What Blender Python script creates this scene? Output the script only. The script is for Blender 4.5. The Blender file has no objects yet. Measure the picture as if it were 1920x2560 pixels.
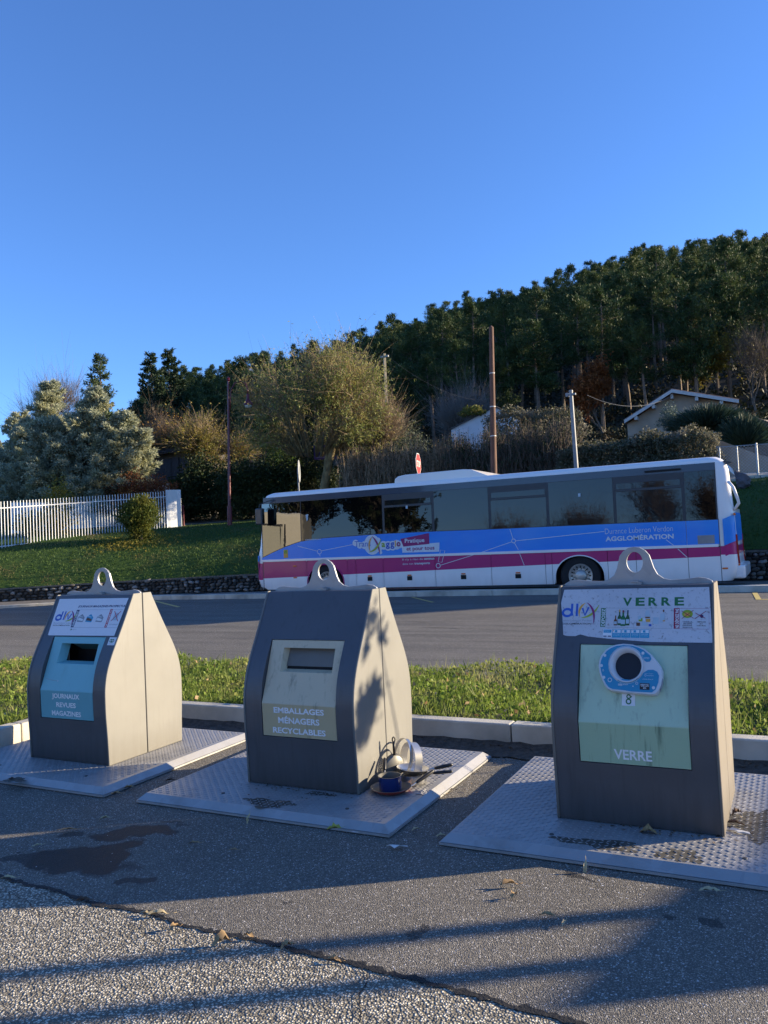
import bpy, bmesh, math, random
import numpy as np
from mathutils import Vector, Matrix
from mathutils.geometry import tessellate_polygon
rad = math.radians
random.seed(7); np.random.seed(7)
SC = bpy.context.scene
COL = SC.collection

# ---------------------------------------------------------------- camera
F, CX, CY, CAMH = 1992.0, 960.0, 1280.0, 1.52
_n = lambda v: v / np.linalg.norm(v)
_Y = _n(np.array([1020., 30., F])); _X = np.array([3900., -265., -F]); _X = _n(_X - _Y * _X.dot(_Y)); _Z = np.cross(_X, _Y)
if _Z[1] > 0: _Z = -_Z
RW = np.array([_X, _Y, _Z])
cd = bpy.data.cameras.new('camera'); cam = bpy.data.objects.new('camera', cd); COL.objects.link(cam)
cd.sensor_fit = 'VERTICAL'; cd.sensor_height = 24.0; cd.lens = F / 2560 * 24.0
cd.clip_start = 0.05; cd.clip_end = 3000
cx_ = RW @ np.array([1, 0, 0]); cy_ = RW @ np.array([0, -1, 0]); cz_ = RW @ np.array([0, 0, -1])
M = Matrix(((cx_[0], cy_[0], cz_[0], 0), (cx_[1], cy_[1], cz_[1], 0), (cx_[2], cy_[2], cz_[2], CAMH), (0, 0, 0, 1)))
cam.matrix_world = M
SC.camera = cam

# ---------------------------------------------------------------- light
SUN = Vector((3.36, 2.19, 1.0)).normalized()
sun_el = math.asin(SUN.z); sun_az = math.atan2(SUN.x, SUN.y)
W = bpy.data.worlds.new('World'); SC.world = W; W.use_nodes = True
wn = W.node_tree; wn.nodes.clear()
sky = wn.nodes.new('ShaderNodeTexSky'); sky.sky_type = 'NISHITA'; sky.sun_disc = False
sky.sun_elevation = sun_el; sky.sun_rotation = sun_az
sky.altitude = 400; sky.air_density = 1.0; sky.dust_density = 0.0; sky.ozone_density = 6.5
bg = wn.nodes.new('ShaderNodeBackground'); bg.inputs[1].default_value = 0.122
wo = wn.nodes.new('ShaderNodeOutputWorld')
tint = wn.nodes.new('ShaderNodeMix'); tint.data_type = 'RGBA'; tint.blend_type = 'MULTIPLY'; tint.inputs[0].default_value = 1.0; tint.inputs[7].default_value = (0.98, 0.90, 0.98, 1)   # camera white balance, same in every direction
wn.links.new(sky.outputs[0], tint.inputs[6]); wn.links.new(tint.outputs[2], bg.inputs[0]); wn.links.new(bg.outputs[0], wo.inputs[0])
sl = bpy.data.lights.new('sun', 'SUN'); sl.energy = 4.7; sl.angle = rad(0.55); sl.color = (1.0, 0.83, 0.58)
so = bpy.data.objects.new('sun', sl); COL.objects.link(so)
so.rotation_euler = SUN.to_track_quat('Z', 'Y').to_euler(); so.location = (40, 26, 30)
vs = SC.view_settings; vs.view_transform = 'Standard'; vs.look = 'None'; vs.exposure = 1.42; vs.gamma = 1; vs.use_curve_mapping = False
SC.render.engine = 'CYCLES'
SC.cycles.max_bounces = 6; SC.cycles.diffuse_bounces = 3; SC.cycles.glossy_bounces = 3; SC.cycles.transmission_bounces = 4
SC.cycles.use_denoising = True

# ---------------------------------------------------------------- helpers
def ray(x, y): return RW @ np.array([x - CX, y - CY, F])
def at(x, y, d):
    r = ray(x, y); t = d / math.hypot(r[0], r[1]); return Vector((t * r[0], t * r[1], t * r[2] + CAMH))
def gp(x, y, z=0.0):
    r = ray(x, y); t = (z - CAMH) / r[2]; return Vector((t * r[0], t * r[1], z))
def atY(x, y, Y):
    r = ray(x, y); t = Y / r[1]; return Vector((t * r[0], Y, t * r[2] + CAMH))

def tag(o, label=None, cat=None, group=None, kind=None):
    if label: o['label'] = label
    if cat: o['category'] = cat
    if group: o['group'] = group
    if kind: o['kind'] = kind
    return o
def empty(name, loc=(0, 0, 0), rz=0.0):
    o = bpy.data.objects.new(name, None); COL.objects.link(o); o.location = loc; o.rotation_euler = (0, 0, rz)
    o.empty_display_size = 0.1
    return o
def link(name, me, parent=None, loc=None, rot=None, scale=None):
    o = bpy.data.objects.new(name, me); COL.objects.link(o)
    if parent: o.parent = parent
    if loc is not None: o.location = loc
    if rot is not None: o.rotation_euler = rot
    if scale is not None: o.scale = scale if hasattr(scale, '__len__') else (scale,) * 3
    return o
def copy_tree(o, parent=None):
    c = o.copy(); COL.objects.link(c)
    if parent: c.parent = parent
    for ch in list(o.children): copy_tree(ch, c)
    return c

class MB:
    def __init__(s): s.v = []; s.f = []; s.m = []
    def add(s, vs_, fs, mi=0):
        b = len(s.v); s.v.extend([tuple(v) for v in vs_])
        for f in fs: s.f.append(tuple(b + i for i in f)); s.m.append(mi)
    def box(s, a, b, mi=0):
        x0, y0, z0 = a; x1, y1, z1 = b
        s.add([(x0, y0, z0), (x1, y0, z0), (x1, y1, z0), (x0, y1, z0), (x0, y0, z1), (x1, y0, z1), (x1, y1, z1), (x0, y1, z1)],
              [(0, 3, 2, 1), (4, 5, 6, 7), (0, 1, 5, 4), (1, 2, 6, 5), (2, 3, 7, 6), (3, 0, 4, 7)], mi)
    def obox(s, c, ax, ay, az, mi=0):
        c = Vector(c); ax = Vector(ax); ay = Vector(ay); az = Vector(az)
        P = [c - ax - ay - az, c + ax - ay - az, c + ax + ay - az, c - ax + ay - az, c - ax - ay + az, c + ax - ay + az, c + ax + ay + az, c - ax + ay + az]
        s.add(P, [(0, 3, 2, 1), (4, 5, 6, 7), (0, 1, 5, 4), (1, 2, 6, 5), (2, 3, 7, 6), (3, 0, 4, 7)], mi)
    def quad(s, a, b, c, d, mi=0): s.add([a, b, c, d], [(0, 1, 2, 3)], mi)
    def tube(s, pts, rs, n=8, mi=0, cap=True):
        pts = [Vector(p) for p in pts]
        if not hasattr(rs, '__len__'): rs = [rs] * len(pts)
        b = len(s.v); up = None
        for i, p in enumerate(pts):
            t = (pts[min(i + 1, len(pts) - 1)] - pts[max(i - 1, 0)]).normalized()
            if up is None: up = Vector((0, 0, 1)) if abs(t.z) < .9 else Vector((1, 0, 0))
            a = t.cross(up).normalized(); c = t.cross(a).normalized(); up = a.cross(t) if a.cross(t).length > 0 else up
            for k in range(n):
                w = 2 * math.pi * k / n
                s.v.append(tuple(p + (a * math.cos(w) + c * math.sin(w)) * rs[i]))
        for i in range(len(pts) - 1):
            for k in range(n):
                s.f.append((b + i * n + k, b + i * n + (k + 1) % n, b + (i + 1) * n + (k + 1) % n, b + (i + 1) * n + k)); s.m.append(mi)
        if cap:
            s.f.append(tuple(b + k for k in range(n))[::-1]); s.m.append(mi)
            s.f.append(tuple(b + (len(pts) - 1) * n + k for k in range(n))); s.m.append(mi)
    def lathe(s, prof, c=(0, 0, 0), axis='Z', n=32, mi=0, M4=None):
        # prof: list of (r, h)
        b = len(s.v); c = Vector(c)
        for r, h in prof:
            for k in range(n):
                w = 2 * math.pi * k / n; u, v = r * math.cos(w), r * math.sin(w)
                p = Vector((u, v, h)) if axis == 'Z' else (Vector((u, h, v)) if axis == 'Y' else Vector((h, u, v)))
                if M4 is not None: p = M4 @ p
                s.v.append(tuple(p + c))
        for i in range(len(prof) - 1):
            for k in range(n):
                s.f.append((b + i * n + k, b + i * n + (k + 1) % n, b + (i + 1) * n + (k + 1) % n, b + (i + 1) * n + k)); s.m.append(mi)
    def prism(s, poly, fn, t0, t1, mi=0):
        """poly 2D list, fn(u,v,t)->3D, thickness from t0 to t1"""
        n = len(poly); b = len(s.v)
        for t in (t0, t1):
            for (u, v) in poly: s.v.append(tuple(fn(u, v, t)))
        tr = tessellate_polygon([[Vector((u, v, 0)) for u, v in poly]])
        for t in tr:
            s.f.append(tuple(b + i for i in t)); s.m.append(mi)
            s.f.append(tuple(b + n + i for i in t)[::-1]); s.m.append(mi)
        for i in range(n):
            j = (i + 1) % n
            s.f.append((b + i, b + j, b + n + j, b + n + i)); s.m.append(mi)
    def mesh(s, name, mats, smooth=False, fix=False):
        me = bpy.data.meshes.new(name); me.from_pydata(s.v, [], s.f)
        if not isinstance(mats, (list, tuple)): mats = [mats]
        for m in mats: me.materials.append(m)
        if len(mats) > 1: me.polygons.foreach_set('material_index', s.m)
        if fix:
            bm = bmesh.new(); bm.from_mesh(me); bmesh.ops.remove_doubles(bm, verts=bm.verts, dist=1e-5)
            bmesh.ops.recalc_face_normals(bm, faces=bm.faces); bm.to_mesh(me); bm.free()
        if smooth:
            me.polygons.foreach_set('use_smooth', [True] * len(me.polygons))
            if smooth is not True: me.set_sharp_from_angle(angle=rad(smooth))
        me.update(); return me
    def build(s, name, mats, parent=None, loc=None, rot=None, smooth=False, fix=False):
        return link(name, s.mesh(name, mats, smooth, fix), parent, loc, rot)

def bevel(o, w=0.005, seg=2):
    m = o.modifiers.new('b', 'BEVEL'); m.width = w; m.segments = seg; m.limit_method = 'ANGLE'; m.angle_limit = rad(40); return o

# ------------------------------------------------------------ materials
class NT:
    def __init__(s, name):
        s.m = bpy.data.materials.new(name); s.m.use_nodes = True; s.t = s.m.node_tree; s.t.nodes.clear()
        s.o = s.t.nodes.new('ShaderNodeOutputMaterial'); s.b = s.t.nodes.new('ShaderNodeBsdfPrincipled')
        s.t.links.new(s.b.outputs[0], s.o.inputs[0])
    def n(s, k, **kw):
        x = s.t.nodes.new(k)
        for a, v in kw.items(): setattr(x, a, v)
        return x
    def l(s, a, b): s.t.links.new(a, b)
    def coord(s, kind='Object', scale=(1, 1, 1), rot=(0, 0, 0)):
        c = s.n('ShaderNodeTexCoord'); m = s.n('ShaderNodeMapping'); m.inputs['Scale'].default_value = scale; m.inputs['Rotation'].default_value = rot
        s.l(c.outputs[kind], m.inputs[0]); return m.outputs[0]
    def noise(s, v, scale, det=4, rough=.55, dist=0):
        x = s.n('ShaderNodeTexNoise'); x.inputs['Scale'].default_value = scale; x.inputs['Detail'].default_value = det
        x.inputs['Roughness'].default_value = rough; x.inputs['Distortion'].default_value = dist
        s.l(v, x.inputs['Vector']); return x.outputs['Fac']
    def vor(s, v, scale, feat='F1', out='Distance', rnd=1.0):
        x = s.n('ShaderNodeTexVoronoi'); x.feature = feat; x.inputs['Scale'].default_value = scale; x.inputs['Randomness'].default_value = rnd
        s.l(v, x.inputs['Vector']); return x.outputs[out]
    def ramp(s, f, stops):
        x = s.n('ShaderNodeValToRGB'); e = x.color_ramp.elements
        while len(e) < len(stops): e.new(.5)
        for i, (p, c) in enumerate(stops):
            e[i].position = p; e[i].color = (c if len(c) == 4 else (*c, 1)) if hasattr(c, '__len__') else (c, c, c, 1)
        s.l(f, x.inputs[0]); return x.outputs[0]
    def mix(s, a, b, f, mode='MIX'):
        x = s.n('ShaderNodeMix'); x.data_type = 'RGBA'; x.blend_type = mode
        for i, q in ((6, a), (7, b)):
            if hasattr(q, 'links') or hasattr(q, 'is_linked'): s.l(q, x.inputs[i])
            else: x.inputs[i].default_value = (*q, 1) if len(q) == 3 else q
        if isinstance(f, (int, float)): x.inputs[0].default_value = f
        else: s.l(f, x.inputs[0])
        return x.outputs[2]
    def math(s, op, a, b=0.0, clamp=False):
        x = s.n('ShaderNodeMath', operation=op); x.use_clamp = clamp
        for i, q in ((0, a), (1, b)):
            if isinstance(q, (int, float)): x.inputs[i].default_value = q
            else: s.l(q, x.inputs[i])
        return x.outputs[0]
    def bump(s, h, st=.3, dist=.01):
        x = s.n('ShaderNodeBump'); x.inputs['Strength'].default_value = st; x.inputs['Distance'].default_value = dist
        s.l(h, x.inputs['Height']); s.l(x.outputs[0], s.b.inputs['Normal']); return x
    def set(s, **kw):
        for k, v in kw.items():
            i = s.b.inputs[k.replace('_', ' ')]
            if isinstance(v, (int, float)): i.default_value = v
            elif isinstance(v, tuple): i.default_value = (*v, 1) if len(v) == 3 else v
            else: s.l(v, i)
        return s.m
_mc = {}
def mat(name, col, rough=.6, metal=0.0, var=.12, scale=6.0, bump=0.0, bs=60.0, spec=.5, coat=0.0, coords='Object', stretch=(1, 1, 1)):
    if name in _mc: return _mc[name]
    t = NT(name); v = t.coord(coords, stretch)
    f = t.noise(v, scale, 5)
    c = t.mix(tuple(x * (1 - var) for x in col), tuple(min(1, x * (1 + var)) for x in col), t.ramp(f, [(.3, 0), (.7, 1)]))
    t.set(Base_Color=c, Roughness=rough, Metallic=metal); t.b.inputs['Specular IOR Level'].default_value = spec
    if coat: t.b.inputs['Coat Weight'].default_value = coat; t.b.inputs['Coat Roughness'].default_value = .05
    if bump: t.bump(t.noise(v, bs, 4), bump, .01)
    _mc[name] = t.m; return t.m
def leafmat(name, c1, c2, c3=None, trans=.25, scale=.8, rough=.6):
    t = NT(name); g = t.n('ShaderNodeNewGeometry'); v = t.coord()
    rnd = g.outputs['Random Per Island']
    col = t.mix(c1, c2, t.ramp(rnd, [(.1, 0), (.9, 1)]))
    if c3: col = t.mix(col, c3, t.ramp(t.noise(v, scale, 3), [(.5, 0), (.68, 1)]))
    t.set(Base_Color=col, Roughness=rough); t.b.inputs['Specular IOR Level'].default_value = .25
    tr = t.n('ShaderNodeBsdfTranslucent'); t.l(col, tr.inputs[0]); mx = t.n('ShaderNodeMixShader'); mx.inputs[0].default_value = trans
    t.l(t.b.outputs[0], mx.inputs[1]); t.l(tr.outputs[0], mx.inputs[2]); t.l(mx.outputs[0], t.o.inputs[0])
    return t.m

# ------------------------------------------------------------ vegetation
def rot_frames(n, up=None, upw=0.0):
    a = np.random.normal(size=(n, 3))
    if up is not None: a = a + up * upw
    a /= np.linalg.norm(a, axis=1)[:, None]
    b = np.random.normal(size=(n, 3)); b -= (a * b).sum(1)[:, None] * a; b /= np.linalg.norm(b, axis=1)[:, None]
    return a, b
def leaves_np(P, L, Wd, up=None, upw=0.0, dirs=None, jit=.6):
    """P (n,3) base positions; each leaf a diamond of length L, width Wd"""
    n = len(P); a, b = rot_frames(n, up, upw)
    if dirs is not None:
        a = dirs + np.random.normal(size=(n, 3)) * jit; a /= np.linalg.norm(a, axis=1)[:, None]
        b -= (a * b).sum(1)[:, None] * a; b /= np.linalg.norm(b, axis=1)[:, None]
    L = (np.random.uniform(.6, 1.3, n) * L)[:, None]; Wd = (np.random.uniform(.6, 1.3, n) * Wd)[:, None]
    V = np.stack([P, P + a * L * .45 + b * Wd * .5, P + a * L, P + a * L * .45 - b * Wd * .5], 1).reshape(-1, 3)
    return V
def quads_mesh(name, V, m):
    n = len(V) // 4; me = bpy.data.meshes.new(name)
    me.vertices.add(4 * n); me.vertices.foreach_set('co', V.astype(np.float32).ravel())
    me.loops.add(4 * n); me.loops.foreach_set('vertex_index', np.arange(4 * n, dtype=np.int32))
    me.polygons.add(n); me.polygons.foreach_set('loop_start', np.arange(0, 4 * n, 4, dtype=np.int32)); me.polygons.foreach_set('loop_total', np.full(n, 4, dtype=np.int32))
    me.materials.append(m); me.update(); me.validate(); return me
def twig_np(A, B, w):
    d = B - A; n = len(A); r = np.random.normal(size=(n, 3)); c = np.cross(d, r); c /= (np.linalg.norm(c, axis=1)[:, None] + 1e-9)
    w = np.broadcast_to(np.asarray(w, float), (n,))[:, None]
    return np.stack([A - c * w, A + c * w, B + c * w * .4, B - c * w * .4], 1).reshape(-1, 3)
def blob_pts(blobs, shell=.55, gap=0.0, gs=1.0):
    out = []
    for (c, r, n) in blobs:
        d = np.random.normal(size=(n, 3)); d /= np.linalg.norm(d, axis=1)[:, None]
        rr = np.random.uniform(shell, 1.0, n)[:, None] ** .8
        lump = 1 + .16 * np.sin(d[:, 0:1] * 7 + c[0]) * np.sin(d[:, 1:2] * 6 + c[1]) + .12 * np.sin(d[:, 2:3] * 9 + c[2] * 3)
        out.append(np.array(c) + d * rr * lump * np.array(r))
    return np.concatenate(out)

# ================================================================ GROUND
def sheet(name, poly, z, m, kind='structure', sub=0, zf=None):
    mb = MB(); pts = [Vector((x, y, 0)) for x, y in poly]; tr = tessellate_polygon([pts])
    mb.v = [(x, y, z if zf is None else zf(x, y) + z) for x, y in poly]; mb.f = [tuple(t) for t in tr]; mb.m = [0] * len(tr)
    o = mb.build(name, m, fix=False)
    me = o.data; bm = bmesh.new(); bm.from_mesh(me)
    for f in bm.faces:
        if f.normal.z < 0: f.normal_flip()
    bm.to_mesh(me); bm.free()
    tag(o, kind=kind); return o

def asphalt(name, lo, hi, scale, bst, bd, stones=None, stain=None, streak=False, big=.25):
    t = NT(name); v = t.coord()
    n1 = t.noise(v, 1.3, 5); n2 = t.noise(v, scale * .35, 3)
    vo = t.vor(v, scale); vc = t.vor(v, scale, out='Color')
    sep = t.n('ShaderNodeSeparateColor'); t.l(vc, sep.inputs[0])
    f = t.math('MULTIPLY', sep.outputs[0], t.ramp(vo, [(.15, 1), (.75, 0)]))
    c = t.mix(lo, hi, t.ramp(f, [(.1, 0), (.75, 1)]))
    c = t.mix(c, (.01, .01, .011), t.ramp(n1, [(.3, big), (.7, 0)]))
    if stones:
        c = t.mix(c, stones, t.ramp(sep.outputs[1], [(.955, 0), (.97, .9)]))
    if streak:
        v2 = t.coord(scale=(.12, 1.6, 1), rot=(0, 0, rad(-4))); s = t.noise(v2, 1.2, 6, .6)
        c = t.mix(c, (.06, .057, .055), t.ramp(s, [(.42, 0), (.66, .5)]))
        v3 = t.coord(scale=(.5, 9, 1), rot=(0, 0, rad(-4))); s3 = t.noise(v3, 1.2, 4, .6)
        c = t.mix(c, (.20, .185, .17), t.ramp(s3, [(.5, 0), (.75, .3)]))
    if stain:
        pc = t.n('ShaderNodeTexCoord').outputs['Object']
        wob = t.n('ShaderNodeTexNoise'); wob.inputs['Scale'].default_value = 3.2; wob.inputs['Detail'].default_value = 6; t.l(pc, wob.inputs['Vector'])
        off = t.n('ShaderNodeVectorMath', operation='SUBTRACT'); t.l(wob.outputs['Color'], off.inputs[0]); off.inputs[1].default_value = (.5, .5, .5)
        sc = t.n('ShaderNodeVectorMath', operation='SCALE'); t.l(off.outputs[0], sc.inputs[0]); sc.inputs['Scale'].default_value = .55
        ad = t.n('ShaderNodeVectorMath', operation='ADD'); t.l(pc, ad.inputs[0]); t.l(sc.outputs[0], ad.inputs[1])
        tot = None
        for (x, y, rx, ry, ang, k) in stain:
            mp = t.n('ShaderNodeMapping'); mp.vector_type = 'TEXTURE'
            mp.inputs['Location'].default_value = (x, y, 0); mp.inputs['Rotation'].default_value = (0, 0, ang); mp.inputs['Scale'].default_value = (rx, ry, 1)
            t.l(ad.outputs[0], mp.inputs[0])
            ln = t.n('ShaderNodeVectorMath', operation='LENGTH'); t.l(mp.outputs[0], ln.inputs[0])
            r = t.ramp(ln.outputs['Value'], [(.85, k), (1.0, 0)])
            tot = r if tot is None else t.math('MAXIMUM', tot, r)
        c = t.mix(c, (.012, .012, .013), tot)
        t.set(Roughness=t.math('SUBTRACT', .88, t.math('MULTIPLY', tot, .25)))
    else: t.set(Roughness=.88)
    t.set(Base_Color=c); t.b.inputs['Specular IOR Level'].default_value = .3
    h = t.math('ADD', t.math('MULTIPLY', vo, -1.0), t.math('MULTIPLY', n2, .6))
    t.bump(h, bst, bd)
    return t.m

g0 = gp(200, 2150); g1 = gp(345, 2075); g2 = gp(200, 2085); g3 = gp(320, 2205); g4 = gp(465, 2055)
stains = [(g0.x, g0.y, .34, .20, .15, .93), (g1.x, g1.y, .22, .08, .5, .88), (g2.x, g2.y, .10, .06, .2, .7), ((g0.x + g1.x) / 2, (g0.y + g1.y) / 2, .16, .10, .6, .9), (g3.x, g3.y, .07, .04, .3, .8), (g4.x, g4.y, .05, .03, 0, .6),
          (gp(90, 2150).x, gp(90, 2150).y, .22, .10, .3, .8),
          (gp(30, 2130).x, gp(30, 2130).y, .05, .02, 0, .7), (gp(1660, 2260).x, gp(1660, 2260).y, .05, .03, 0, .6), (gp(1800, 2285).x, gp(1800, 2285).y, .06, .03, 0, .7),
          (gp(1490, 2195).x, gp(1490, 2195).y, .10, .03, -.3, .7), (gp(1040, 2315).x, gp(1040, 2315).y, .05, .03, 0, .6), (gp(705, 2262).x, gp(705, 2262).y, .03, .02, 0, .6)]
m_asph = asphalt('asphalt_fine', (.125, .114, .097), (.39, .355, .29), 190, .7, .005, stones=(.55, .52, .48), stain=stains)
m_old = asphalt('asphalt_coarse', (.16, .145, .115), (.84, .77, .62), 105, .9, .009, big=.15)
m_road = asphalt('asphalt_road', (.13, .12, .102), (.28, .26, .212), 120, .5, .006, stones=(.45, .42, .38), streak=True, big=.2)
m_concrete = mat('concrete', (.45, .42, .35), .85, var=.34, scale=2.6, bump=.35, bs=90)
m_soil = mat('soil', (.075, .06, .045), .95, var=.5, scale=25, bump=1.0, bs=50)
m_tar = mat('tar', (.010, .010, .011), .8, var=.3, bump=.6, bs=80)
m_tar.node_tree  # keep

def gz(x, y):                       # gentle rise of the far carriageway
    return .10 * min(1, max(0, (y - 12) / 6.5))
mb = MB()
xs = [-600, -200, -60, -40, -30, -22, -16, -10, -5, 0, 5, 10, 20, 60, 200, 600]; ys = [-600, -200, -60, -20, -5, 0, 3, 8, 12, 14, 16, 18.5, 24, 40, 60]
for y in ys:
    for x in xs: mb.v.append((x, y, -.006 + gz(x, y) * 1.0))
nx = len(xs)
for j in range(len(ys) - 1):
    for i in range(nx - 1):
        a = j * nx + i; mb.f.append((a, a + 1, a + nx + 1, a + nx)); mb.m.append(0)
tag(mb.build('ground', m_asph), kind='structure')

# coarse, older asphalt this side of the crack
def c4(x, y): s = 960 / 1659; return gp(x * s, 1880 + y * s)
def c5(x, y): s = 960 / 1659; return gp(960 + x * s, 1880 + y * s)
seam = [c4(0, 540), c4(120, 575), c4(240, 600), c4(340, 640), c4(450, 668), c4(560, 685), c4(640, 695), c4(760, 742), c4(880, 770), c4(1030, 800), c4(1160, 830), c4(1300, 865), c4(1420, 893), c4(1500, 912), c4(1600, 940),
        c5(0, 958), c5(90, 975), c5(180, 1000), c5(330, 1040), c5(480, 1082), c5(600, 1115), c5(700, 1140), c5(850, 1178), c5(1000, 1240)]
ext = seam[-1] + (seam[-1] - seam[-4]).normalized() * 3
ext0 = seam[0] + (seam[0] - seam[3]).normalized() * 6
line = [ext0] + seam + [ext]
fine = []
for i in range(len(line) - 1):
    a, b = line[i], line[i + 1]; k = max(2, int((b - a).length / .02)) if (b - a).length < 1 else 6
    for j in range(k):
        p = a.lerp(b, j / k); fine.append(Vector((p.x + random.uniform(-.006, .006), p.y + random.uniform(-.008, .008), 0)))
poly = [(p.x, p.y) for p in fine] + [(ext.x, -14), (ext0.x - 2, -14)]
sheet('old_asphalt', poly, 0.0, m_old)
mb = MB(); n = len(fine)
for i, p in enumerate(fine):
    w = .009 + .010 * random.random() + (.012 if random.random() < .15 else 0)
    mb.v.append((p.x - .2 * w, p.y - w * .6, .004)); mb.v.append((p.x + .2 * w, p.y + w, .004))
for i in range(n - 1): mb.f.append((2 * i, 2 * i + 2, 2 * i + 3, 2 * i + 1)); mb.m.append(0)
# branching cracks on the old surface
def crack(pts, w0):
    P = []
    for i in range(len(pts) - 1):
        for j in range(12):
            q = pts[i].lerp(pts[i + 1], j / 12); P.append(Vector((q.x + random.gauss(0, .004), q.y + random.gauss(0, .004), 0)))
    b = len(mb.v)
    for i, p in enumerate(P):
        w = w0 * random.uniform(.3, 1.2); mb.v.append((p.x - w, p.y - w * .5, .004)); mb.v.append((p.x + w, p.y + w * .5, .004))
    for i in range(len(P) - 1): mb.f.append((b + 2 * i, b + 2 * i + 2, b + 2 * i + 3, b + 2 * i + 1)); mb.m.append(0)
crack([c4(880, 1030), c4(830, 1060), c4(840, 1110), c4(800, 1200)], .0022)
crack([c4(1560, 935), c4(1590, 990), c4(1550, 1060), c4(1560, 1175)], .0026)
crack([c4(540, 740), c4(640, 800), c4(720, 870)], .0018)
crack([c4(200, 610), c4(260, 690), c4(350, 720)], .0018)
crack([c4(0, 600), c4(120, 650), c4(180, 720)], .0018)
rc_ = random.Random(9)
for k in range(7):
    x0 = rc_.uniform(-13, 1); y0 = rc_.uniform(9, 15.5); P_ = [Vector((x0, y0, 0))]
    for j in range(4): P_.append(P_[-1] + Vector((rc_.uniform(.5, 1.2) * rc_.choice((1, 1, -1)), rc_.uniform(-.25, .25), 0)))
    crack(P_, .012)
for i in range(2 * n, len(mb.v)):
    v_ = mb.v[i]; mb.v[i] = (v_[0], v_[1], .0065 + (.10 * min(1, max(0, (v_[1] - 12) / 6.5)) if v_[1] > 8 else 0))
tag(mb.build('crack', m_tar), kind='stuff')

# road / car park beyond the island
sheet('road', [(-60, 8.05), (60, 8.05), (60, 11.9), (-60, 11.9)], .000, m_road)
mb = MB()
ys = [11.9, 12, 13, 14, 15, 16, 17, 18, 18.5, 18.85]
for y in ys: mb.v += [(-60, y, .002 + gz(0, y)), (60, y, .002 + gz(0, y))]
for j in range(len(ys) - 1): mb.f.append((2 * j, 2 * j + 1, 2 * j + 3, 2 * j + 2)); mb.m.append(0)
tag(mb.build('car_park', m_road), kind='structure')
WALL = [(-40, 8.0), (-27, 16.6), (-24.6, 18.5), (-22.7, 19.6), (-21.0, 20.7), (-17.8, 21.8), (-14, 22.35), (-10, 22.6), (0, 22.7), (30, 23.0), (80, 24)]
wx = [p[0] for p in WALL]; wy = [p[1] for p in WALL]
def Wy(x): return float(np.interp(x, wx, wy))
sheet('far_road', [(-60, 19.16), (80, 19.16), (80, 24.5), (30, 23.4), (0, 23.0), (-10, 22.9), (-14, 22.6), (-17.8, 22.1), (-21, 21), (-22.7, 19.9), (-24.6, 18.8), (-27, 17), (-40, 8.4)], .104, m_road)

# yellow and white paint
m_white = mat('road_paint_white', (.62, .62, .60), .7, var=.2, scale=30)
m_yellow = mat('road_paint_yellow', (.55, .42, .12), .7, var=.25, scale=30)
def paint(name, pts, w, m, z):
    mb = MB()
    for a, b in zip(pts[:-1], pts[1:]):
        a = Vector((*a, 0)); b = Vector((*b, 0)); d = (b - a).normalized(); s = Vector((-d.y, d.x, 0)) * w / 2
        mb.add([(q.x, q.y, z + gz(0, q.y)) for q in (a - s - d * .0, b - s, b + s, a + s)], [(0, 1, 2, 3)])
    tag(mb.build(name, m), kind='structure')
paint('bay_marking', [(-.79, 18.6), (-.67, 17.2)], .10, m_yellow, .008)
paint('bay_marking', [(-.72, 17.15), (2.0, 17.0)], .10, m_yellow, .008)
paint('bay_marking', [(-17.6, 18.6), (-14.8, 16.6)], .10, m_yellow, .008)
paint('bay_marking', [(-8.8, 18.6), (-7.6, 17.2)], .08, m_yellow, .008)
paint('lane_marking', [(-19.6, 21.3), (-14.6, 21.9)], .10, m_white, .008)
paint('lane_marking', [(-18.2, 19.9), (-14.4, 22.1)], .10, m_white, .012)

# ------------------------------------------------- kerbs
def kerb_blocks(root, p0, p1, h, w, L, z0, m, h2=None):
    p0 = Vector((*p0, 0)); p1 = Vector((*p1, 0)); d = (p1 - p0); tot = d.length; d.normalize(); s = Vector((-d.y, d.x, 0)); k = int(tot / L)
    for i in range(k):
        c = p0 + d * (i + .5) * tot / k
        mb = MB(); mb.obox((0, 0, h / 2 - .05), d * (tot / k / 2 - .004), s * w / 2, (0, 0, h / 2 + .05))
        o = mb.build('kerbstone', m, root, loc=(c.x, c.y, z0 + random.uniform(-.002, .002))); bevel(o, .012, 2)
kr = empty('island_kerb', (-1, 5.65, 0)); tag(kr, 'low concrete kerb wall along the grass island behind the recycling containers', 'kerb')
def shift(root):
    for c in root.children: c.location = c.location - root.location
kerb_blocks(kr, (-5.90, 5.635), (6.1, 5.635), .17, .13, 2.0, 0, m_concrete)
kerb_blocks(kr, (-5.865, 5.55), (-5.865, .55), .17, .13, 1.0, 0, m_concrete)
shift(kr)
kr = empty('edging_kerb', (-1, 7.98, 0)); tag(kr, 'thin flush concrete edging between the grass island and the car park road', 'kerb')
kerb_blocks(kr, (-20, 7.98), (8, 7.98), .05, .12, 2.0, 0, m_concrete); shift(kr)
kr = empty('roadside_kerb', (-8, 19.0, 0)); tag(kr, 'grey concrete kerb line at the far edge of the car park in front of the bus', 'kerb')
kerb_blocks(kr, (-19.2, 19.0), (12, 19.0), .16, .30, 2.0, .08, m_concrete)
kerb_blocks(kr, (-19.3, 19.0), (-22.2, 16.6), .10, .22, 1.2, .06, m_concrete)
kerb_blocks(kr, (-22.2, 16.6), (-27, 12.5), .10, .22, 1.2, .04, m_concrete); shift(kr)
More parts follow.
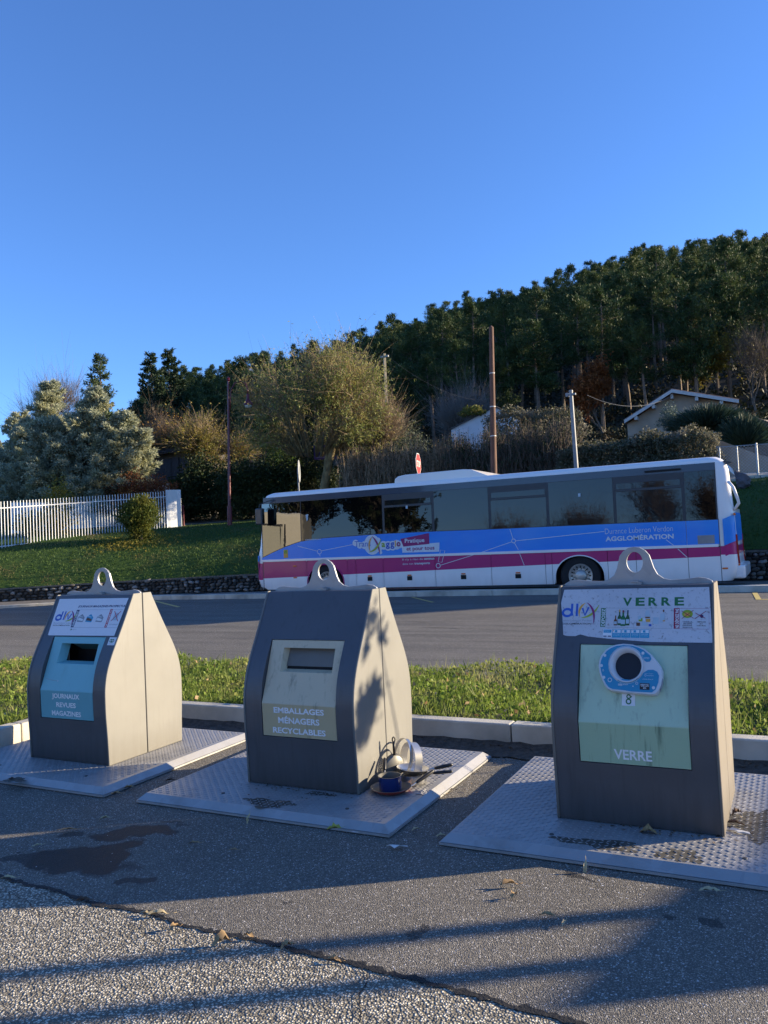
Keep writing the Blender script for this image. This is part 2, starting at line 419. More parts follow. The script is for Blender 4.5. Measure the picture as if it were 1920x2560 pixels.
sheet('pavement', [(-19.3, 19.17), (-17.8, 21.9), (-21, 20.75), (-22.7, 19.65), (-24.6, 18.55), (-27, 16.65), (-34, 12.0), (-27.1, 12.6), (-22.3, 16.7)], .135, mat('pavement_grit', (.10, .09, .078), .95, var=.4, scale=4, bump=.6, bs=60))

# litter strip of soil between plates and kerb
mb = MB(); X = np.linspace(-5.8, 6, 120)
for x in X:
    mb.v.append((x, 5.30 + .02 * math.sin(x * 9) + random.uniform(-.02, .02), .003)); mb.v.append((x, 5.45, .02)); mb.v.append((x, 5.575, .035 + random.uniform(0, .02)))
for i in range(119):
    b = 3 * i; mb.f += [(b, b + 3, b + 4, b + 1), (b + 1, b + 4, b + 5, b + 2)]; mb.m += [0, 0]
tag(mb.build('soil', m_soil, smooth=True), kind='stuff')

# ------------------------------------------------- grass island
m_isl = mat('island_soil', (.045, .045, .018), .95, var=.4, scale=12, bump=.8, bs=30)
def isl_z(x, y): return .15 + .05 * math.sin(x * 1.3 + y) * math.sin(y * 2.1) + .03 * math.sin(x * 4.1) 
mb = MB(); gx = np.linspace(-20, 6, 90); gy = np.linspace(5.70, 7.92, 14)
for y in gy:
    for x in gx:
        e = min(1, (y - 5.70) / .3, (7.92 - y) / .5); mb.v.append((x, y, .10 + (isl_z(x, y) - .10) * max(0, e) - (.06 if y > 7.85 else 0)))
for j in range(13):
    for i in range(89): a = j * 90 + i; mb.f.append((a, a + 1, a + 91, a + 90)); mb.m.append(0)
gx2 = np.linspace(-20, -5.93, 40); gy2 = np.linspace(-2, 5.70, 30); b = len(mb.v)
for y in gy2:
    for x in gx2: mb.v.append((x, y, .10 + (isl_z(x, y) - .10) * max(0, min(1, (-5.93 - x) / .3, (y + 2) / .5))))
for j in range(29):
    for i in range(39): a = b + j * 40 + i; mb.f.append((a, a + 1, a + 41, a + 40)); mb.m.append(0)
tag(mb.build('grass_island', m_isl, smooth=True), kind='structure')
m_blade = leafmat('grass_blade', (.12, .17, .025), (.27, .34, .07), (.38, .35, .16), trans=.45, scale=3)
m_clover = leafmat('weed_leaf', (.09, .15, .02), (.22, .30, .05), (.30, .30, .08), trans=.45, scale=3)
def scatter_isl(n):
    a = np.random.uniform([-9, 5.72], [2.2, 7.9], size=(int(n * .8), 2)); b = np.random.uniform([-9.5, 3.2], [-5.96, 5.72], size=(int(n * .2), 2))
    P = np.concatenate([a, b])
    Z = .15 + .05 * np.sin(P[:, 0] * 1.3 + P[:, 1]) * np.sin(P[:, 1] * 2.1) + .03 * np.sin(P[:, 0] * 4.1) - .02
    return np.column_stack([P, Z])
P = scatter_isl(95000); dens = np.sin(P[:, 0] * 3.7) * np.sin(P[:, 1] * 5.1) + np.random.uniform(-1.4, 1.2, len(P)); P = P[dens < .7]
V1 = leaves_np(P, .085, .008, np.array([0, 0, 1.]), 1.6)
tall = P[(np.random.rand(len(P)) < .045)]
V2 = leaves_np(tall, .17, .007, np.array([0, 0, 1.]), 3.0)
tag(link('grass', quads_mesh('grass', np.concatenate([V1, V2]), m_blade)), kind='stuff')
P = scatter_isl(46000); P[:, 2] += np.random.uniform(.02, .075, len(P)); dens = np.sin(P[:, 0] * 2.3 + 1) * np.sin(P[:, 1] * 4.1) + np.random.uniform(-1, 1, len(P)); P = P[dens > -.1]
tag(link('weeds', quads_mesh('weeds', leaves_np(P, .035, .028, np.array([0, 0, .5]), 1.2), m_clover)), kind='stuff')
# dead leaves and straw lying in the grass
m_dry = leafmat('dry_leaf', (.30, .20, .09), (.42, .33, .20), (.20, .10, .045), trans=.15, scale=6)
P = scatter_isl(700); P[:, 2] += .06
tag(link('fallen_leaves', quads_mesh('fallen_leaves', leaves_np(P, .055, .035), m_dry)), kind='stuff')

# ================================================================ STEEL COVER PLATES
def galv(name, col=(.38, .41, .45), rough=.42, metal=.75, dirt=.5):
    t = NT(name); v = t.coord()
    cell = t.vor(v, 16, out='Color'); sp = t.n('ShaderNodeSeparateColor'); t.l(cell, sp.inputs[0])
    c = t.mix(tuple(x * .93 for x in col), tuple(x * 1.05 for x in col), sp.outputs[0])
    d = t.ramp(t.noise(v, 2.2, 6, .62), [(.50, 0), (.74, dirt)])
    c = t.mix(c, (.10, .095, .085), d)
    t.set(Base_Color=c, Metallic=t.math('SUBTRACT', metal, t.math('MULTIPLY', d, metal)), Roughness=t.math('ADD', rough, t.math('MULTIPLY', d, .35)))
    t.bump(t.noise(v, 45, 4), .12, .004); return t.m
m_plate = galv('plate_steel', (.38, .375, .37), .50, .40, .6)
m_ring = galv('ring_steel', (.42, .42, .42), .5, .6, .35)
PW, PD = 1.75, 1.575
def plate_mesh():
    mb = MB(); w, d = PW / 2, PD / 2; i = .045
    mb.box((-w, -d, 0), (w, d, .012))
    a = [(-w + .004, -d + .004, .0145), (w - .004, -d + .004, .0145), (w - .004, d - .004, .0145), (-w + .004, d - .004, .0145)]; b = [(-w + i, -d + i, .05), (w - i, -d + i, .05), (w - i, d - i, .05), (-w + i, d - i, .05)]
    mb.add(a + b, [(4, 5, 6, 7)] + [(k, (k + 1) % 4, 4 + (k + 1) % 4, 4 + k) for k in range(4)] + [(3, 2, 1, 0)])
    return mb.mesh('plate', m_plate)
def tread_mesh():
    P = []; p = .0305; w, d = PW / 2 - .055, PD / 2 - .055
    nx_, ny_ = int(2 * w / p), int(2 * d / p)
    I, J = np.meshgrid(np.arange(nx_), np.arange(ny_), indexing='ij'); I = I.ravel(); J = J.ravel()
    cx = -w + (I + .5) * p; cy = -d + (J + .5) * p; s = np.where((I + J) % 2 == 0, 1, -1) * rad(45); L = .0150; Wd = .0042; h = .0030
    ca, sa = np.cos(s), np.sin(s)
    def pt(u, v, z): return np.stack([cx + u * ca - v * sa, cy + u * sa + v * ca, np.full(len(cx), .0502 + z)], 1)
    V = np.stack([pt(-L, 0, 0), pt(0, -Wd, 0), pt(L, 0, 0), pt(0, Wd, 0), pt(-L * .55, 0, h), pt(L * .55, 0, h)], 1)
    nb = len(V); V = V.reshape(-1, 3); fs = [(0, 1, 5, 4), (1, 2, 5), (2, 3, 5), (3, 0, 4), (3, 4, 5)]
    fs = [(0, 1, 4), (1, 5, 4), (1, 2, 5), (2, 3, 5), (3, 4, 5), (3, 0, 4)]
    B = (np.arange(nb) * 6)[:, None, None]; T = (B + np.array(fs)[None]).reshape(-1)
    me = bpy.data.meshes.new('tread'); me.vertices.add(len(V)); me.vertices.foreach_set('co', V.astype(np.float32).ravel())
    nt = nb * 6; me.loops.add(nt * 3); me.loops.foreach_set('vertex_index', T.astype(np.int32)); me.polygons.add(nt)
    me.polygons.foreach_set('loop_start', np.arange(0, nt * 3, 3, dtype=np.int32)); me.polygons.foreach_set('loop_total', np.full(nt, 3, dtype=np.int32))
    me.materials.append(m_plate); me.update(); me.validate(); return me
pm, tm = plate_mesh(), tread_mesh(); m_dirtp = mat('dirt_patch', (.075, .068, .055), .8, var=.7, scale=18)
m_bolt = mat('bolt_dark', (.08, .08, .08), .5, .8)
bmb = MB(); bmb.lathe([(.0, .004), (.010, .004), (.012, 0)], n=12); bm_ = bmb.mesh('bolt', m_bolt)
for cxp, lab in ((-4.851, 'steel tread plate under the newspaper container'), (-2.824, 'steel tread plate under the packaging container, with pans standing on it'), (-.795, 'steel tread plate under the glass container, dirt patch at its front')):
    r = empty('cover_plate', (cxp, 4.49, 0)); tag(r, lab, 'metal plate', 'steel cover plates under the containers')
    link('plate', pm, r); tag(link('tread', tm, r), kind='stuff')
    for bx, by in ((-.42, -.60), (.45, -.60)): link('bolt', bm_, r, loc=(bx + .07, by, .0505))
    for (px_, py_, ra, rb) in {-2.824: [(672, 2008, .16, .07), (800, 1985, .10, .03)], -.795: [(1500, 2110, .20, .06), (1890, 2060, .14, .22), (1700, 2140, .10, .07)], -4.851: [(40, 1950, .08, .05)]}[cxp]:
        q_ = gp(px_, py_, .05); rs_ = random.Random(px_); mb = MB(); K_ = 40; R_ = [1 + .22 * math.sin(3 * k / K_ * 6.28 + px_) + .14 * math.sin(7 * k / K_ * 6.28) + rs_.uniform(-.10, .10) for k in range(K_)]
        mb.v = [(q_.x - cxp + ra * R_[k] * math.cos(6.2832 * k / K_), q_.y - 4.49 + rb * R_[k] * math.sin(6.2832 * k / K_), .0508) for k in range(K_)]; mb.f = [tuple(range(K_))]; mb.m = [0]
        mb.build('dirt_patch', m_dirtp, r)

# ================================================================ CONTAINERS
_pz = [.05, .25, .41, .585, .70, .81, .95, 1.04, 1.235]; _pd = [.37, .377, .388, .388, .366, .318, .238, .187, .085]
def _sm():
    z = np.linspace(.05, 1.235, 400); y = np.interp(z, _pz, _pd)
    k = np.hanning(61); k /= k.sum(); yp = np.concatenate([y[0] + (np.arange(-30, 0)) * 0, y, y[-1] + np.arange(1, 31) * (y[-1] - y[-2])])
    return z, np.convolve(yp, k, 'valid')
_zz, _yy = _sm()
def prof(z): return float(np.interp(z, _zz, _yy))
def pn(z):
    s = (prof(z + .01) - prof(z - .01)) / .02; l = math.hypot(1, s); return (-1 / l, -s / l * 1.0 * -1 if False else s / l * -1 * -1)
def S(x, z, off=0.0):
    """point on the front skin, off metres proud of it"""
    s = (prof(min(z + .01, 1.235)) - prof(max(z - .01, .05))) / .02; l = math.hypot(1, s)
    return Vector((x, -prof(z) - off / l, z - s * off / l))   # outward normal = (0,-1,-s)/l, s<0 on the shoulder
PX0, PX1, PZ0, PZB, PZ1 = -.262, .272, .355, .56, .938
def Pn(x, z, off=0.0):
    """point on the inset door: two flat facets"""
    y1, yb, y0 = prof(PZ1) - .004, prof(PZB) - .001, prof(PZ0) - .003
    if z >= PZB:
        t = (z - PZB) / (PZ1 - PZB); y = yb + (y1 - yb) * t; s = (y1 - yb) / (PZ1 - PZB)
    else:
        t = (z - PZ0) / (PZB - PZ0); y = y0 + (yb - y0) * t; s = (yb - y0) / (PZB - PZ0)
    l = math.hypot(1, s); return Vector((x, -y - off / l, z - s * off / l))

def metalpaint(name, col, rough, metal, dirt, streak=.3):
    t = NT(name); v = t.coord(); v2 = t.coord(scale=(14, 14, 1.2))
    c = t.mix(col, tuple(x * .86 for x in col), t.ramp(t.noise(v, 3, 5), [(.3, 0), (.7, 1)]))
    c = t.mix(c, dirt, t.ramp(t.noise(v2, 1.6, 6, .6), [(.55, 0), (.8, streak)]))
    sx = t.n('ShaderNodeSeparateXYZ'); t.l(t.n('ShaderNodeTexCoord').outputs['Object'], sx.inputs[0])
    low = t.ramp(t.math('ADD', sx.outputs[2], t.math('MULTIPLY', t.noise(v2, 2, 5), .22)), [(.12, .8), (.36, 0)])
    c = t.mix(c, dirt, low)
    t.set(Base_Color=c, Roughness=rough, Metallic=metal); t.bump(t.noise(v, 260, 3), .05, .002); return t.m
m_body = metalpaint('container_front', (.115, .115, .122), .42, .35, (.05, .047, .042), .4)
m_side = metalpaint('container_side', (.19, .186, .172), .55, .15, (.12, .11, .09), .30)
m_side3 = metalpaint('container_side_dirty', (.20, .175, .145), .6, .1, (.08, .065, .05), .75)
m_black = mat('black_void', (.006, .006, .007), .8)
m_rust = mat('rusty_base', (.16, .115, .085), .9, .2, var=.4, scale=20, bump=.5)
def dirty(name, col, amt=.35, dirt=(.10, .09, .06), st=(10, 10, .9), rough=.45):
    t = NT(name); v = t.coord(); v2 = t.coord(scale=st)
    c = t.mix(col, tuple(x * .9 for x in col), t.noise(v, 5, 4))
    c = t.mix(c, dirt, t.ramp(t.noise(v2, 2.5, 7, .66), [(.54, 0), (.74, amt)]))
    c = t.mix(c, dirt, t.ramp(t.noise(v, 60, 4, .7), [(.68, 0), (.75, amt * .9)]))
    t.set(Base_Color=c, Roughness=rough); return t.m

# ---- flat print on any mapped surface
_tc = {}
def text2d(s, bold=0.0, font_sp=1.0):
    k = (s, bold, font_sp)
    if k in _tc: return _tc[k]
    cu = bpy.data.curves.new('t', 'FONT'); cu.body = s; cu.size = 1; cu.offset = bold; cu.space_character = font_sp; cu.resolution_u = 3
    ob = bpy.data.objects.new('t', cu); COL.objects.link(ob)
    bpy.context.view_layer.update()
    me = ob.evaluated_get(bpy.context.evaluated_depsgraph_get()).to_mesh()
    V = [(v.co.x, v.co.y) for v in me.vertices]; Fc = [tuple(p.vertices) for p in me.polygons]
    ob.evaluated_get(bpy.context.evaluated_depsgraph_get()).to_mesh_clear() if False else None
    bpy.data.objects.remove(ob); bpy.data.curves.remove(cu)
    _tc[k] = (V, Fc); return _tc[k]
class Print:
    """flat shapes in a 2D chart (u right, v up), mapped to 3D by fn(u, v, off)"""
    def __init__(s, fn, off=.0008): s.fn = fn; s.mb = MB(); s.mats = []; s.off = off; s.k = 0
    def o_(s, lv): s.k += 1; return s.off * (1 + lv) + s.k * 2.5e-6
    def mi(s, m):
        if m not in s.mats: s.mats.append(m)
        return s.mats.index(m)
    def poly(s, pts, m, lv=0, raw=False):
        tr = tessellate_polygon([[Vector((u, v, 0)) for u, v in pts]])
        q_ = s.o_(lv); s.mb.add([s.fn(u, v, q_) for u, v in pts], [tuple(t) for t in tr], s.mi(m))
    def rect(s, u0, v0, u1, v1, m, lv=0, nv=1):
        for i in range(nv):
            a = v0 + (v1 - v0) * i / nv; b = v0 + (v1 - v0) * (i + 1) / nv
            q_ = s.o_(lv); s.mb.add([s.fn(u0, a, q_), s.fn(u1, a, q_), s.fn(u1, b, q_), s.fn(u0, b, q_)], [(0, 1, 2, 3)], s.mi(m))
    def stroke(s, pts, w, m, lv=0, closed=False):
        n = len(pts); ws = w if hasattr(w, '__len__') else [w] * n; L = []; R = []
        for i in range(n):
            a = Vector(pts[(i - 1) % n if closed else max(i - 1, 0)]); b = Vector(pts[(i + 1) % n if closed else min(i + 1, n - 1)]); d = (b - a)
            d = d.normalized() if d.length > 0 else Vector((1, 0)); q = Vector((-d.y, d.x)) * ws[i] / 2; p = Vector(pts[i]); L.append(p + q); R.append(p - q)
        q_ = s.o_(lv); V = [s.fn(p.x, p.y, q_) for p in L + R]
        s.mb.add(V, [(i, n + i, n + (i + 1) % n, (i + 1) % n) for i in range(n if closed else n - 1)], s.mi(m))
    def disc(s, u, v, r, m, lv=0, n=18, ry=None):
        q_ = s.o_(lv); ry = ry or r; s.mb.add([s.fn(u + r * math.cos(2 * math.pi * k / n), v + ry * math.sin(2 * math.pi * k / n), q_) for k in range(n)], [tuple(range(n))], s.mi(m))
    def circ(s, u, v, r, w, m, lv=0, n=24, ry=None):
        ry = ry or r; s.stroke([(u + r * math.cos(2 * math.pi * k / n), v + ry * math.sin(2 * math.pi * k / n)) for k in range(n)], w, m, lv, True)
    def text(s, t, u0, v0, u1, v1, m, lv=0, bold=0.0, rot=0, vflip=False, clip=None):
        V, Fc = text2d(t, bold); V = np.array(V); mn = V.min(0); mx = V.max(0)
        U = (V - mn) / (mx - mn)
        if rot == 90: U = np.stack([1 - U[:, 1], U[:, 0]], 1)
        P = np.stack([u0 + U[:, 0] * (u1 - u0), v0 + U[:, 1] * (v1 - v0)], 1)
        if clip is not None: P[:, 0] = np.minimum(np.maximum(P[:, 0], clip[0]), clip[1])
        q_ = s.o_(lv); s.mb.add([s.fn(p[0], p[1], q_) for p in P], Fc, s.mi(m))
    def build(s, name, parent):
        o = s.mb.build(name, s.mats, parent); return o
def bez(p0, p1, p2, n=12): return [((1 - t) ** 2 * p0[0] + 2 * (1 - t) * t * p1[0] + t * t * p2[0], (1 - t) ** 2 * p0[1] + 2 * (1 - t) * t * p1[1] + t * t * p2[1]) for t in np.linspace(0, 1, n)]
def flat(name, col, rough=.5, var=.06): return mat(name, col, rough, var=var, scale=20)
pr_white = flat('print_white', (.80, .80, .80)); pr_blue = flat('print_blue', (.03, .12, .50)); pr_navy = flat('print_navy', (.015, .03, .11)); pr_red = flat('print_red', (.55, .02, .04))
pr_crim = flat('print_crimson', (.30, .01, .05)); pr_green = flat('print_green', (.02, .16, .05)); pr_orange = flat('print_orange', (.80, .38, .06)); pr_plum = flat('print_plum', (.30, .02, .16))
pr_olive = flat('print_olive', (.38, .45, .04)); pr_black = flat('print_black', (.02, .02, .022)); pr_grey = flat('print_grey', (.30, .32, .34)); pr_cyan = flat('print_cyan', (.03, .34, .52))
pr_brown = flat('print_brown', (.16, .06, .025)); pr_lime = flat('print_lime', (.30, .42, .03)); pr_pale = flat('print_pale', (.45, .55, .60)); pr_dgreen = flat('print_bottle', (.03, .10, .03))
letter = flat('lettering_white', (.88, .86, .84))

def logo_dlv(p, x0, y0, w, h, lv=0, sub1='Durance Luberon Verdon', sub2='AGGLOMÉRATION', cut=False):
    """blue d l v between crossing orange, plum and green arcs, two caption lines under it"""
    X = lambda u: x0 + u * w; Y = lambda v: y0 + v * h; k = .066 * w
    c = [(X(.14 + .13 * math.cos(a)), Y(.55 + .17 * math.sin(a))) for a in np.linspace(.3, 6.0, 22)]
    p.stroke(c, k, pr_blue, lv); p.stroke([(X(.27), Y(.98)), (X(.27), Y(.55)), (X(.29), Y(.40))], k, pr_blue, lv)
    p.stroke([(X(.42), Y(.98)), (X(.42), Y(.38))], k, pr_blue, lv)
    p.stroke([(X(.58), Y(.76)), (X(.66), Y(.42)), (X(.76), Y(.80))], k * .9, pr_blue, lv + 1)
    q = bez((X(.66), Y(1.0)), (X(.44), Y(.80)), (X(.50), Y(.36))); p.stroke(q, [k * .2 + k * .8 * math.sin(math.pi * i / 11) for i in range(12)], pr_orange, lv)
    q = bez((X(.70), Y(1.02)), (X(.98), Y(.70)), (X(.92), Y(.02))); p.stroke(q, [k * .15 + k * .8 * math.sin(math.pi * i / 11) for i in range(12)], pr_plum, lv + 2)
    q = bez((X(.56), Y(.30)), (X(.90), Y(.34)), (X(1.06), Y(.92))); p.stroke(q, [k * .15 + k * .8 * math.sin(math.pi * i / 11) for i in range(12)], pr_olive, lv + 1)
    p.text(sub1, X(.0), Y(.13), X(.86), Y(.22), pr_grey, lv)
    p.text(sub2, X(.0), Y(-.02), X(.86), Y(.08), pr_black, lv, bold=.02)

def skin_mesh(hole):
    mb = MB(); zs = sorted(set([round(z, 4) for z in np.linspace(.055, 1.232, 44)] + [PZ0, PZ1, PZ0 + .001])); xs = [-.388, PX0 - .004, PX1 + .004, .388]
    T = .004
    for side in (-1, 1):
        for i in range(len(zs) - 1):
            za, zb = zs[i], zs[i + 1]
            for j in range(3):
                if side == -1 and j == 1 and hole and za >= PZ0 - .002 and zb <= PZ1 + .002: continue
                ya, yb = prof(za), prof(zb)
                q = [(xs[j], side * ya, za), (xs[j + 1], side * ya, za), (xs[j + 1], side * yb, zb), (xs[j], side * yb, zb)]
                mb.add(q if side == -1 else q[::-1], [(0, 1, 2, 3)])
    # reveals of the door opening
    for i in range(len(zs) - 1):
        za, zb = zs[i], zs[i + 1]
        if za >= PZ0 - .002 and zb <= PZ1 + .002:
            for x in (PX0 - .004, PX1 + .004): mb.add([(x, -prof(za), za), (x, -prof(za) + .06, za), (x, -prof(zb) + .06, zb), (x, -prof(zb), zb)], [(0, 1, 2, 3)])
    for z in (PZ0, PZ1): mb.add([(PX0 - .004, -prof(z), z), (PX1 + .004, -prof(z), z), (PX1 + .004, -prof(z) + .06, z), (PX0 - .004, -prof(z) + .06, z)], [(0, 1, 2, 3)])
    t = prof(1.232); mb.add([(-.388, -t, 1.232), (.388, -t, 1.232), (.388, t, 1.232), (-.388, t, 1.232)], [(0, 1, 2, 3)])
    mb.add([(-.388, -.37, .056), (.388, -.37, .056), (.388, .37, .056), (-.388, .37, .056)], [(3, 2, 1, 0)])
    return mb.mesh('front_shell', m_body, smooth=35)
def side_panel(sx, half):
    """half -1 = front half, +1 = rear half; panel 12 mm thick, seam along the middle"""
    zs = np.linspace(.052, 1.238, 40); g = .0035
    poly = [(half * g, .052)] + [(half * (prof(min(z, 1.235)) + .006), z) for z in zs] + [(half * g, 1.238)]
    mb = MB(); mb.prism(poly, lambda u, v, t: (t, u, v), sx * .389, sx * .403)
    return mb
ring_half = [(0, 1.437), (.03, 1.432), (.058, 1.415), (.078, 1.39), (.088, 1.355), (.098, 1.32), (.115, 1.285), (.145, 1.262), (.18, 1.253), (.25, 1.256), (.32, 1.264), (.36, 1.258), (.385, 1.245), (.394, 1.230), (.394, 1.205)]
def ring_mb():
    out = [(x, z) for x, z in ring_half] + [(-x, z) for x, z in ring_half[::-1][:-1]]
    hole = [(.043 * math.cos(a), 1.353 + .056 * math.sin(a)) for a in np.linspace(0, 2 * math.pi, 25)[:-1]]
    mb = MB(); T = .008; no = len(out)
    tr = tessellate_polygon([[Vector((u, v, 0)) for u, v in out], [Vector((u, v, 0)) for u, v in hole]]); al = out + hole
    for t in (-T, T): mb.v += [(u, t, v) for u, v in al]
    na = len(al)
    for f in tr: mb.f.append(tuple(f)); mb.m.append(0); mb.f.append(tuple(na + i for i in f)[::-1]); mb.m.append(0)
    for rng in (range(no), range(no, na)):
        r = list(rng)
        for i in range(len(r)):
            a, b = r[i], r[(i + 1) % len(r)]; mb.f.append((a, b, na + b, na + a)); mb.m.append(0)
    return mb
def pocket(mbp, hx0, hx1, hz0, hz1, depth):
    """door upper facet with a rectangular hole, walls into the depth"""
    Zs = [PZB, hz0, hz1, PZ1 - .004]; Xs = [PX0, hx0, hx1, PX1]
    for i in range(3):
        for j in range(3):
            if i == 1 and j == 1: continue
            mbp.quad(Pn(Xs[j], Zs[i]), Pn(Xs[j + 1], Zs[i]), Pn(Xs[j + 1], Zs[i + 1]), Pn(Xs[j], Zs[i + 1]))
    mbp.quad(Pn(PX0, PZ0 + .004), Pn(PX1, PZ0 + .004), Pn(PX1, PZB), Pn(PX0, PZB))
    A = [Pn(hx0, hz0), Pn(hx1, hz0), Pn(hx1, hz1), Pn(hx0, hz1)]; dd = depth
    B = [A[0] + Vector((.02, dd, .012)), A[1] + Vector((-.012, dd, .012)), A[2] + Vector((-.012, dd * .9, -.006)), A[3] + Vector((.02, dd * .9, -.006))]
    for k in range(4): mbp.quad(A[k], A[(k + 1) % 4], B[(k + 1) % 4], B[k])
    return A, B
def container(x, label, doorname, m_door, kind):
    r = empty('recycling_container', (x, 4.5, 0)); tag(r, label, 'recycling container', 'row of recycling containers')
    link('front_shell', skin_mesh(True), r)
    for sx in (-1, 1):
        for h in (-1, 1):
            o = side_panel(sx, h).build('side_panel', m_side3 if kind == 3 else m_side, r, fix=True); bevel(o, .003, 1)
    mb = MB(); mb.box((-.385, -.0034, .06), (.385, .0034, 1.22)); mb.build('seam_core', m_black, r)
    mb = MB(); mb.box((-.37, -.33, .0505), (.37, .33, .068)); mb.build('base_frame', m_rust, r)
    rg = ring_mb().build('lifting_eye', m_ring, r, fix=True); bevel(rg, .0015, 1)
    mb = MB(); mb.box((-.035, -.045, 1.233), (.035, -.009, 1.246)); mb.box((-.02, -.05, 1.246), (.02, -.012, 1.252)); mb.build('lug', m_ring, r)
    mb = MB()
    if kind == 3:
        mb.quad(Pn(PX0, PZ0 + .004), Pn(PX1, PZ0 + .004), Pn(PX1, PZB), Pn(PX0, PZB)); mb.quad(Pn(PX0, PZB), Pn(PX1, PZB), Pn(PX1, PZ1 - .004), Pn(PX0, PZ1 - .004))
    else:
        A, B = pocket(mb, -.165, .215, .745, .888, .05 if kind == 2 else .075)
    for (a, b) in (((PX0, PZ0 + .004), (PX0, PZB)), ((PX0, PZB), (PX0, PZ1 - .004)), ((PX1, PZ0 + .004), (PX1, PZB)), ((PX1, PZB), (PX1, PZ1 - .004)), ((PX0, PZ0 + .004), (PX1, PZ0 + .004)), ((PX0, PZ1 - .004), (PX1, PZ1 - .004))):
        mb.quad(Pn(*a), Pn(*b), Pn(*b) + Vector((0, .02, 0)), Pn(*a) + Vector((0, .02, 0)))
    door = mb.build('door', m_door, r)
    if kind != 3:
        m2 = MB(); m2.quad(B[0] + Vector((0, -.002, .018 if kind == 2 else .05)), B[1] + Vector((0, -.002, .018 if kind == 2 else .05)), B[2] + Vector((0, -.002, 0)), B[3] + Vector((0, -.002, 0)))
        if kind == 1:
            m2 = MB(); q = B[2] + Vector((0, .0, 0)); m2.quad(B[3], B[2], B[2] + Vector((0, .13, -.075)), B[3] + Vector((0, .13, -.075)))
        m2.build('flap', mat('flap_grey', (.17, .155, .13), .5, .2) if kind == 2 else mat('flap_teal', (.05, .16, .19), .5), door)
        m3 = MB(); e = .15; m3.box((B[0].x - .05, B[0].y + e, B[0].z - .05), (B[1].x + .05, B[0].y + e + .01, B[2].z + .05))
        if kind == 2: m3 = MB(); m3.quad(B[0] + Vector((0, .001, 0)), B[1] + Vector((0, .001, 0)), B[2] + Vector((0, .001, 0)), B[3] + Vector((0, .001, 0)))
        m3.build('chute', m_black, door)
    # darker lower facet of the door
    p = Print(Pn, .0007)
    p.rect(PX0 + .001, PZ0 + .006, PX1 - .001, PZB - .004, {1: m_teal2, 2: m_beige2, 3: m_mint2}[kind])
    lines = {1: [('JOURNAUX', -.14, .14), ('REVUES', -.10, .10), ('MAGAZINES', -.15, .148)], 2: [('EMBALLAGES', -.175, .19), ('MÉNAGERS', -.145, .155), ('RECYCLABLES', -.188, .195)], 3: []}[kind]
    for i, (t, a, b) in enumerate(lines):
        z = .503 - i * .062; h = .036 if 'É' not in t else .047
        if t[0] == 'J': z -= .009; h = .046
        p.text(t, a, z, b, z + h, letter, 1, bold=.03)
    if kind == 3: p.text('VERRE', -.092, .382, .092, .432, letter, 1, bold=.02)
    p.build('lettering', door)
    return r, door

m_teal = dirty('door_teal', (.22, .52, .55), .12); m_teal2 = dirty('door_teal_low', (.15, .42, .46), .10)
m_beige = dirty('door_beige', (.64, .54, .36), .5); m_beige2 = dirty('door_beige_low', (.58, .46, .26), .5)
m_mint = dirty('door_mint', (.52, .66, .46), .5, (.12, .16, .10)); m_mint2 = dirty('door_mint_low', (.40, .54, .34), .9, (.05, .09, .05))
cA, dA = container(-4.765, 'leftmost recycling container, blue door, JOURNAUX REVUES MAGAZINES, white poster on its slope', 'blue', m_teal, 1)
cB, dB = container(-2.760, 'middle recycling container with a beige door reading EMBALLAGES MÉNAGERS RECYCLABLES', 'beige', m_beige, 2)
cC, dC = container(-.775, 'rightmost recycling container, dirty mint green door reading VERRE, round bottle opening', 'mint', m_mint, 3)

# --- poster on container A
def speck(name, col, amt):
    t = NT(name); v = t.coord(); c = t.mix(col, (.16, .15, .15), t.ramp(t.noise(v, 55, 6, .75), [(.56, 0), (.66, amt)])); c = t.mix(c, (.35, .35, .38), t.ramp(t.noise(v, 4, 3), [(.45, 0), (.7, amt * .4)]))
    t.set(Base_Color=c, Roughness=.55); return t.m
m_post = speck('poster_paper', (.80, .79, .80), .10); m_postd = speck('poster_dirty', (.60, .60, .62), .75)
def poster_base(poly, mp, m, parent, name='poster'):
    """triangulated strip following the curved slope"""
    p = Print(S, .0015); us = np.linspace(min(u for u, v in poly), max(u for u, v in poly), 60)
    def span(u):
        ys = []
        for i in range(len(poly)):
            a, b = poly[i], poly[(i + 1) % len(poly)]
            if (a[0] - u) * (b[0] - u) <= 0 and a[0] != b[0]: ys.append(a[1] + (b[1] - a[1]) * (u - a[0]) / (b[0] - a[0]))
        return (min(ys), max(ys)) if ys else (0, 0)
    e = 1e-5; us[0] += e; us[-1] -= e
    for a, b in zip(us[:-1], us[1:]):
        (l0, h0), (l1, h1) = span(a), span(b)
        for k in range(10):
            t0, t1 = k / 10, (k + 1) / 10
            p.mb.add([S(a, l0 + (h0 - l0) * t0, .0015), S(b, l1 + (h1 - l1) * t0, .0015), S(b, l1 + (h1 - l1) * t1, .0015), S(a, l0 + (h0 - l0) * t1, .0015)], [(0, 1, 2, 3)], p.mi(m))
    return p.build(name, parent)
po = poster_base([(-.36, 1.207), (.365, 1.207), (.363, 1.08), (.362, .945), (-.335, .942), (-.35, 1.05)], None, m_post, cA)
p = Print(lambda u, v, o: S(u, v, o + .0012), .0006)
logo_dlv(p, -.325, 1.012, .21, .105)
p.text('JOURNAUX-MAGAZINES-PROSPECTUS', -.125, 1.138, .362, 1.158, pr_navy, bold=.03)
p.rect(-.125, 1.000, -.095, 1.125, pr_navy, 0, 4); p.text('DÉPOSEZ', -.121, 1.008, -.099, 1.118, pr_white, 1, bold=.03, rot=90)
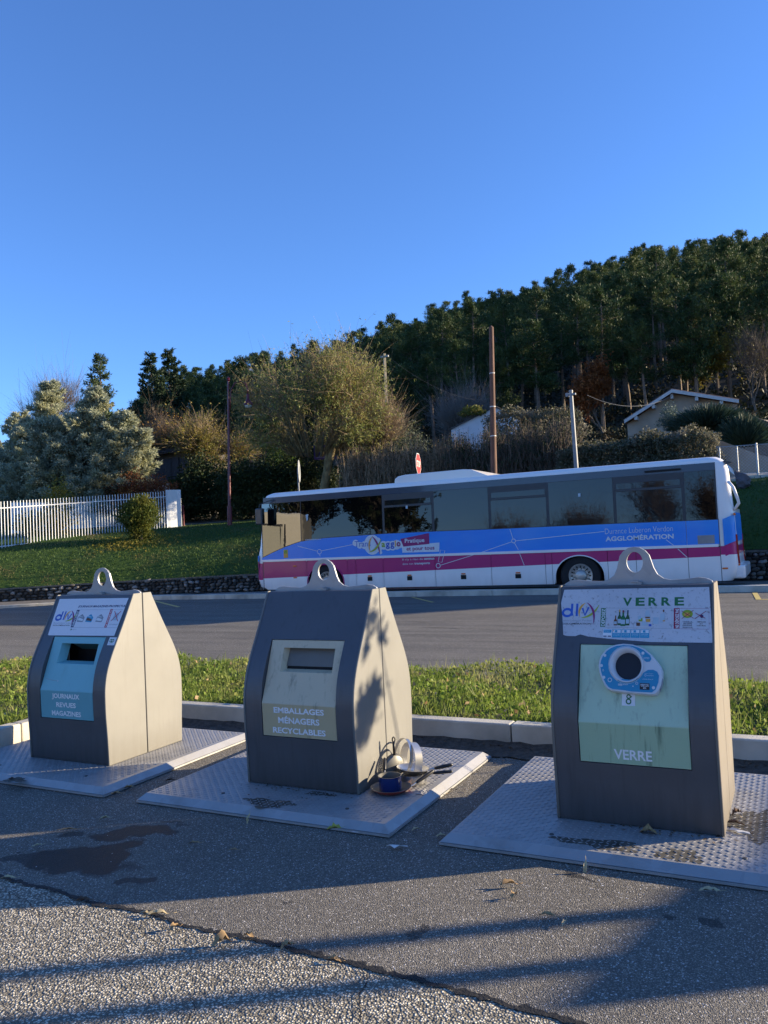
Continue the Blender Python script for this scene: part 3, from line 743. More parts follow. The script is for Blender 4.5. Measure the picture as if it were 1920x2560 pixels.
p.rect(.222, 1.000, .246, 1.130, pr_red, 0, 4); p.text('NE DÉPOSEZ PAS', .226, 1.006, .242, 1.125, pr_white, 1, bold=.03, rot=90)
p.stroke([(-.09, 1.125), (.35, 1.125)], .0015, pr_grey); p.stroke([(-.09, 1.0), (.35, 1.0)], .0015, pr_grey)
for (u, c) in ((-.055, pr_grey), (.035, pr_cyan), (.14, pr_grey)):
    p.poly([(u - .03, 1.04), (u + .035, 1.037), (u + .04, 1.07), (u + .005, 1.095), (u - .028, 1.075)], c, 0)
    p.poly([(u - .028, 1.05), (u + .03, 1.045), (u + .03, 1.058), (u - .02, 1.07)], pr_brown if c is pr_cyan else pr_white, 1)
    p.stroke([(u - .02, 1.078), (u + .02, 1.073)], .003, pr_white, 1)
p.poly([(.275, 1.05), (.32, 1.05), (.325, 1.10), (.28, 1.105)], pr_pale, 0)
p.stroke([(.265, 1.045), (.335, 1.115)], .005, pr_red, 1); p.stroke([(.335, 1.045), (.27, 1.115)], .005, pr_red, 1)
p.text('CARTONS EMBALLAGES', .26, 1.018, .345, 1.026, pr_grey); p.disc(-.11, .985, .006, pr_green); p.text('Imprimé', -.10, .98, -.055, .988, pr_grey)
p.build('print', po)
p = Print(S, .0012); p.rect(.315, .882, .385, .935, pr_white, 0, 3); p.circ(.338, .912, .009, .005, pr_green, 1); p.circ(.358, .912, .009, .005, pr_green, 1); p.stroke([(.349, .912), (.349, .896)], .005, pr_green, 1); p.text('Paprec', .328, .887, .372, .893, pr_grey, 1); p.build('sticker', cA)
p = Print(Pn, .0015); p.stroke([(-.235, .64), (-.16, .628), (-.10, .625)], .0025, pr_grey); p.disc(-.10, .625, .006, pr_pale, 1); p.build('cable', dA)
mb = MB(); mb.poly = None
mb.prism([(.165, .755), (.195, .752), (.20, .80), (.185, .815), (.172, .79)], lambda u, v, t: Pn(u, v, -.05 + t), 0, .004); mb.build('paper_scrap', pr_red, dA)

# --- poster on container C
def q3(px, py): return ((px - 285) * .772 / 995 - .383, 1.217 - (py - 322) * 7.27e-4)
po = poster_base([q3(*a) for a in ((283, 420), (284, 325), (1280, 322), (1282, 688), (900, 688), (620, 670), (480, 655), (440, 643), (425, 644), (405, 655), (340, 654), (300, 640), (310, 575), (297, 500))], None, m_postd, cC)
p = Print(lambda u, v, o: S(u, v, o + .0012), .0006)
def T3(t, x0, y0, x1, y1, m, lv=0, bold=0, rot=0): a = q3(x0, y1); b = q3(x1, y0); p.text(t, a[0], a[1], b[0], b[1], m, lv, bold, rot)
def R3(x0, y0, x1, y1, m, lv=0): a = q3(x0, y1); b = q3(x1, y0); p.rect(a[0], a[1], b[0], b[1], m, lv, 4)
def L3(pts, w, m, lv=0, cl=False): p.stroke([q3(*a) for a in pts], w * 7.5e-4, m, lv, cl)
def G3(pts, m, lv=0): p.poly([q3(*a) for a in pts], m, lv)
a = q3(300, 572); logo_dlv(p, a[0], a[1], .185, .108, sub1='rance Luberon Verdon', sub2='GGLOMÉRATION')
for i, ch in enumerate('VERRE'): T3(ch, 713 + i * 84, 388, 713 + i * 84 + 60, 446, pr_green, 0, bold=.035)
R3(567, 460, 600, 590, pr_green); T3('DEPOSEZ', 573, 465, 597, 585, pr_white, 1, .02, 90)
R3(1045, 463, 1080, 600, pr_crim); T3('NE DÉPOSEZ PAS', 1050, 468, 1077, 596, pr_white, 1, .03, 90)
L3([(602, 460), (1035, 463), (1035, 600), (602, 592)], 1.6, pr_grey, 0, True); L3([(1080, 465), (1262, 466), (1262, 602), (1080, 600)], 2, pr_plum, 0, True)
def bottle(cx, base, h, w, m):
    G3([(cx - w, base), (cx - w, base - h * .5), (cx - w * .35, base - h * .68), (cx - w * .35, base - h), (cx + w * .35, base - h), (cx + w * .35, base - h * .68), (cx + w, base - h * .5), (cx + w, base)], m, 1)
    G3([(cx - w * .8, base - h * .12), (cx - w * .8, base - h * .4), (cx + w * .8, base - h * .4), (cx + w * .8, base - h * .12)], pr_pale, 2)
bottle(694, 578, 105, 13, pr_dgreen); bottle(668, 580, 68, 11, pr_brown); bottle(748, 580, 105, 13, pr_dgreen); bottle(718, 584, 108, 17, pr_green)
G3([(690, 472), (698, 472), (698, 488), (690, 488)], pr_orange, 3); G3([(714, 476), (722, 476), (722, 492), (714, 492)], pr_crim, 3); G3([(744, 476), (752, 476), (752, 494), (744, 494)], pr_navy, 3)
for (x0, y0, x1, y1, m) in ((806, 560, 830, 582, pr_brown), (820, 530, 845, 552, pr_lime), (842, 555, 880, 580, pr_pale), (868, 535, 896, 556, pr_orange), (815, 515, 835, 540, pr_pale), (886, 570, 904, 585, pr_blue), (912, 525, 950, 570, pr_pale), (960, 500, 975, 560, pr_pale), (975, 528, 990, 552, pr_orange), (850, 532, 862, 548, pr_white)): R3(x0, y0, x1, y1, m, 1)
G3([(858, 520), (866, 478), (888, 478), (897, 520)], pr_pale, 1); G3([(862, 522), (895, 522), (892, 530), (864, 530)], pr_brown, 2); bottle(980, 545, 70, 9, pr_pale); G3([(975, 474), (986, 474), (984, 490), (977, 490)], pr_brown, 3)
p.disc(*q3(1130, 502), .026, pr_lime, 1, ry=.020); p.disc(*q3(1128, 506), .014, pr_orange, 2, ry=.010)
L3([(1093, 482), (1168, 532)], 3.5, pr_crim, 3); L3([(1168, 478), (1095, 534)], 3.5, pr_crim, 3)
L3([(1178, 496), (1240, 532)], 3.5, pr_crim, 3); L3([(1245, 484), (1174, 536)], 3.5, pr_crim, 3); p.disc(*q3(1218, 518), .008, pr_navy, 1)
for i, s_ in enumerate(('VAISSELLE', 'EN VERRE', 'PORCELAINE', 'faïence')): T3(s_, 1100 + (i == 1) * 6, 550 + i * 12, 1158, 559 + i * 12, pr_black, 0, .01)
for i, s_ in enumerate(('AMPOULES', 'ET', 'NÉONS')): T3(s_, 1188 + (i == 1) * 18, 550 + i * 12, 1242 - (i == 1) * 18, 559 + i * 12, pr_black, 0, .01)
for i in range(5):
    x0 = 589 + i * 61; R3(x0, 606, x0 + 58, 662, pr_cyan if i else pr_white); R3(x0 + 3, 609, x0 + 55, 630, pr_white if i else pr_cyan, 1)
    if i:
        R3(x0 + 18, 612, x0 + 34, 628, pr_cyan, 2); T3('scannez', x0 + 8, 636, x0 + 50, 641, pr_white, 1); T3('la carte', x0 + 8, 646, x0 + 50, 651, pr_white, 1); T3('%d' % i, x0 + 5, 611, x0 + 10, 620, pr_orange, 2)
    else: T3('Bonjour', x0 + 10, 614, x0 + 45, 624, pr_white, 2); R3(x0 + 3, 650, x0 + 25, 657, pr_navy, 1); R3(x0 + 32, 650, x0 + 54, 657, pr_navy, 1)
p.build('print', po)

# --- bottle inlet on container C
m_abs = mat('white_plastic', (.66, .67, .68), .35, var=.04, coat=.2); m_absb = mat('inlet_blue', (.025, .27, .46), .4, var=.05)
def q4(px, py): return ((px - 750) * 7.39e-4 + .004, .929 - (py - 712) * 7.15e-4)
outl = [(535, 860), (540, 825), (553, 790), (580, 755), (610, 733), (650, 717), (700, 710), (760, 714), (800, 725), (840, 743), (885, 780), (915, 815), (940, 848), (952, 880), (952, 925), (945, 970), (930, 1010), (912, 1032), (885, 1036), (740, 1030), (625, 1020), (600, 1010), (578, 985), (555, 940), (542, 900)]
O4 = [q4(*a) for a in outl]; hc = q4(722, 850); HR = .105
dev = empty('bottle_inlet'); dev.parent = cC
def D(u, v, t): return Pn(u, v, .002 + t)
mb = MB(); hole = [(hc[0] + .083 * math.cos(a), hc[1] + .082 * math.sin(a)) for a in np.linspace(0, 2 * math.pi, 33)[:-1]]
tr = tessellate_polygon([[Vector((u, v, 0)) for u, v in O4], [Vector((u, v, 0)) for u, v in hole]]); al = O4 + hole
mb.v = [tuple(D(u, v, .040)) for u, v in al]; mb.f = [tuple(t) for t in tr]; mb.m = [0] * len(tr)
b = len(mb.v); n = len(O4); cc = (sum(u for u, v in O4) / n, sum(v for u, v in O4) / n)
mb.v += [tuple(D(cc[0] + (u - cc[0]) * 1.03, cc[1] + (v - cc[1]) * 1.03, .032)) for u, v in O4] + [tuple(D(cc[0] + (u - cc[0]) * 1.03, cc[1] + (v - cc[1]) * 1.03, 0)) for u, v in O4]
for i in range(n):
    j = (i + 1) % n; mb.f += [(i, j, b + j, b + i), (b + i, b + j, b + n + j, b + n + i)]; mb.m += [0, 0]
body = mb.build('housing', m_abs, None, fix=True, smooth=40); body.parent = dev
mb = MB(); K = 32
for (r_, t_, dx, dz) in ((.083, .0405, 0, 0), (.085, .046, 0, 0), (.079, .047, 0, 0), (.066, .02, .004, -.001), (.062, -.005, .006, -.002)):
    mb.v += [tuple(D(hc[0] + dx + r_ * math.cos(2 * math.pi * k / K), hc[1] + dz + r_ * math.sin(2 * math.pi * k / K), t_)) for k in range(K)]
for i in range(4):
    for k in range(K): mb.f.append((i * K + k, i * K + (k + 1) % K, (i + 1) * K + (k + 1) % K, (i + 1) * K + k)); mb.m.append(0)
mb.build('funnel', m_abs, dev, smooth=True)
mb = MB(); mb.v += [tuple(D(hc[0] + .006 + .0655 * math.cos(2 * math.pi * k / K), hc[1] - .002 + .0655 * math.sin(2 * math.pi * k / K), .012)) for k in range(K)]; mb.f = [tuple(range(K))]; mb.m = [0]; mb.build('rubber_flap', mat('inlet_black', (.008, .01, .018), .55), dev)
p = Print(D, .0008); p.fn = lambda u, v, o: D(u, v, .0405 + o)
def G4(pts, m, lv=0): p.poly([q4(*a) for a in pts], m, lv)
arcA = [(hc[0] + .089 * math.cos(a), hc[1] + .088 * math.sin(a)) for a in np.linspace(rad(35), rad(248), 26)]
inn = lambda s_: [(cc[0] + (u - cc[0]) * s_, cc[1] + (v - cc[1]) * s_) for u, v in O4]
I = inn(.955); Lft = [I[k] for k in (10, 9, 8, 7, 6, 5, 4, 3, 2, 1, 0, 24, 23, 22, 21, 20)]
bulb = [q4(880, 822), q4(858, 828), q4(838, 818), q4(826, 800)]
poly = Lft + [q4(700, 1018), q4(700, 945)] + arcA[::-1][1:] 
p.poly(poly[:] + bulb[::-1][:0], pr_cyan if False else m_absb)
G4([(700, 945), (700, 1018), (760, 1025), (890, 1026), (915, 1005), (932, 960), (937, 915), (925, 890), (900, 878), (865, 880), (835, 900), (805, 935), (770, 950)], m_absb)
G4([(826, 800), (812, 772), (800, 752), (840, 752), (880, 785), (888, 808), (876, 826), (855, 828), (838, 818)], m_absb, .4)
for (x_, y_) in ((832, 770), (575, 790), (553, 860), (571, 938), (901, 995)): p.disc(*q4(x_, y_), .0075, m_abs, 1)
p.circ(*q4(612, 954), .009, .003, m_abs, 1); p.circ(*q4(792, 970), .0055, .002, m_abs, 1); p.circ(*q4(565, 891), .004, .0015, m_abs, 1); p.disc(*q4(767, 990), .003, m_abs, 1)
R = lambda x0, y0, x1, y1, m, lv: p.rect(q4(x0, y1)[0], q4(x0, y1)[1], q4(x1, y0)[0], q4(x1, y0)[1], m, lv)
Tx = lambda t, x0, y0, x1, y1, m, lv=1, bd=0: p.text(t, q4(x0, y1)[0], q4(x0, y1)[1], q4(x1, y0)[0], q4(x1, y0)[1], m, lv, bd)
R(812, 968, 875, 1010, pr_black, 1); Tx('PRÉSENTEZ', 817, 972, 870, 981, pr_white, 2, .03); Tx('VOTRE CARTE', 817, 983, 870, 991, pr_white, 2, .03); Tx('ICI', 834, 995, 853, 1005, pr_white, 2, .04)
Tx('plastic', 700, 975, 735, 987, pr_white); Tx('omnium', 668, 972, 696, 990, pr_white, 1, .02); Tx('Points d\'apport', 845, 902, 900, 908, pr_white); Tx('volontaire', 858, 914, 902, 920, pr_white); p.circ(*q4(849, 917), .004, .001, pr_white, 1); Tx('www.dlva.fr', 828, 938, 900, 944, pr_white)
Tx('CITEO', 840, 797, 874, 808, pr_white); p.circ(hc[0] - .0, hc[1] + .0, .0895, .0012, pr_white, 1)
p.build('inlet_print', dev)
mb = MB(); mb.prism([q4(938, 945), q4(950, 930), q4(950, 960), q4(935, 1012)], lambda u, v, t: D(u + .006, v, t), .012, .034); mb.build('grip', pr_grey, dev)
p = Print(Pn, .001); a = (-.045, .645); p.rect(-.045, .645, .02, .70, pr_white, 0); p.circ(-.012, .665, .011, .006, pr_green, 1); p.circ(-.012, .688, .0085, .005, pr_green, 1); p.stroke([(-.012, .676), (.004, .69)], .004, pr_green, 1); p.build('sticker', cC)

# ================================================================ BUS
BX, BY = -7.7, 19.4
bus = empty('coach', (BX, BY, .10)); tag(bus, 'white single-deck coach with blue and magenta side bands parked across the road', 'bus')
def lx(x): return x - BX
def paintmat(name, col, rough=.28, var=.03, coat=.5, dirt=.25):
    t = NT(name); v = t.coord(); v2 = t.coord(scale=(2, 2, .6))
    c = t.mix(tuple(x * (1 - var) for x in col), tuple(min(1, x * (1 + var)) for x in col), t.noise(v, 1.2, 4))
    sx = t.n('ShaderNodeSeparateXYZ'); t.l(t.n('ShaderNodeTexCoord').outputs['Object'], sx.inputs[0])
    low = t.ramp(t.math('ADD', sx.outputs[2], t.math('MULTIPLY', t.noise(v2, 1.5, 6, .65), .5)), [(.38, dirt), (.80, 0)])
    c = t.mix(c, (.12, .105, .085), low)
    t.set(Base_Color=c, Roughness=rough); t.b.inputs['Coat Weight'].default_value = coat; t.b.inputs['Coat Roughness'].default_value = .06
    return t.m
b_white = paintmat('bus_white', (.88, .84, .80)); b_mag = paintmat('bus_magenta', (.46, .008, .15), coat=.15); b_dark = mat('bus_trim', (.045, .047, .052), .35, var=.1)
b_navy = paintmat('bus_roof_band', (.018, .028, .055), .25)
b_under = mat('bus_underside', (.012, .012, .012), .9)
def bluemat():
    t = NT('bus_blue'); v = t.coord(scale=(.35, .35, 1.6)); t.set(Base_Color=t.mix((.006, .24, .78), (.06, .34, .78), t.ramp(t.noise(v, 1.0, 3), [(.50, 0), (.75, .8)])), Roughness=.4)
    t.b.inputs['Coat Weight'].default_value = .15; t.b.inputs['Coat Roughness'].default_value = .06; return t.m
b_blue = bluemat()
def glassmat(name, col, wav=.05, ior=1.55):
    t = NT(name); v = t.coord(scale=(1, 1, 1.6)); t.set(Base_Color=col, Roughness=.015); t.b.inputs['IOR'].default_value = ior
    t.bump(t.noise(v, 2.6, 2), wav, .05); return t.m
b_glass = glassmat('bus_glass', (.004, .004, .004), .018); b_glass2 = glassmat('bus_glass_grey', (.016, .017, .017), .018); b_glass0 = glassmat('bus_glass_front', (.004, .004, .004), .012, 2.3); b_frame = mat('window_frame', (.035, .036, .040), .4)
b_tyre = mat('tyre', (.016, .016, .017), .85, var=.3, bump=.3); b_rim = mat('rim_steel', (.50, .47, .42), .38, .55, var=.2); b_orange = mat('marker_orange', (.75, .16, .02), .3); b_red = mat('tail_red', (.35, .01, .01), .25)

def tilt(x): return (x + 14) / 12.5                       # the bands slope a little towards the rear
def zstrip(x): return 1.165 - .055 * tilt(x)
def zmag(x): return .655 + .22 * tilt(x)
_gx = [-14.06, -13.6, -13.18, -12.66, -11.9, -10.0, -8.4, -6.9, -3.8, -1.45]; _gz = [1.25, 1.42, 1.56, 1.69, 1.755, 1.785, 1.775, 1.755, 1.73, 1.70]
def zglass(x): return float(np.interp(x, _gx, _gz))
def ztop(x): return 3.175 - .035 * tilt(x)
def front_x(z): return float(np.interp(z, [.30, .40, .63, 1.34, 1.5, 2.3, 2.9, 3.1, 3.17], [-13.98, -14.18, -14.26, -14.25, -14.18, -14.07, -13.99, -13.90, -13.72]))
def rear_x(z): return float(np.interp(z, [.30, .44, .67, 1.04, 1.76, 2.3, 2.94, 3.07, 3.15], [-1.28, -1.13, -1.10, -1.12, -1.13, -1.17, -1.21, -1.33, -1.48]))
WD = 2.55
def ring_section(kind, inset, dx, z0, z1, rr=.16):
    P = []
    zs = list(np.linspace(z0, z1 - rr, 12)); 
    for z in zs: P.append((inset + .012 + .033 * max(0, (z - 1.2) / 1.9), z))
    for a in np.linspace(15, 90, 6): P.append((inset + .045 + rr - rr * math.cos(rad(a)), z1 - rr + rr * math.sin(rad(a))))
    P = P + [(WD - y, z) for y, z in P[::-1]]
    return [((front_x(z) + dx if kind == 'f' else rear_x(z) - dx), y, z) for y, z in P]
def loft(secs, mi=0, capa=True, capb=True):
    mb = MB(); n = len(secs[0])
    for s_ in secs: mb.v += [(lx(x), y, z - .10) for x, y, z in s_]
    for i in range(len(secs) - 1):
        for k in range(n - 1):
            a = i * n + k; mb.f.append((a, a + n, a + n + 1, a + 1)); mb.m.append(mi)
    if capa: mb.f.append(tuple(range(n))); mb.m.append(mi)
    if capb: mb.f.append(tuple((len(secs) - 1) * n + k for k in range(n))[::-1]); mb.m.append(mi)
    return mb
secs = [ring_section('f', i, d, 1.10, 3.172) for i, d in ((.17, .0), (.085, .02), (.03, .07), (.0, .16))] + [ring_section('r', i, d, 1.10, 3.14) for i, d in ((.0, .22), (.03, .10), (.08, .035), (.15, .0))]
loft(secs).build('body', b_white, bus, smooth=50, fix=True)
# lower nose and tail corners, underbody, inner walls
def low_corner(kind, x_in):
    P0 = [(z, (front_x(z) if kind == 'f' else rear_x(z))) for z in np.linspace(.32, 1.10, 9)]; mb = MB(); secs = []
    for i, d in ((.17, 0), (.085, .02), (.03, .07), (0, .16)):
        secs.append([(x + (d if kind == 'f' else -d), i, z) for z, x in P0])
    s_ = secs + [[(x_in, 0, z) for z, x in P0]]; s_ = [[(x, WD - y, z) for x, y, z in q] for q in s_[::-1]] + s_
    m = len(s_[0])
    for q in s_: mb.v += [(lx(x), y, z - .10) for x, y, z in q]
    for i in range(len(s_) - 1):
        for k in range(m - 1):
            a = i * m + k; mb.f.append((a, a + 1, a + m + 1, a + m)); zz = (P0[k][0] + P0[k + 1][0]) / 2; mb.m.append(0 if zz < (zmag(-14) if kind == 'f' else zmag(-1.4)) else 1)
    return mb
o = low_corner('f', -14.02).build('front_corner', [b_white, b_mag], bus, smooth=50, fix=True)
o = low_corner('r', -1.47).build('rear_corner', [b_white, b_mag], bus, smooth=50, fix=True)
mb = MB(); mb.box((lx(-13.95), .30, .30), (lx(-1.5), WD - .30, 1.0)); mb.box((lx(-13.95), .05, .9), (lx(-1.5), WD - .05, 1.02)); mb.build('underbody', b_under, bus)
WHEELS = [(-11.86, .52), (-4.65, .52)]
def arch(x):
    z = 0
    for wx_, r in WHEELS:
        d = abs(x - wx_); R_ = .60
        if d < R_: z = max(z, .50 + math.sqrt(R_ * R_ - d * d) * (.84 if d < R_ else 0))
    return z
seams = [-14.02, -12.48, -11.13, -10.86, -10.0, -8.46, -6.9, -5.49, -5.32, -3.97, -3.31, -2.16, -1.47]
def skirt(x0, x1, near):
    mb = MB(); N = max(2, int((x1 - x0) / .035)); xs = np.linspace(x0 + .006, x1 - .006, N); y0, y1 = (0, .02) if near else (WD, WD - .02)
    for a, b in zip(xs[:-1], xs[1:]):
        la, lb = max(.32, arch(a)), max(.32, arch(b)); ta, tb = zstrip(a) - .025, zstrip(b) - .025
        za, zb = zmag(a), zmag(b)
        def q(p0, p1, p2, p3, mi):
            V = [(lx(a), y0, p0 - .1), (lx(b), y0, p1 - .1), (lx(b), y0, p2 - .1), (lx(a), y0, p3 - .1)]; V2 = [(x, y1, z) for x, y, z in V]
            mb.add(V + V2, [(0, 1, 2, 3), (4, 7, 6, 5), (0, 4, 5, 1)], mi)
        if la < za or lb < zb: q(min(la, za), min(lb, zb), zb, za, 0)
        q(max(la, za), max(lb, zb), tb, ta, 1)
    return mb.build('skirt_panel', [b_white, b_mag], bus)
for near in (True, False):
    for a, b in zip(seams[:-1], seams[1:]): skirt(a, b, near)
# arch lips
for wx_, r in WHEELS:
    for yy in (-.008, WD + .008):
        mb = MB(); P = [(lx(wx_ + .60 * math.cos(t)), yy, .50 + .60 * math.sin(t) * .84 - .1) for t in np.linspace(.0, math.pi, 24)]
        mb.tube([(P[0][0], yy, .24)] + P + [(P[-1][0], yy, .24)], .016, 6); mb.build('arch_lip', b_white if wx_ > -8 else b_mag, bus, smooth=True)
# wheels
wmb = MB(); wmb.lathe([(.30, .27), (.47, .26), (.50, .22), (.505, .12), (.50, .03), (.47, -.005), (.40, -.012), (.31, .0), (.295, .03)], axis='Y', n=40)
tyre = wmb.mesh('tyre', b_tyre, smooth=40)
wmb = MB(); wmb.lathe([(.298, .02), (.290, .0), (.268, .004), (.262, .03), (.235, .035), (.20, .055), (.155, .05), (.15, .02), (.13, -.01), (.09, -.03), (.0, -.035)], axis='Y', n=40); rim = wmb.mesh('rim', b_rim, smooth=40)
wmb = MB()
for k in range(16):
    a = 2 * math.pi * k / 16; c = Vector((math.cos(a), 0, math.sin(a))); t_ = Vector((-math.sin(a), 0, math.cos(a))); wmb.obox(c * .222 + Vector((0, .037, 0)), c * .026, t_ * .013, (0, .008, 0))
for k in range(10):
    a = 2 * math.pi * k / 10 + .2; wmb.obox(Vector((math.cos(a) * .175, .047, math.sin(a) * .175)), (.010, 0, 0), (0, .014, 0), (0, 0, .010))
vent = wmb.mesh('hand_hole', b_under)
for wx_, r in WHEELS:
    for side in (0, 1):
        wh = empty('wheel', (lx(wx_), .06 if side == 0 else WD - .06, r - .115)); wh.parent = bus
        if side: wh.rotation_euler = (0, 0, math.pi)
        link('tyre', tyre, wh); link('rim', rim, wh); tag(link('hand_holes', vent, wh), kind='stuff')
        if wx_ > -8: link('tyre', tyre, wh, loc=(0, .32, 0))

# side bands: white rail, blue, glass base, roof band
def band(name, x0, x1, f0, f1, y, m, th=.006, N=None, far=False, split=None):
    xs = list(np.linspace(x0, x1, N or max(2, int((x1 - x0) / .25)))); mb = MB()
    for a, b in zip(xs[:-1], xs[1:]):
        V = [(lx(a), f0(a)), (lx(b), f0(b)), (lx(b), f1(b)), (lx(a), f1(a))]
        ya = lambda z: y + .012 * 0 + .045 * max(0, (z - 1.7) / 1.4)
        F_ = [(x, ya(z) if not far else WD - ya(z), z - .1) for x, z in V]; B_ = [(x, yy + (th if not far else -th), z) for x, yy, z in F_]
        mb.add(F_ + B_, [(0, 1, 2, 3), (0, 4, 5, 1), (3, 2, 6, 7), (1, 5, 6, 2), (0, 3, 7, 4)])
    return mb.build(name, m, bus)
for far in (False, True):
    band('side_rail', -14.03, -1.50, lambda x: zstrip(x) - .022, lambda x: zstrip(x) + .042, -.016, b_white, .03, far=far)
    band('blue_band', -14.03, -2.165, lambda x: zstrip(x) + .04, lambda x: max(zstrip(x) + .045, zglass(x) - .004), -.004, b_blue, .006, N=60, far=far)
    band('blue_band', -2.155, -1.475, lambda x: zstrip(x) + .04, lambda x: zglass(x) - .004, -.004, b_blue, .006, far=far)
    band('window_surround', -14.06 + .05, -1.47, lambda x: zglass(x) - .004, lambda x: 2.865 - .035 * tilt(x), -.004, b_frame, .004, N=60, far=far)
    band('roof_band', -13.93, -1.47, lambda x: 2.865 - .035 * tilt(x), lambda x: 3.035 - .035 * tilt(x), -.006, b_navy, .012, far=far)
divs = [-13.99, -12.62, -9.96, -8.43, -6.89, -5.33, -3.75, -2.155, -1.49]
for far in (False, True):
    for i, (a, b) in enumerate(zip(divs[:-1], divs[1:])):
        hop = i in (2, 4, 6); g = b_glass0 if i == 0 else (b_glass if i in (1, 2, 7) else b_glass2)
        topf = (lambda x: 2.855 - .035 * tilt(x)) if not hop else (lambda x: 2.50 - .03 * tilt(x))
        N = 14 if i < 2 else 2; mg = .012 if not hop else .06
        w = band('window_pane', a + mg, b - mg, lambda x: zglass(x) + .012, topf, -.009, g, .005, N=N, far=far)
        if hop:
            h = band('hopper_pane', a + .08, b - .08, lambda x: 2.565 - .03 * tilt(x), lambda x: 2.70 - .03 * tilt(x), -.012, b_glass2, .006, N=2, far=far); h.parent = w
            h = band('hopper_bar', a + .06, b - .06, lambda x: 2.515 - .03 * tilt(x), lambda x: 2.545 - .03 * tilt(x), -.018, b_dark, .014, N=2, far=far); h.parent = w
# rear lighter blue corner sweep (blue and magenta wrap round the tail)
def wrap(f0, f1, m, name):
    st = [(.0, .26), (0, .22), (.012, .15), (.03, .10), (.08, .035), (.12, .01)]; N = 6
    for side in (0, 1):
        mb = MB()
        for (i, d) in st:
            for k in range(N + 1):
                t = k / N; s_ = (.26 - d) / .25; z = f0(s_) + (f1(s_) - f0(s_)) * t; y = i - .005; mb.v.append((lx(rear_x(z) - d + .004), y if side == 0 else WD - y, z - .1))
        for a in range(len(st) - 1):
            for k in range(N): q = a * (N + 1) + k; mb.f.append((q, q + N + 1, q + N + 2, q + 1)); mb.m.append(0)
        mb.build(name, m, bus, smooth=True)
wrap(lambda s: 1.10 + .10 * s, lambda s: 1.70 + .10 * s, b_blue, 'blue_corner'); wrap(lambda s: zmag(-1.45) + .08 * s, lambda s: 1.11 + .10 * s, b_mag, 'magenta_corner')
mb = MB(); mb.box((lx(-1.475), -.002, .22), (lx(-1.462), .01, 1.62)); mb.build('seam', b_dark, bus)
# rear face
def rearq(name, y0, y1, z0, z1, m, off=.008, th=.02):
    mb = MB(); zs = np.linspace(z0, z1, 6)
    for a, b in zip(zs[:-1], zs[1:]):
        mb.add([(lx(rear_x(a) + off), y0, a - .1), (lx(rear_x(a) + off), y1, a - .1), (lx(rear_x(b) + off), y1, b - .1), (lx(rear_x(b) + off), y0, b - .1)], [(0, 1, 2, 3)])
        mb.add([(lx(rear_x(a) + off), y0, a - .1), (lx(rear_x(a) - th), y0, a - .1), (lx(rear_x(b) - th), y0, b - .1), (lx(rear_x(b) + off), y0, b - .1)], [(0, 1, 2, 3)])
    return mb.build(name, m, bus)
rearq('rear_window', .20, WD - .20, 1.95, 2.80, b_glass); rearq('tail_light', .10, .26, .70, 1.35, b_red, .016); rearq('tail_light', WD - .26, WD - .10, .70, 1.35, b_red, .016)
rearq('indicator', .09, .26, .62, .695, b_orange, .016); rearq('rear_lower_blue', .30, WD - .30, 1.2, 1.85, b_blue, .006); rearq('marker_lamp', .05, .20, 1.78, 1.83, b_orange, .02)
mb = MB(); mb.box((lx(-1.26), .07, .26), (lx(-.98), WD - .07, .56)); o = mb.build('rear_bumper', b_white, bus); bevel(o, .05, 3)
mb = MB(); mb.tube([(lx(-1.22), .05, 2.45), (lx(-1.12), .04, 2.30), (lx(-1.05), .06, 2.05), (lx(-1.03), .12, 1.95), (lx(-1.13), .16, 1.80)], .035, 8); mb.build('grab_tube', b_white, bus, smooth=True)
mb = MB(); mb.prism([(lx(-1.30), 2.92), (lx(-1.17), 2.90), (lx(-1.08), 2.83), (lx(-1.14), 2.86), (lx(-1.22), 2.84)], lambda u, v, t: (u, t, v), .1, .2); mb.build('rear_camera', b_dark, bus)
# front face: windscreen, lamps, bumper line
def frontq(name, y0, y1, z0, z1, m, off=.01):
    mb = MB(); zs = np.linspace(z0, z1, 8)
    for a, b in zip(zs[:-1], zs[1:]):
        mb.add([(lx(front_x(a) - off), y0, a - .1), (lx(front_x(a) - off), y1, a - .1), (lx(front_x(b) - off), y1, b - .1), (lx(front_x(b) - off), y0, b - .1)], [(3, 2, 1, 0)])
    return mb.build(name, m, bus)
frontq('windscreen', .12, WD - .12, 1.35, 2.80, b_glass); frontq('headlight', .16, .5, .72, .92, b_glass2); frontq('headlight', WD - .5, WD - .16, .72, .92, b_glass2); frontq('front_grille', .6, WD - .6, .55, 1.1, b_dark); frontq('destination_sign', .5, WD - .5, 2.85, 3.05, b_glass)
def cornerq(y0, z0, z1, m, name):
    mb = MB(); zs = np.linspace(z0, z1, 8); st = [(.165, -.004), (.085, .014), (.03, .064), (0, .12)]
    for a, b in zip(zs[:-1], zs[1:]):
        for (i0, d0), (i1, d1) in zip(st[:-1], st[1:]):
            mb.add([(lx(front_x(a) + d0), i0 - .006, a - .1), (lx(front_x(a) + d1), i1 - .006, a - .1), (lx(front_x(b) + d1), i1 - .006, b - .1), (lx(front_x(b) + d0), i0 - .006, b - .1)], [(0, 1, 2, 3)])
    return mb.build(name, m, bus, smooth=True)
cornerq(0, 1.16, 1.33, b_blue, 'corner_blue'); cornerq(0, .96, 1.15, b_mag, 'corner_magenta')
mb = MB(); mb.box((lx(-14.0), -.003, .22), (lx(-13.985), .008, 1.03)); mb.build('seam', b_dark, bus)
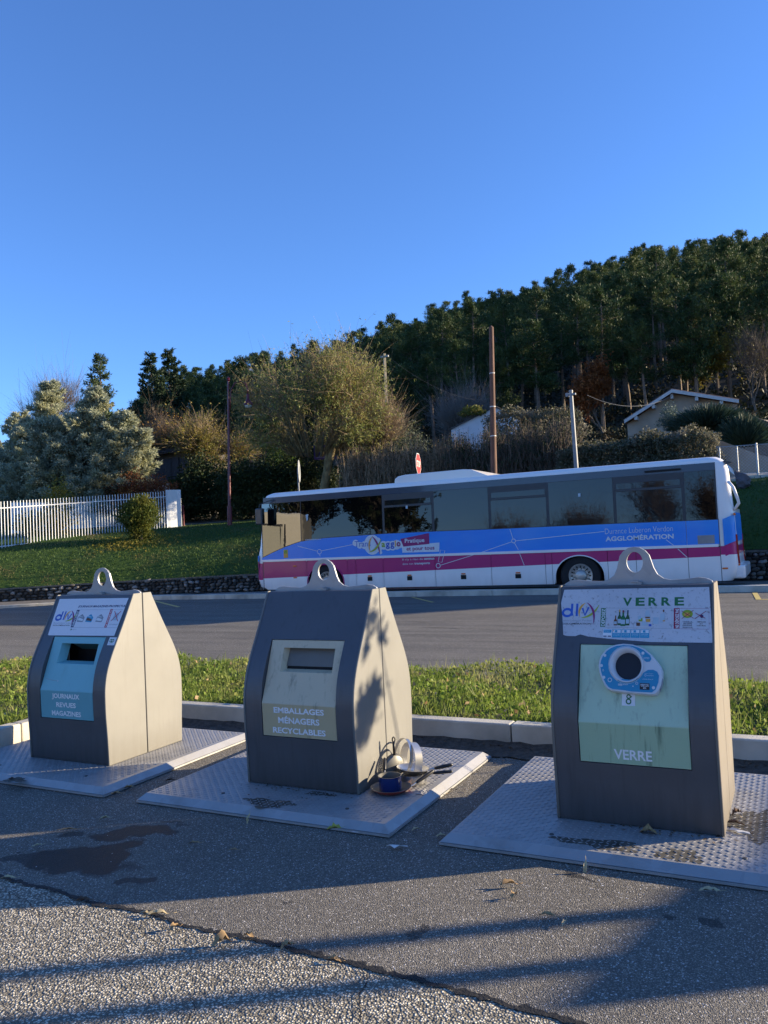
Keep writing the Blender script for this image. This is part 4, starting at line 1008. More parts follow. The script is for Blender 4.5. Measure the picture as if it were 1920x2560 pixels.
# roof equipment
mb = MB(); pts = [(-9.62, 3.10), (-9.60, 3.26), (-9.50, 3.33), (-9.3, 3.36), (-7.6, 3.365), (-7.35, 3.34), (-6.80, 3.10)]
mb.prism([(lx(a), b - .1) for a, b in pts], lambda u, v, t: (u, t, v), .14, WD - .14); o = mb.build('air_conditioning', b_white, bus, fix=True); bevel(o, .05, 3)
# mirror
mb = MB(); mb.box((-.10, -.14, -.26), (.14, .02, .22)); mr = mb.build('mirror', b_dark, bus, loc=(lx(-13.86), -.22, 2.40)); bevel(mr, .035, 3)
mb = MB(); mb.tube([(.0, -.05, .22), (-.02, .0, .33), (.10, .12, .40), (.34, .21, .46)], .014, 6); mb.build('mirror_arm', b_dark, mr, smooth=True)
mb = MB(); mb.quad((.142, -.12, -.22), (.142, 0, -.22), (.142, 0, .18), (.142, -.12, .18)); mb.build('mirror_glass', b_glass, mr)
# marker lamps, hatch handles, grille, sticker
for x, z in ((-12.88, .99), (-12.88, .655), (-10.43, .645), (-9.22, .635), (-7.67, .635), (-6.2, .625), (-1.39, .60)):
    mb = MB(); mb.box((lx(x) - .06, -.018, z - .118), (lx(x) + .06, 0, z - .082)); o = mb.build('side_marker', b_orange, bus); bevel(o, .008, 2)
for x, z in ((-10.43, .565), (-9.22, .555), (-7.67, .55), (-6.2, .54)):
    mb = MB(); mb.box((lx(x) - .075, -.010, z - .155), (lx(x) + .075, .0, z - .045)); o = mb.build('hatch_handle', b_under, bus); bevel(o, .01, 2)
mb = MB()
for i in range(9): mb.box((lx(-1.92), -.014, 1.18 + i * .02 - .1), (lx(-1.58), -.004, 1.19 + i * .02 - .1))
mb.box((lx(-1.93), -.006, 1.165 - .1), (lx(-1.57), -.0045, 1.36 - .1)); mb.build('vent_grille', mat('grille_grey', (.30, .31, .33), .4, .3), bus)
mb = MB(); mb.box((lx(-3.0), -.018, 2.885 - .1), (lx(-2.2), -.004, 2.925 - .1)); mb.build('vent_slot', b_under, bus)

# livery graphics
m_pl = flat('livery_white', (.70, .72, .75)); m_pmag = flat('livery_magenta', (.30, .012, .13))
def BF(u, v, o): return Vector((lx(u), -.0055 - o, v - .1))
p = Print(BF, .0012)
def P1(x, y): w = atY(620 + x * 620 / 1659, 1120 + y * 620 / 1659, 19.4); return (w.x, w.z)
def P2(x, y): w = atY(1220 + x * 700 / 1659, 1100 + y * 700 / 1659, 19.4); return (w.x, w.z)
def P3(x, y): w = atY(640 + x * 360 / 1659, 1160 + y * 360 / 1659, 19.4); return (w.x, w.z)
lw = .014
n1 = P3(732, 1010); p.stroke([P3(480, 945), (n1[0] - .07, n1[1] + .02)], lw, m_pl); p.stroke([(n1[0] + .07, n1[1] + .02), P3(1115, 928)], lw, m_pl); p.circ(n1[0], n1[1], .065, .016, m_pl); p.stroke([(n1[0], n1[1] - .07), (n1[0] + .02, 1.24)], lw, m_pl)
n2 = P2(152, 598); p.circ(n2[0], n2[1], .05, .016, m_pl); p.stroke([(n2[0] - .05, n2[1] - .02), P2(0, 652)], lw, m_pl); p.stroke([P2(0, 652), P1(1580, 692)], lw, m_pl); p.stroke([P1(1510, 715), P1(1292, 783)], lw, m_pl); p.stroke([P1(1580, 692), P1(1510, 715)], lw, m_pl)
p.stroke([P2(130, 528), (n2[0] - .01, n2[1] + .05)], lw, m_pl); p.stroke([(n2[0] + .02, n2[1] - .05), P2(180, 650)], lw, m_pl); p.stroke([P2(186, 668), P2(215, 742)], lw, m_pl); p.stroke([(n2[0] + .05, n2[1]), P2(690, 542)], lw, m_pl)
p.stroke([P2(1055, 590), P2(1120, 640)], lw, m_pl); p.stroke([P2(1125, 645), P2(1180, 695)], lw, m_pl)
n3 = P1(1273, 787); p.circ(n3[0], n3[1], .06, .018, m_pl); p.stroke([P1(1288, 682), P1(1318, 686), P1(1298, 765), P1(1273, 760)], .014, m_pl, 0, True)
# exclamation, captions
def TT(t, a, b, m, lv=0, bd=0.0): p.text(t, a[0], a[1], b[0], b[1], m, lv, bd)
TT('Durance Luberon Verdon', (-3.99, 1.49), (-2.45, 1.62), m_pl, 0, -.012); TT('AGGLOMÉRATION', (-3.99, 1.315), (-2.44, 1.455), m_pl, 0, .03)
TT("Il n'y a rien de", (-9.41, 1.02), (-8.80, 1.09), m_pl, 0); TT('commun', (-8.77, 1.03), (-8.47, 1.08), m_pl, 0, .03); TT('dans nos', (-9.41, .92), (-9.09, .97), m_pl, 0); TT('transports', (-9.06, .90), (-8.60, .97), m_pl, 0, .03)
p.poly([(-9.44, 1.62), (-8.59, 1.74), (-8.59, 1.45), (-9.36, 1.41)], m_pmag, 1); p.poly([(-9.41, 1.45), (-8.30, 1.475), (-8.32, 1.235), (-9.40, 1.25)], m_pl, 0)
TT('Pratique', (-9.31, 1.475), (-8.73, 1.62), m_pl, 2, .02); TT('et pour tous', (-9.27, 1.265), (-8.45, 1.385), m_pmag, 2, .02)
# Trans X agglo, white cloud outline then letters
for (u, v, r) in ((-10.83, 1.57, .10), (-10.7, 1.50, .10), (-10.55, 1.50, .12), (-10.42, 1.50, .13)): p.disc(u, v, r, m_pl, 0, ry=r * .9)
p.circ(-10.31, 1.50, .17, .17, m_pl, 0, ry=.19); p.disc(-10.31, 1.50, .17, m_pl, 0, ry=.2)
for (u, v, r) in ((-10.12, 1.62, .07), (-10.10, 1.40, .10), (-10.06, 1.28, .05), (-9.96, 1.47, .12), (-9.82, 1.45, .13), (-9.68, 1.45, .13), (-9.56, 1.47, .13), (-9.47, 1.47, .10)): p.disc(u, v, r, m_pl, .5, ry=r)
TT('Trans', (-10.86, 1.46), (-10.36, 1.62), pr_blue, 2, 0.0)
p.stroke(bez((-10.30, 1.72), (-10.46, 1.55), (-10.38, 1.32)), [.01 + .035 * math.sin(math.pi * i / 11) for i in range(12)], pr_orange, 3)
p.stroke(bez((-10.30, 1.73), (-10.10, 1.55), (-10.09, 1.24)), [.01 + .045 * math.sin(math.pi * i / 11) for i in range(12)], m_pmag, 4)
p.stroke(bez((-10.42, 1.30), (-10.14, 1.34), (-10.03, 1.65)), [.01 + .045 * math.sin(math.pi * i / 11) for i in range(12)], pr_olive, 5)
for ch, u, w_, m, lo, hi in (('a', -10.02, .11, pr_lime, 1.42, 1.54), ('g', -9.89, .12, pr_blue, 1.36, 1.54), ('g', -9.75, .12, pr_blue, 1.36, 1.54), ('l', -9.61, .03, pr_orange, 1.42, 1.59), ('o', -9.56, .12, m_pmag, 1.42, 1.54)): TT(ch, (u, lo), (u + w_, hi), m, 3, .03)
p.poly([(-13.25, 1.47), (-13.10, 1.475), (-13.10, 1.24), (-13.25, 1.235)], pr_orange, 0); p.poly([(-13.235, 1.46), (-13.115, 1.46), (-13.115, 1.36), (-13.235, 1.36)], pr_olive, 1); p.stroke([(-13.22, 1.38), (-13.17, 1.44), (-13.13, 1.39)], .012, pr_black, 2)
p.build('livery_print', bus)
p = Print(lambda u, v, o: Vector((lx(u), -.0155 - o, v - .1)), .0012); TT('CROSSWAY', (-12.48, 1.715), (-11.93, 1.745), m_pl, 0, .04)
for a in ((-9.2, 2.47), (-4.55, 2.47)): p.rect(a[0] - .03, a[1] - .04, a[0] + .03, a[1] + .04, pr_pale, 0)
p.poly([(-12.43, 2.45), (-12.34, 2.47), (-12.36, 2.30), (-12.40, 2.26)], pr_pale, 0)
p.build('window_print', bus)

# ================================================================ TERRAIN
SKY = [(-400, 1080), (0, 1060), (200, 1045), (330, 1010), (370, 940), (400, 930), (440, 915), (500, 905), (580, 893), (640, 885), (700, 880), (810, 857), (868, 836), (995, 799), (1076, 770), (1157, 752), (1273, 729), (1377, 706), (1493, 654), (1609, 619), (1713, 596), (1850, 579), (1920, 573), (2300, 560), (3200, 700)]
_az = []; _tn = []
for x, y in SKY[:-1]:
    r = ray(x, y); _az.append(math.atan2(r[0], r[1])); _tn.append(r[2] / math.hypot(r[0], r[1]))
_az += [rad(22), rad(34), rad(46), rad(180)]; _tn += [.22, .10, .065, .065]
RR = 200.0; TREE = 11.8
def z_low(x, y):
    d = y - Wy(x); rt = min(1, max(0, (x + 27) / 25)); h0 = .50 + .33 * rt; A = 2.0 + .55 * rt
    if d < 0: return h0
    return h0 + A * (1 - math.exp(-d / 4.0)) + .028 * d
def hill(x, y):
    r = math.hypot(x, y); a = math.atan2(x, y)
    tn = float(np.interp(a, _az, _tn)); zr = 1.52 + RR * tn - TREE
    zf = 3.2 + 4.3 * min(1, max(0, (a + .75) / .6)) * max(0, min(1, (.75 - a) / .5))
    if r <= 38: return None
    if r < 62: t = (r - 38) / 24; return ('b', t * t * (3 - 2 * t), zf)
    if r < RR: return ('h', zf + (zr - zf) * ((r - 62) / (RR - 62)) ** .95)
    return ('h', zr - (r - RR) * .12)
def TZ(x, y):
    zl = z_low(x, y); h = hill(x, y)
    if h is None: return zl
    if h[0] == 'b': return zl + (h[2] + 1.0 - zl) * h[1] if h[2] + 1 > zl else zl
    return h[1] + 1.0
m_lawn = NT('lawn'); v = m_lawn.coord(); c = m_lawn.mix((.028, .060, .014), (.055, .095, .020), m_lawn.ramp(m_lawn.noise(v, 9, 6, .65), [(.3, 0), (.7, 1)]))
c = m_lawn.mix(c, (.075, .062, .035), m_lawn.ramp(m_lawn.noise(v, .55, 5, .6), [(.60, 0), (.75, .6)])); m_lawn.set(Base_Color=c, Roughness=.95); m_lawn.b.inputs['Specular IOR Level'].default_value = .15
m_lawn.bump(m_lawn.noise(v, 35, 5), 1.0, .03); m_lawn = m_lawn.m
m_floor = mat('forest_floor', (.040, .034, .020), .95, var=.5, scale=.8, bump=.8, bs=5)
def terrain(name, us, fv0, fv1, nv, m, pw=1.0, smooth=True):
    mb = MB(); nu = len(us)
    for j in range(nv + 1):
        for u in us:
            v0, v1 = fv0(u), fv1(u); v = v0 + (v1 - v0) * (j / nv) ** pw; mb.v.append((u, v, TZ(u, v)))
    for j in range(nv):
        for i in range(nu - 1): a = j * nu + i; mb.f.append((a, a + 1, a + nu + 1, a + nu)); mb.m.append(0)
    return tag(mb.build(name, m, smooth=smooth), kind='structure')
XU = list(np.linspace(-60, -32, 8)) + list(np.linspace(-31, 4, 71)) + list(np.linspace(6, 45, 14))
PATH = [(-60, 26), (-30, 29.6), (-27.2, 30.7), (-24.1, 33.2), (-18, 35.5), (-10, 36.5), (0, 36.0), (45, 36)]
def Py(x): return float(np.interp(x, [p[0] for p in PATH], [p[1] for p in PATH]))
terrain('lawn', XU, lambda u: Wy(u) + .12, lambda u: Py(u), 34, m_lawn)
terrain('path', XU, lambda u: Py(u), lambda u: Py(u) + 1.5, 2, mat('path_gravel', (.17, .15, .125), .9, var=.2, scale=8, bump=.4))
terrain('hillside', list(np.linspace(-260, -60, 26)) + list(np.linspace(-56, 40, 50)) + list(np.linspace(45, 300, 26)), lambda u: (Py(u) + 1.5) if -60 <= u <= 45 else 36, lambda u: 430, 75, m_floor, 1.9)
# grass blades on the lawn
n = 60000; P = np.column_stack([np.random.uniform(-31, 1.5, n), np.zeros(n)]); d = np.random.uniform(.1, 13, n) * np.random.uniform(.3, 1, n)
P = np.array([(x, Wy(x) + dd, TZ(x, Wy(x) + dd)) for (x, _), dd in zip(P, d)])
m_lb = leafmat('lawn_blade', (.034, .075, .014), (.07, .12, .022), (.12, .10, .04), trans=.3, scale=.7)
tag(link('lawn_grass', quads_mesh('lawn_grass', leaves_np(P, .09, .022, np.array([0, 0, 1.]), 1.2), m_lb)), kind='stuff')

# ---------------------------------------------------------------- stone wall
m_mort = mat('wall_mortar', (.028, .026, .023), .98, var=.5, scale=14, bump=1, bs=25)
def stonemat():
    t = NT('wall_stone'); oi = t.n('ShaderNodeObjectInfo'); v = t.coord()
    c = t.ramp(oi.outputs['Random'], [(0, (.035, .032, .028)), (.35, (.07, .062, .052)), (.6, (.12, .11, .095)), (.85, (.22, .205, .18)), (1, (.36, .34, .31))])
    c = t.mix(c, (.03, .03, .022), t.ramp(t.noise(v, 12, 5), [(.45, 0), (.7, .7)])); t.set(Base_Color=c, Roughness=.9); t.bump(t.noise(v, 30, 4), .5, .01); return t.m
m_stone = stonemat()
def stone_mesh(i):
    rnd = random.Random(i); mb = MB(); n = 7; rings = [(-.9, .55), (-.35, .97), (.35, .97), (.85, .5)]
    for h, r in rings:
        for k in range(n):
            a = 2 * math.pi * k / n; q = r * rnd.uniform(.78, 1.12); sq = 1 / max(abs(math.cos(a)), abs(math.sin(a))) ** .45; mb.v.append((q * sq * math.cos(a), h * rnd.uniform(.85, 1.1), q * sq * math.sin(a)))
    for j in range(3):
        for k in range(n): mb.f.append((j * n + k, j * n + (k + 1) % n, (j + 1) * n + (k + 1) % n, (j + 1) * n + k)); mb.m.append(0)
    mb.f.append(tuple(range(n))); mb.f.append(tuple(3 * n + k for k in range(n))[::-1]); mb.m += [0, 0]
    return mb.mesh('stone', m_stone, smooth=55, fix=True)
stones = [stone_mesh(i) for i in range(9)]
wr = empty('stone_wall', (-12, 22.0, 0)); tag(wr, 'low rubble stone retaining wall holding back the grass slope behind the road', 'stone wall')
def wtop(x): return z_low(x, Wy(x)) + .03
mb = MB(); XW = np.concatenate([np.linspace(-34, -14, 60), np.linspace(-13, 14, 40)])
prev = None
for x in XW:
    y = Wy(x); b = len(mb.v); z = wtop(x) - .05
    mb.v += [(x + 12, y + .03 - 22, 0), (x + 12, y + .03 - 22, z), (x + 12, y + .32 - 22, z), (x + 12, y + .32 - 22, 0)]
    if prev is not None:
        for k in range(3): mb.f.append((prev + k, b + k, b + k + 1, prev + k + 1)); mb.m.append(0)
    prev = b
mb.build('mortar', m_mort, wr)
cnt = 0; rest = MB()
spots = []
def course(x0, x1, hh=.105):
    z = .13
    while True:
        x = x0 + random.uniform(0, .1); any_ = False
        while x < x1:
            w = random.uniform(.10, .27); h = hh * random.uniform(.75, 1.25)
            if z + h * .6 < wtop(x): spots.append((x + w / 2, z + h / 2 + random.uniform(-.012, .012), w, h)); any_ = True
            x += w * .97 + .012
        z += hh * .97
        if not any_: break
course(-29.5, -14.1); course(-1.35, 2.0)
random.shuffle(spots); spots.sort(key=lambda s_: -(s_[2] * s_[3] / ((s_[0]) ** 2 + 480)) * (1 if -27.5 < s_[0] < .5 else .01))
for i, (x, z, w, h) in enumerate(spots):
    y = Wy(x); sl_ = math.atan2(Wy(x + .3) - Wy(x - .3), .6)
    if i < 299: o = link('stone', stones[i % 9], wr, (x + 12, y - 22 + .01, z), (random.uniform(-.1, .1), random.uniform(-.25, .25), sl_), (w * .50, .055 + random.uniform(0, .03), h * .52))
    else:
        me = stones[i % 9]; Mx = Matrix.Translation((x + 12, y - 22 + .01, z)) @ Matrix.Rotation(sl_, 4, 'Z') @ Matrix.Diagonal((w * .5, .06, h * .52, 1))
        rest.add([Mx @ v_.co for v_ in me.vertices], [tuple(p_.vertices) for p_ in me.polygons])
if rest.v: tag(rest.build('small_stones', m_stone, wr, smooth=55), kind='stuff')
for x in np.arange(-33, 14, .9):
    if -14 < x < -1.8: continue
    a = (x, Wy(x)); sl_ = math.atan2(Wy(x + .9) - Wy(x), .9); mb = MB(); L_ = .9 / math.cos(sl_) / 2 - .006
    mb.box((-L_, -.02, -.03), (L_, .34, .02)); link('coping', mb.mesh('coping', mat('coping', (.13, .12, .10), .95, var=.35, scale=9, bump=.6)), wr, (x + .45 + 12, (Wy(x) + Wy(x + .9)) / 2 - 22, wtop(x + .45) + .01), (0, math.atan2(-(wtop(x + .9) - wtop(x)), .9), sl_))

# ---------------------------------------------------------------- white picket fence
m_wp = mat('white_metal', (.66, .67, .68), .4, var=.05)
fa, fb = Vector((-27.9, 18.9, 0)), Vector((-26.25, 28.85, 0)); 
def fpt(t): p_ = fa.lerp(fb, t); p_.x -= .25 * math.sin(math.pi * t); return p_
fr = empty('railing', (-27, 24, 2)); tag(fr, 'long white metal railing of thin upright bars at the top of the grass slope', 'railing')
NB = 74; bars = MB(); bars.tube([(0, 0, 0), (0, 0, 1.86)], .018, 6); barm = bars.mesh('bar', m_wp)
P = []
for i in range(NB):
    q = fpt(i / (NB - 1)); z = at(0, 1374, 34).z + (2.62 - 1.99) * max(0, (q.y - 20.54) / 8.3); P.append(Vector((q.x, q.y, z)))
    link('bar', barm, fr, (q.x + 27, q.y - 24, z - 2), scale=(1, 1, 1.0))
for zz in (.09, 1.60):
    mb = MB(); mb.tube([(q.x + 27, q.y - 24, q.z - 2 + zz) for q in P], .022, 6); mb.build('rail', m_wp, fr)
mb = MB()
for k in range(5):
    q = P[-1] + Vector((.06 * k, .14 * k, 0)); 
mb.prism([(0, 0), (.10, .16), (.28, .55), (.42, .62), (.36, .72), (.18, .60), (.02, .22)], lambda u, v, t: (P[-1].x + 27 + u - .02, P[-1].y - 24 + v * .9, P[-1].z - 2 + t), -.15, 1.93); mb.build('end_post', m_wp, fr, fix=True)
# low white building wall behind the railing
wl = empty('garden_wall', (-33, 30, 2)); tag(wl, 'white rendered wall behind the railing, dappled with sun and tree shade', 'wall')
mb = MB(); a = at(30, 1330, 41); b = at(330, 1300, 44); c_ = at(424, 1290, 43)
for p0, p1, z0, z1, z2 in ((a, b, 2.0, 4.25, 4.3), (b, c_, 2.0, 4.4, 5.2)):
    d = (p1 - p0); d.z = 0; nrm = Vector((d.y, -d.x, 0)).normalized() * .12
    V = [(p0.x, p0.y, z0), (p1.x, p1.y, z0), (p1.x, p1.y, z2), (p0.x, p0.y, z1)]; V = [Vector(q) - Vector((-33, 30, 2)) for q in V]
    mb.add([q + nrm for q in V] + [q - nrm for q in V], [(0, 1, 2, 3), (4, 7, 6, 5), (3, 2, 6, 7), (0, 3, 7, 4), (1, 5, 6, 2)])
mb.build('render_coat', mat('white_render', (.70, .69, .66), .85, var=.06, scale=3), wl)
d_ = (b - a); d_.z = 0; d_.normalize(); q0 = a + d_ * .6
mb = MB(); mb.obox((q0.x + 33, q0.y - 30, 1.15), d_ * .12, Vector((d_.y, -d_.x, 0)) * .14, (0, 0, .35)); mb.build('opening', m_black, wl)
# maroon bollards
m_mar = mat('maroon_paint', (.11, .014, .022), .35, var=.15)
for (x0, yt, yb) in ((438, 1275, 1327), (459.5, 1272, 1324)):
    q = at(x0, yb, 40); mb = MB(); mb.lathe([(.0, 1.02), (.055, 1.0), (.07, .96), (.055, .92), (.05, .90), (.05, .0), (.075, .0)], n=14); q.z = TZ(q.x, q.y) if abs(TZ(q.x, q.y) - q.z) < .35 else q.z
    o = mb.build('bollard', m_mar, loc=q, smooth=40); tag(o, 'maroon bollard touching the end of the white railing' if x0 < 450 else 'maroon bollard standing alone right of the railing end', 'bollard', 'maroon bollards by the path')
# rock on the lawn at right, rocks by the post
def rock(loc, s_, label, m, seed):
    rnd = random.Random(seed); bm = bmesh.new(); bmesh.ops.create_icosphere(bm, subdivisions=3, radius=1)
    for v_ in bm.verts:
        n_ = v_.co.copy(); k = 1 + .25 * math.sin(n_.x * 3 + seed) * math.cos(n_.y * 4) + .12 * math.sin(n_.z * 9 + n_.x * 7) + .05 * rnd.random(); v_.co = Vector((n_.x * k * s_[0], n_.y * k * s_[1], n_.z * k * s_[2]))
    me = bpy.data.meshes.new('rock'); bm.to_mesh(me); bm.free(); me.materials.append(m); o = link('rock', me, loc=loc); tag(o, label, 'rock'); return o
m_rock = mat('rock_grey', (.11, .095, .10), .95, var=.35, scale=3, bump=1, bs=8)
q = at(1852, 1250, 27.5); rock((q.x, q.y, TZ(q.x, q.y) + .18), (.33, .3, .30), 'squat grey boulder on the grass behind the back end of the coach', m_rock, 3)
q = at(452, 1322, 40.5); rock((q.x, q.y, q.z + .05), (.35, .2, .16), 'pale buff stone lying at the foot of the bollards', mat('rock_buff', (.28, .21, .13), .95, var=.3, scale=4, bump=.8), 5)

# ---------------------------------------------------------------- trees
n_bark = mat('bark_grey', (.12, .10, .08), .95, var=.4, scale=9, bump=.9, bs=22)
n_barkp = mat('bark_pine', (.16, .12, .09), .95, var=.35, scale=4, bump=.9, bs=12)
L_pine = leafmat('pine_needles', (.022, .046, .015), (.052, .085, .025), (.13, .15, .04), trans=.2, scale=.25)
def pine_mesh(seed, H, bare, wide):
    rs = np.random.RandomState(seed); T = MB(); lean = rs.uniform(-.3, .3, 2)
    tp = lambda t: Vector((lean[0] * t * t + .12 * math.sin(t * 5 + seed), lean[1] * t * t, H * t))
    T.tube([tp(t) for t in np.linspace(0, .97, 9)], [.16 * (1 - t) + .025 for t in np.linspace(0, 1, 9)], 6)
    PT = []; DR = []; z = bare
    while z < .985:
        k = rs.randint(3, 6); env = (1 - (z - bare) / (1 - bare)); L = wide * (0.30 + .95 * env ** .75) * rs.uniform(.65, 1.1) 
        if z < bare + .12: L *= .75
        for i in range(k):
            a = rs.uniform(0, 6.28); up = .25 + .5 * (1 - env); b0 = tp(z); d = Vector((math.cos(a), math.sin(a), up * rs.uniform(.3, 1.1))).normalized(); l = L * rs.uniform(.6, 1.15)
            b1 = b0 + d * l; T.tube([b0, b0 + d * l * .5 + Vector((0, 0, -.04 * l)), b1], [.035, .02, .008], 4, cap=False)
            m_ = int(12 + 36 * l)
            for q in range(m_):
                t = rs.uniform(.30, 1.05); c = b0 + d * l * t + Vector(rs.normal(0, .10 + .10 * l * .5, 3)) * Vector((1, 1, .55)).length / 1.5
                PT.append(c); DR.append(d * .7 + Vector((0, 0, .75)))
        z += rs.uniform(.028, .05)
    for q in range(60): PT.append(tp(rs.uniform(.9, 1.0)) + Vector(rs.normal(0, .08, 3))); DR.append(Vector((0, 0, 1)))
    P_ = np.array([tuple(p) for p in PT]); D_ = np.array([tuple(d.normalized()) for d in DR])
    st = np.random.get_state(); np.random.seed(seed); P3 = np.repeat(P_, 3, 0) + np.random.normal(0, .07, (len(P_) * 3, 3)); V = leaves_np(P3, .27, .06, dirs=np.repeat(D_, 3, 0), jit=.75); np.random.set_state(st)
    return T.mesh('trunk', n_barkp), quads_mesh('crown', V, L_pine)
pines = [pine_mesh(s_, h, b, w) for s_, h, b, w in ((1, 9.5, .42, 1.9), (2, 10.5, .50, 1.7), (3, 9.0, .30, 2.1), (4, 11, .55, 1.8), (5, 8.5, .22, 2.0), (6, 10, .38, 2.3), (7, 12, .60, 1.7))]
rf = random.Random(11); cand = []
a0, a1 = rad(-49), rad(4.5)
r_ = 62.0
while r_ < 206:
    st_ = 3.9 + (r_ - 62) * .012; a = a0 + rf.uniform(0, st_ / r_)
    while a < a1:
        rr = r_ + rf.uniform(-1.8, 1.8); aa = a + rf.uniform(-.3, .3) * st_ / r_; cand.append((rr, aa)); a += st_ / r_
    r_ += st_ * 1.18
for k in range(95):    # skyline row, tight
    cand.append((RR + rf.uniform(-5, 4), a0 + (a1 - a0) * (k + rf.random()) / 95))
sel = []
for rr, aa in cand:
    x, y = rr * math.sin(aa), rr * math.cos(aa)
    if aa < rad(-41) and rr < 75: continue
    if aa < rad(-35) and rr < 95 and rf.random() < .4: continue
    sel.append((rr, aa, x, y))
sel.sort(); print('PINES', len(sel))
fr_lab = {'front': ('slender bare trunked pine at the foot of the wood', 'pines along the foot of the wood'), 'mid': ('dark green pine on the wooded hillside', 'pines filling the hillside'), 'sky': ('pine against the sky on the ridge', 'pines on the ridge')}
keep = sel if len(sel) <= 297 else [s_ for s_ in sel if s_[0] >= RR - 6] + [s_ for s_ in sel if s_[0] < RR - 6][:297 - len([s_ for s_ in sel if s_[0] >= RR - 6])]
ks = set(keep); rest = [s_ for s_ in sel if s_ not in ks]
def pscale(rr, aa): return (.78 + .20 * min(1, max(0, (aa - a0) / .5)) * 1.0) * rf.uniform(.72, 1.12)
_mk = [(math.atan2(*ray(px_, 1000)[:2]), t_) for px_, t_ in ((590, 'left of the yellow green tree'), (961, 'behind the yellow green tree'), (1232, 'left of the wooden pole'), (1430, 'right of the wooden pole'), (1680, 'left of the gable ridge'), (9999, 'right of the gable ridge'))]
def side_(aa):
    for a_, t_ in _mk:
        if aa < a_: return t_
    return _mk[-1][1]
for (rr, aa, x, y) in keep:
    kind = 'front' if rr < 76 else ('sky' if rr >= RR - 6 else 'mid'); tr, cr = pines[rf.choice([0, 1, 3, 6] if kind == 'front' else range(7))]
    e = empty('pine_tree', (x, y, TZ(x, y) - .2), rf.uniform(0, 6.28)); e.scale = (1, 1, 1); s_ = pscale(rr, aa); e.scale = (s_ * rf.uniform(.95, 1.25), s_ * rf.uniform(.95, 1.25), s_)
    tag(e, fr_lab[kind][0] + ' ' + side_(aa), 'tree', fr_lab[kind][1]); link('trunk', tr, e); link('crown', cr, e)
if rest:
    VV = []; 
    for (rr, aa, x, y) in rest:
        me = pines[rf.choice(range(7))][1]; co = np.empty(len(me.vertices) * 3, np.float32); me.vertices.foreach_get('co', co); co = co.reshape(-1, 4, 3)[::2]; ct = co.mean(1, keepdims=True); co = (ct + (co - ct) * 1.4).reshape(-1, 3); an = rf.uniform(0, 6.28); s_ = pscale(rr, aa)
        R2 = np.array([[math.cos(an), -math.sin(an), 0], [math.sin(an), math.cos(an), 0], [0, 0, 1]]); VV.append(co @ R2.T * s_ + np.array([x, y, TZ(x, y) - .2]))
    tag(link('far_pines', quads_mesh('far_pines', np.concatenate(VV), L_pine)), kind='stuff')
# undergrowth on the hill: low dark shrubs as one mass
P = []
for k in range(3400):
    rr = rf.uniform(54, 130); aa = rf.uniform(a0, a1); x, y = rr * math.sin(aa), rr * math.cos(aa); P.append((x, y, TZ(x, y) + rf.uniform(.1, .5), rf.uniform(.5, 1.4)))
B_ = [((x, y, z), (s_, s_, s_ * .8), 34) for x, y, z, s_ in P]
L_und = leafmat('undergrowth_leaf', (.016, .024, .010), (.034, .036, .015), (.06, .04, .015), trans=.15, scale=.2)
tag(link('undergrowth', quads_mesh('undergrowth', leaves_np(blob_pts(B_, .3), .34, .16), L_und)), kind='stuff')

# branching deciduous tree
def grow(seed, base, H, spread, levels=4, nb=4, r0=.16, up=.55, trunk=.25, lean=(0, 0)):
    rs = random.Random(seed); T = MB(); tips = []
    def br(p, d, l, r, lv):
        n = 4; pts = [p]; q = p.copy(); dd = d.copy()
        for i in range(n):
            dd = (dd + Vector((rs.gauss(0, .16), rs.gauss(0, .16), rs.gauss(.03, .10)))).normalized(); q = q + dd * l / n; pts.append(q.copy())
        T.tube(pts, [r * (1 - .5 * i / n) for i in range(n + 1)], 7 if lv < 2 else 4, cap=False)
        if lv >= levels: tips.append((pts[2], dd, l)); tips.append((pts[-1], dd, l)); return
        k = nb + rs.randint(-1, 1)
        for i in range(k):
            a = rs.uniform(0, 6.28); s = Vector((math.cos(a), math.sin(a), 0)); nd = (dd * rs.uniform(.5, 1.0) + s * spread * rs.uniform(.6, 1.1) + Vector((0, 0, up * rs.uniform(.2, .8)))).normalized()
            j = pts[-1] if i < 2 else pts[rs.randint(2, n)]; br(j, nd, l * rs.uniform(.62, .86), r * .52, lv + 1)
        if lv >= 2: tips.append((pts[-1], dd, l))
    l0 = H * trunk; br(Vector((0, 0, 0)), Vector((lean[0], lean[1], 1)).normalized(), l0, r0, 0)
    return T, tips
def leafy(tips, n, sp, L, Wd, m, name='leaves', up=None, hang=0.0, box=None):
    idx = np.random.randint(0, len(tips), n); C_ = np.array([tuple(t[0]) for t in tips])[idx]; D_ = np.array([tuple(t[1]) for t in tips])[idx]; Ls = np.array([t[2] for t in tips])[idx]
    P_ = C_ + D_ * (np.random.uniform(-.3, .9, n) * Ls)[:, None] + np.random.normal(0, sp, (n, 3))
    dirs = D_ * .6 + np.array([0, 0, -hang]); return quads_mesh(name, leaves_np(P_, L, Wd, dirs=dirs, jit=.8), m)
def twigs(tips, n, ln, w, m, name='twigs', up=.5):
    idx = np.random.randint(0, len(tips), n); C_ = np.array([tuple(t[0]) for t in tips])[idx] + np.random.normal(0, .10, (n, 3)); D_ = np.array([tuple(t[1]) for t in tips])[idx]
    d = D_ + np.random.normal(0, .45, (n, 3)) + np.array([0, 0, up]); d /= np.linalg.norm(d, axis=1)[:, None]; A = C_; B = C_ + d * (np.random.uniform(.4, 1.2, n) * ln)[:, None]; mid = (A + B) / 2 + np.random.normal(0, .06, (n, 3)) * ln
    return quads_mesh(name, np.concatenate([twig_np(A, mid, w), twig_np(mid, B, w * .6)]), m)
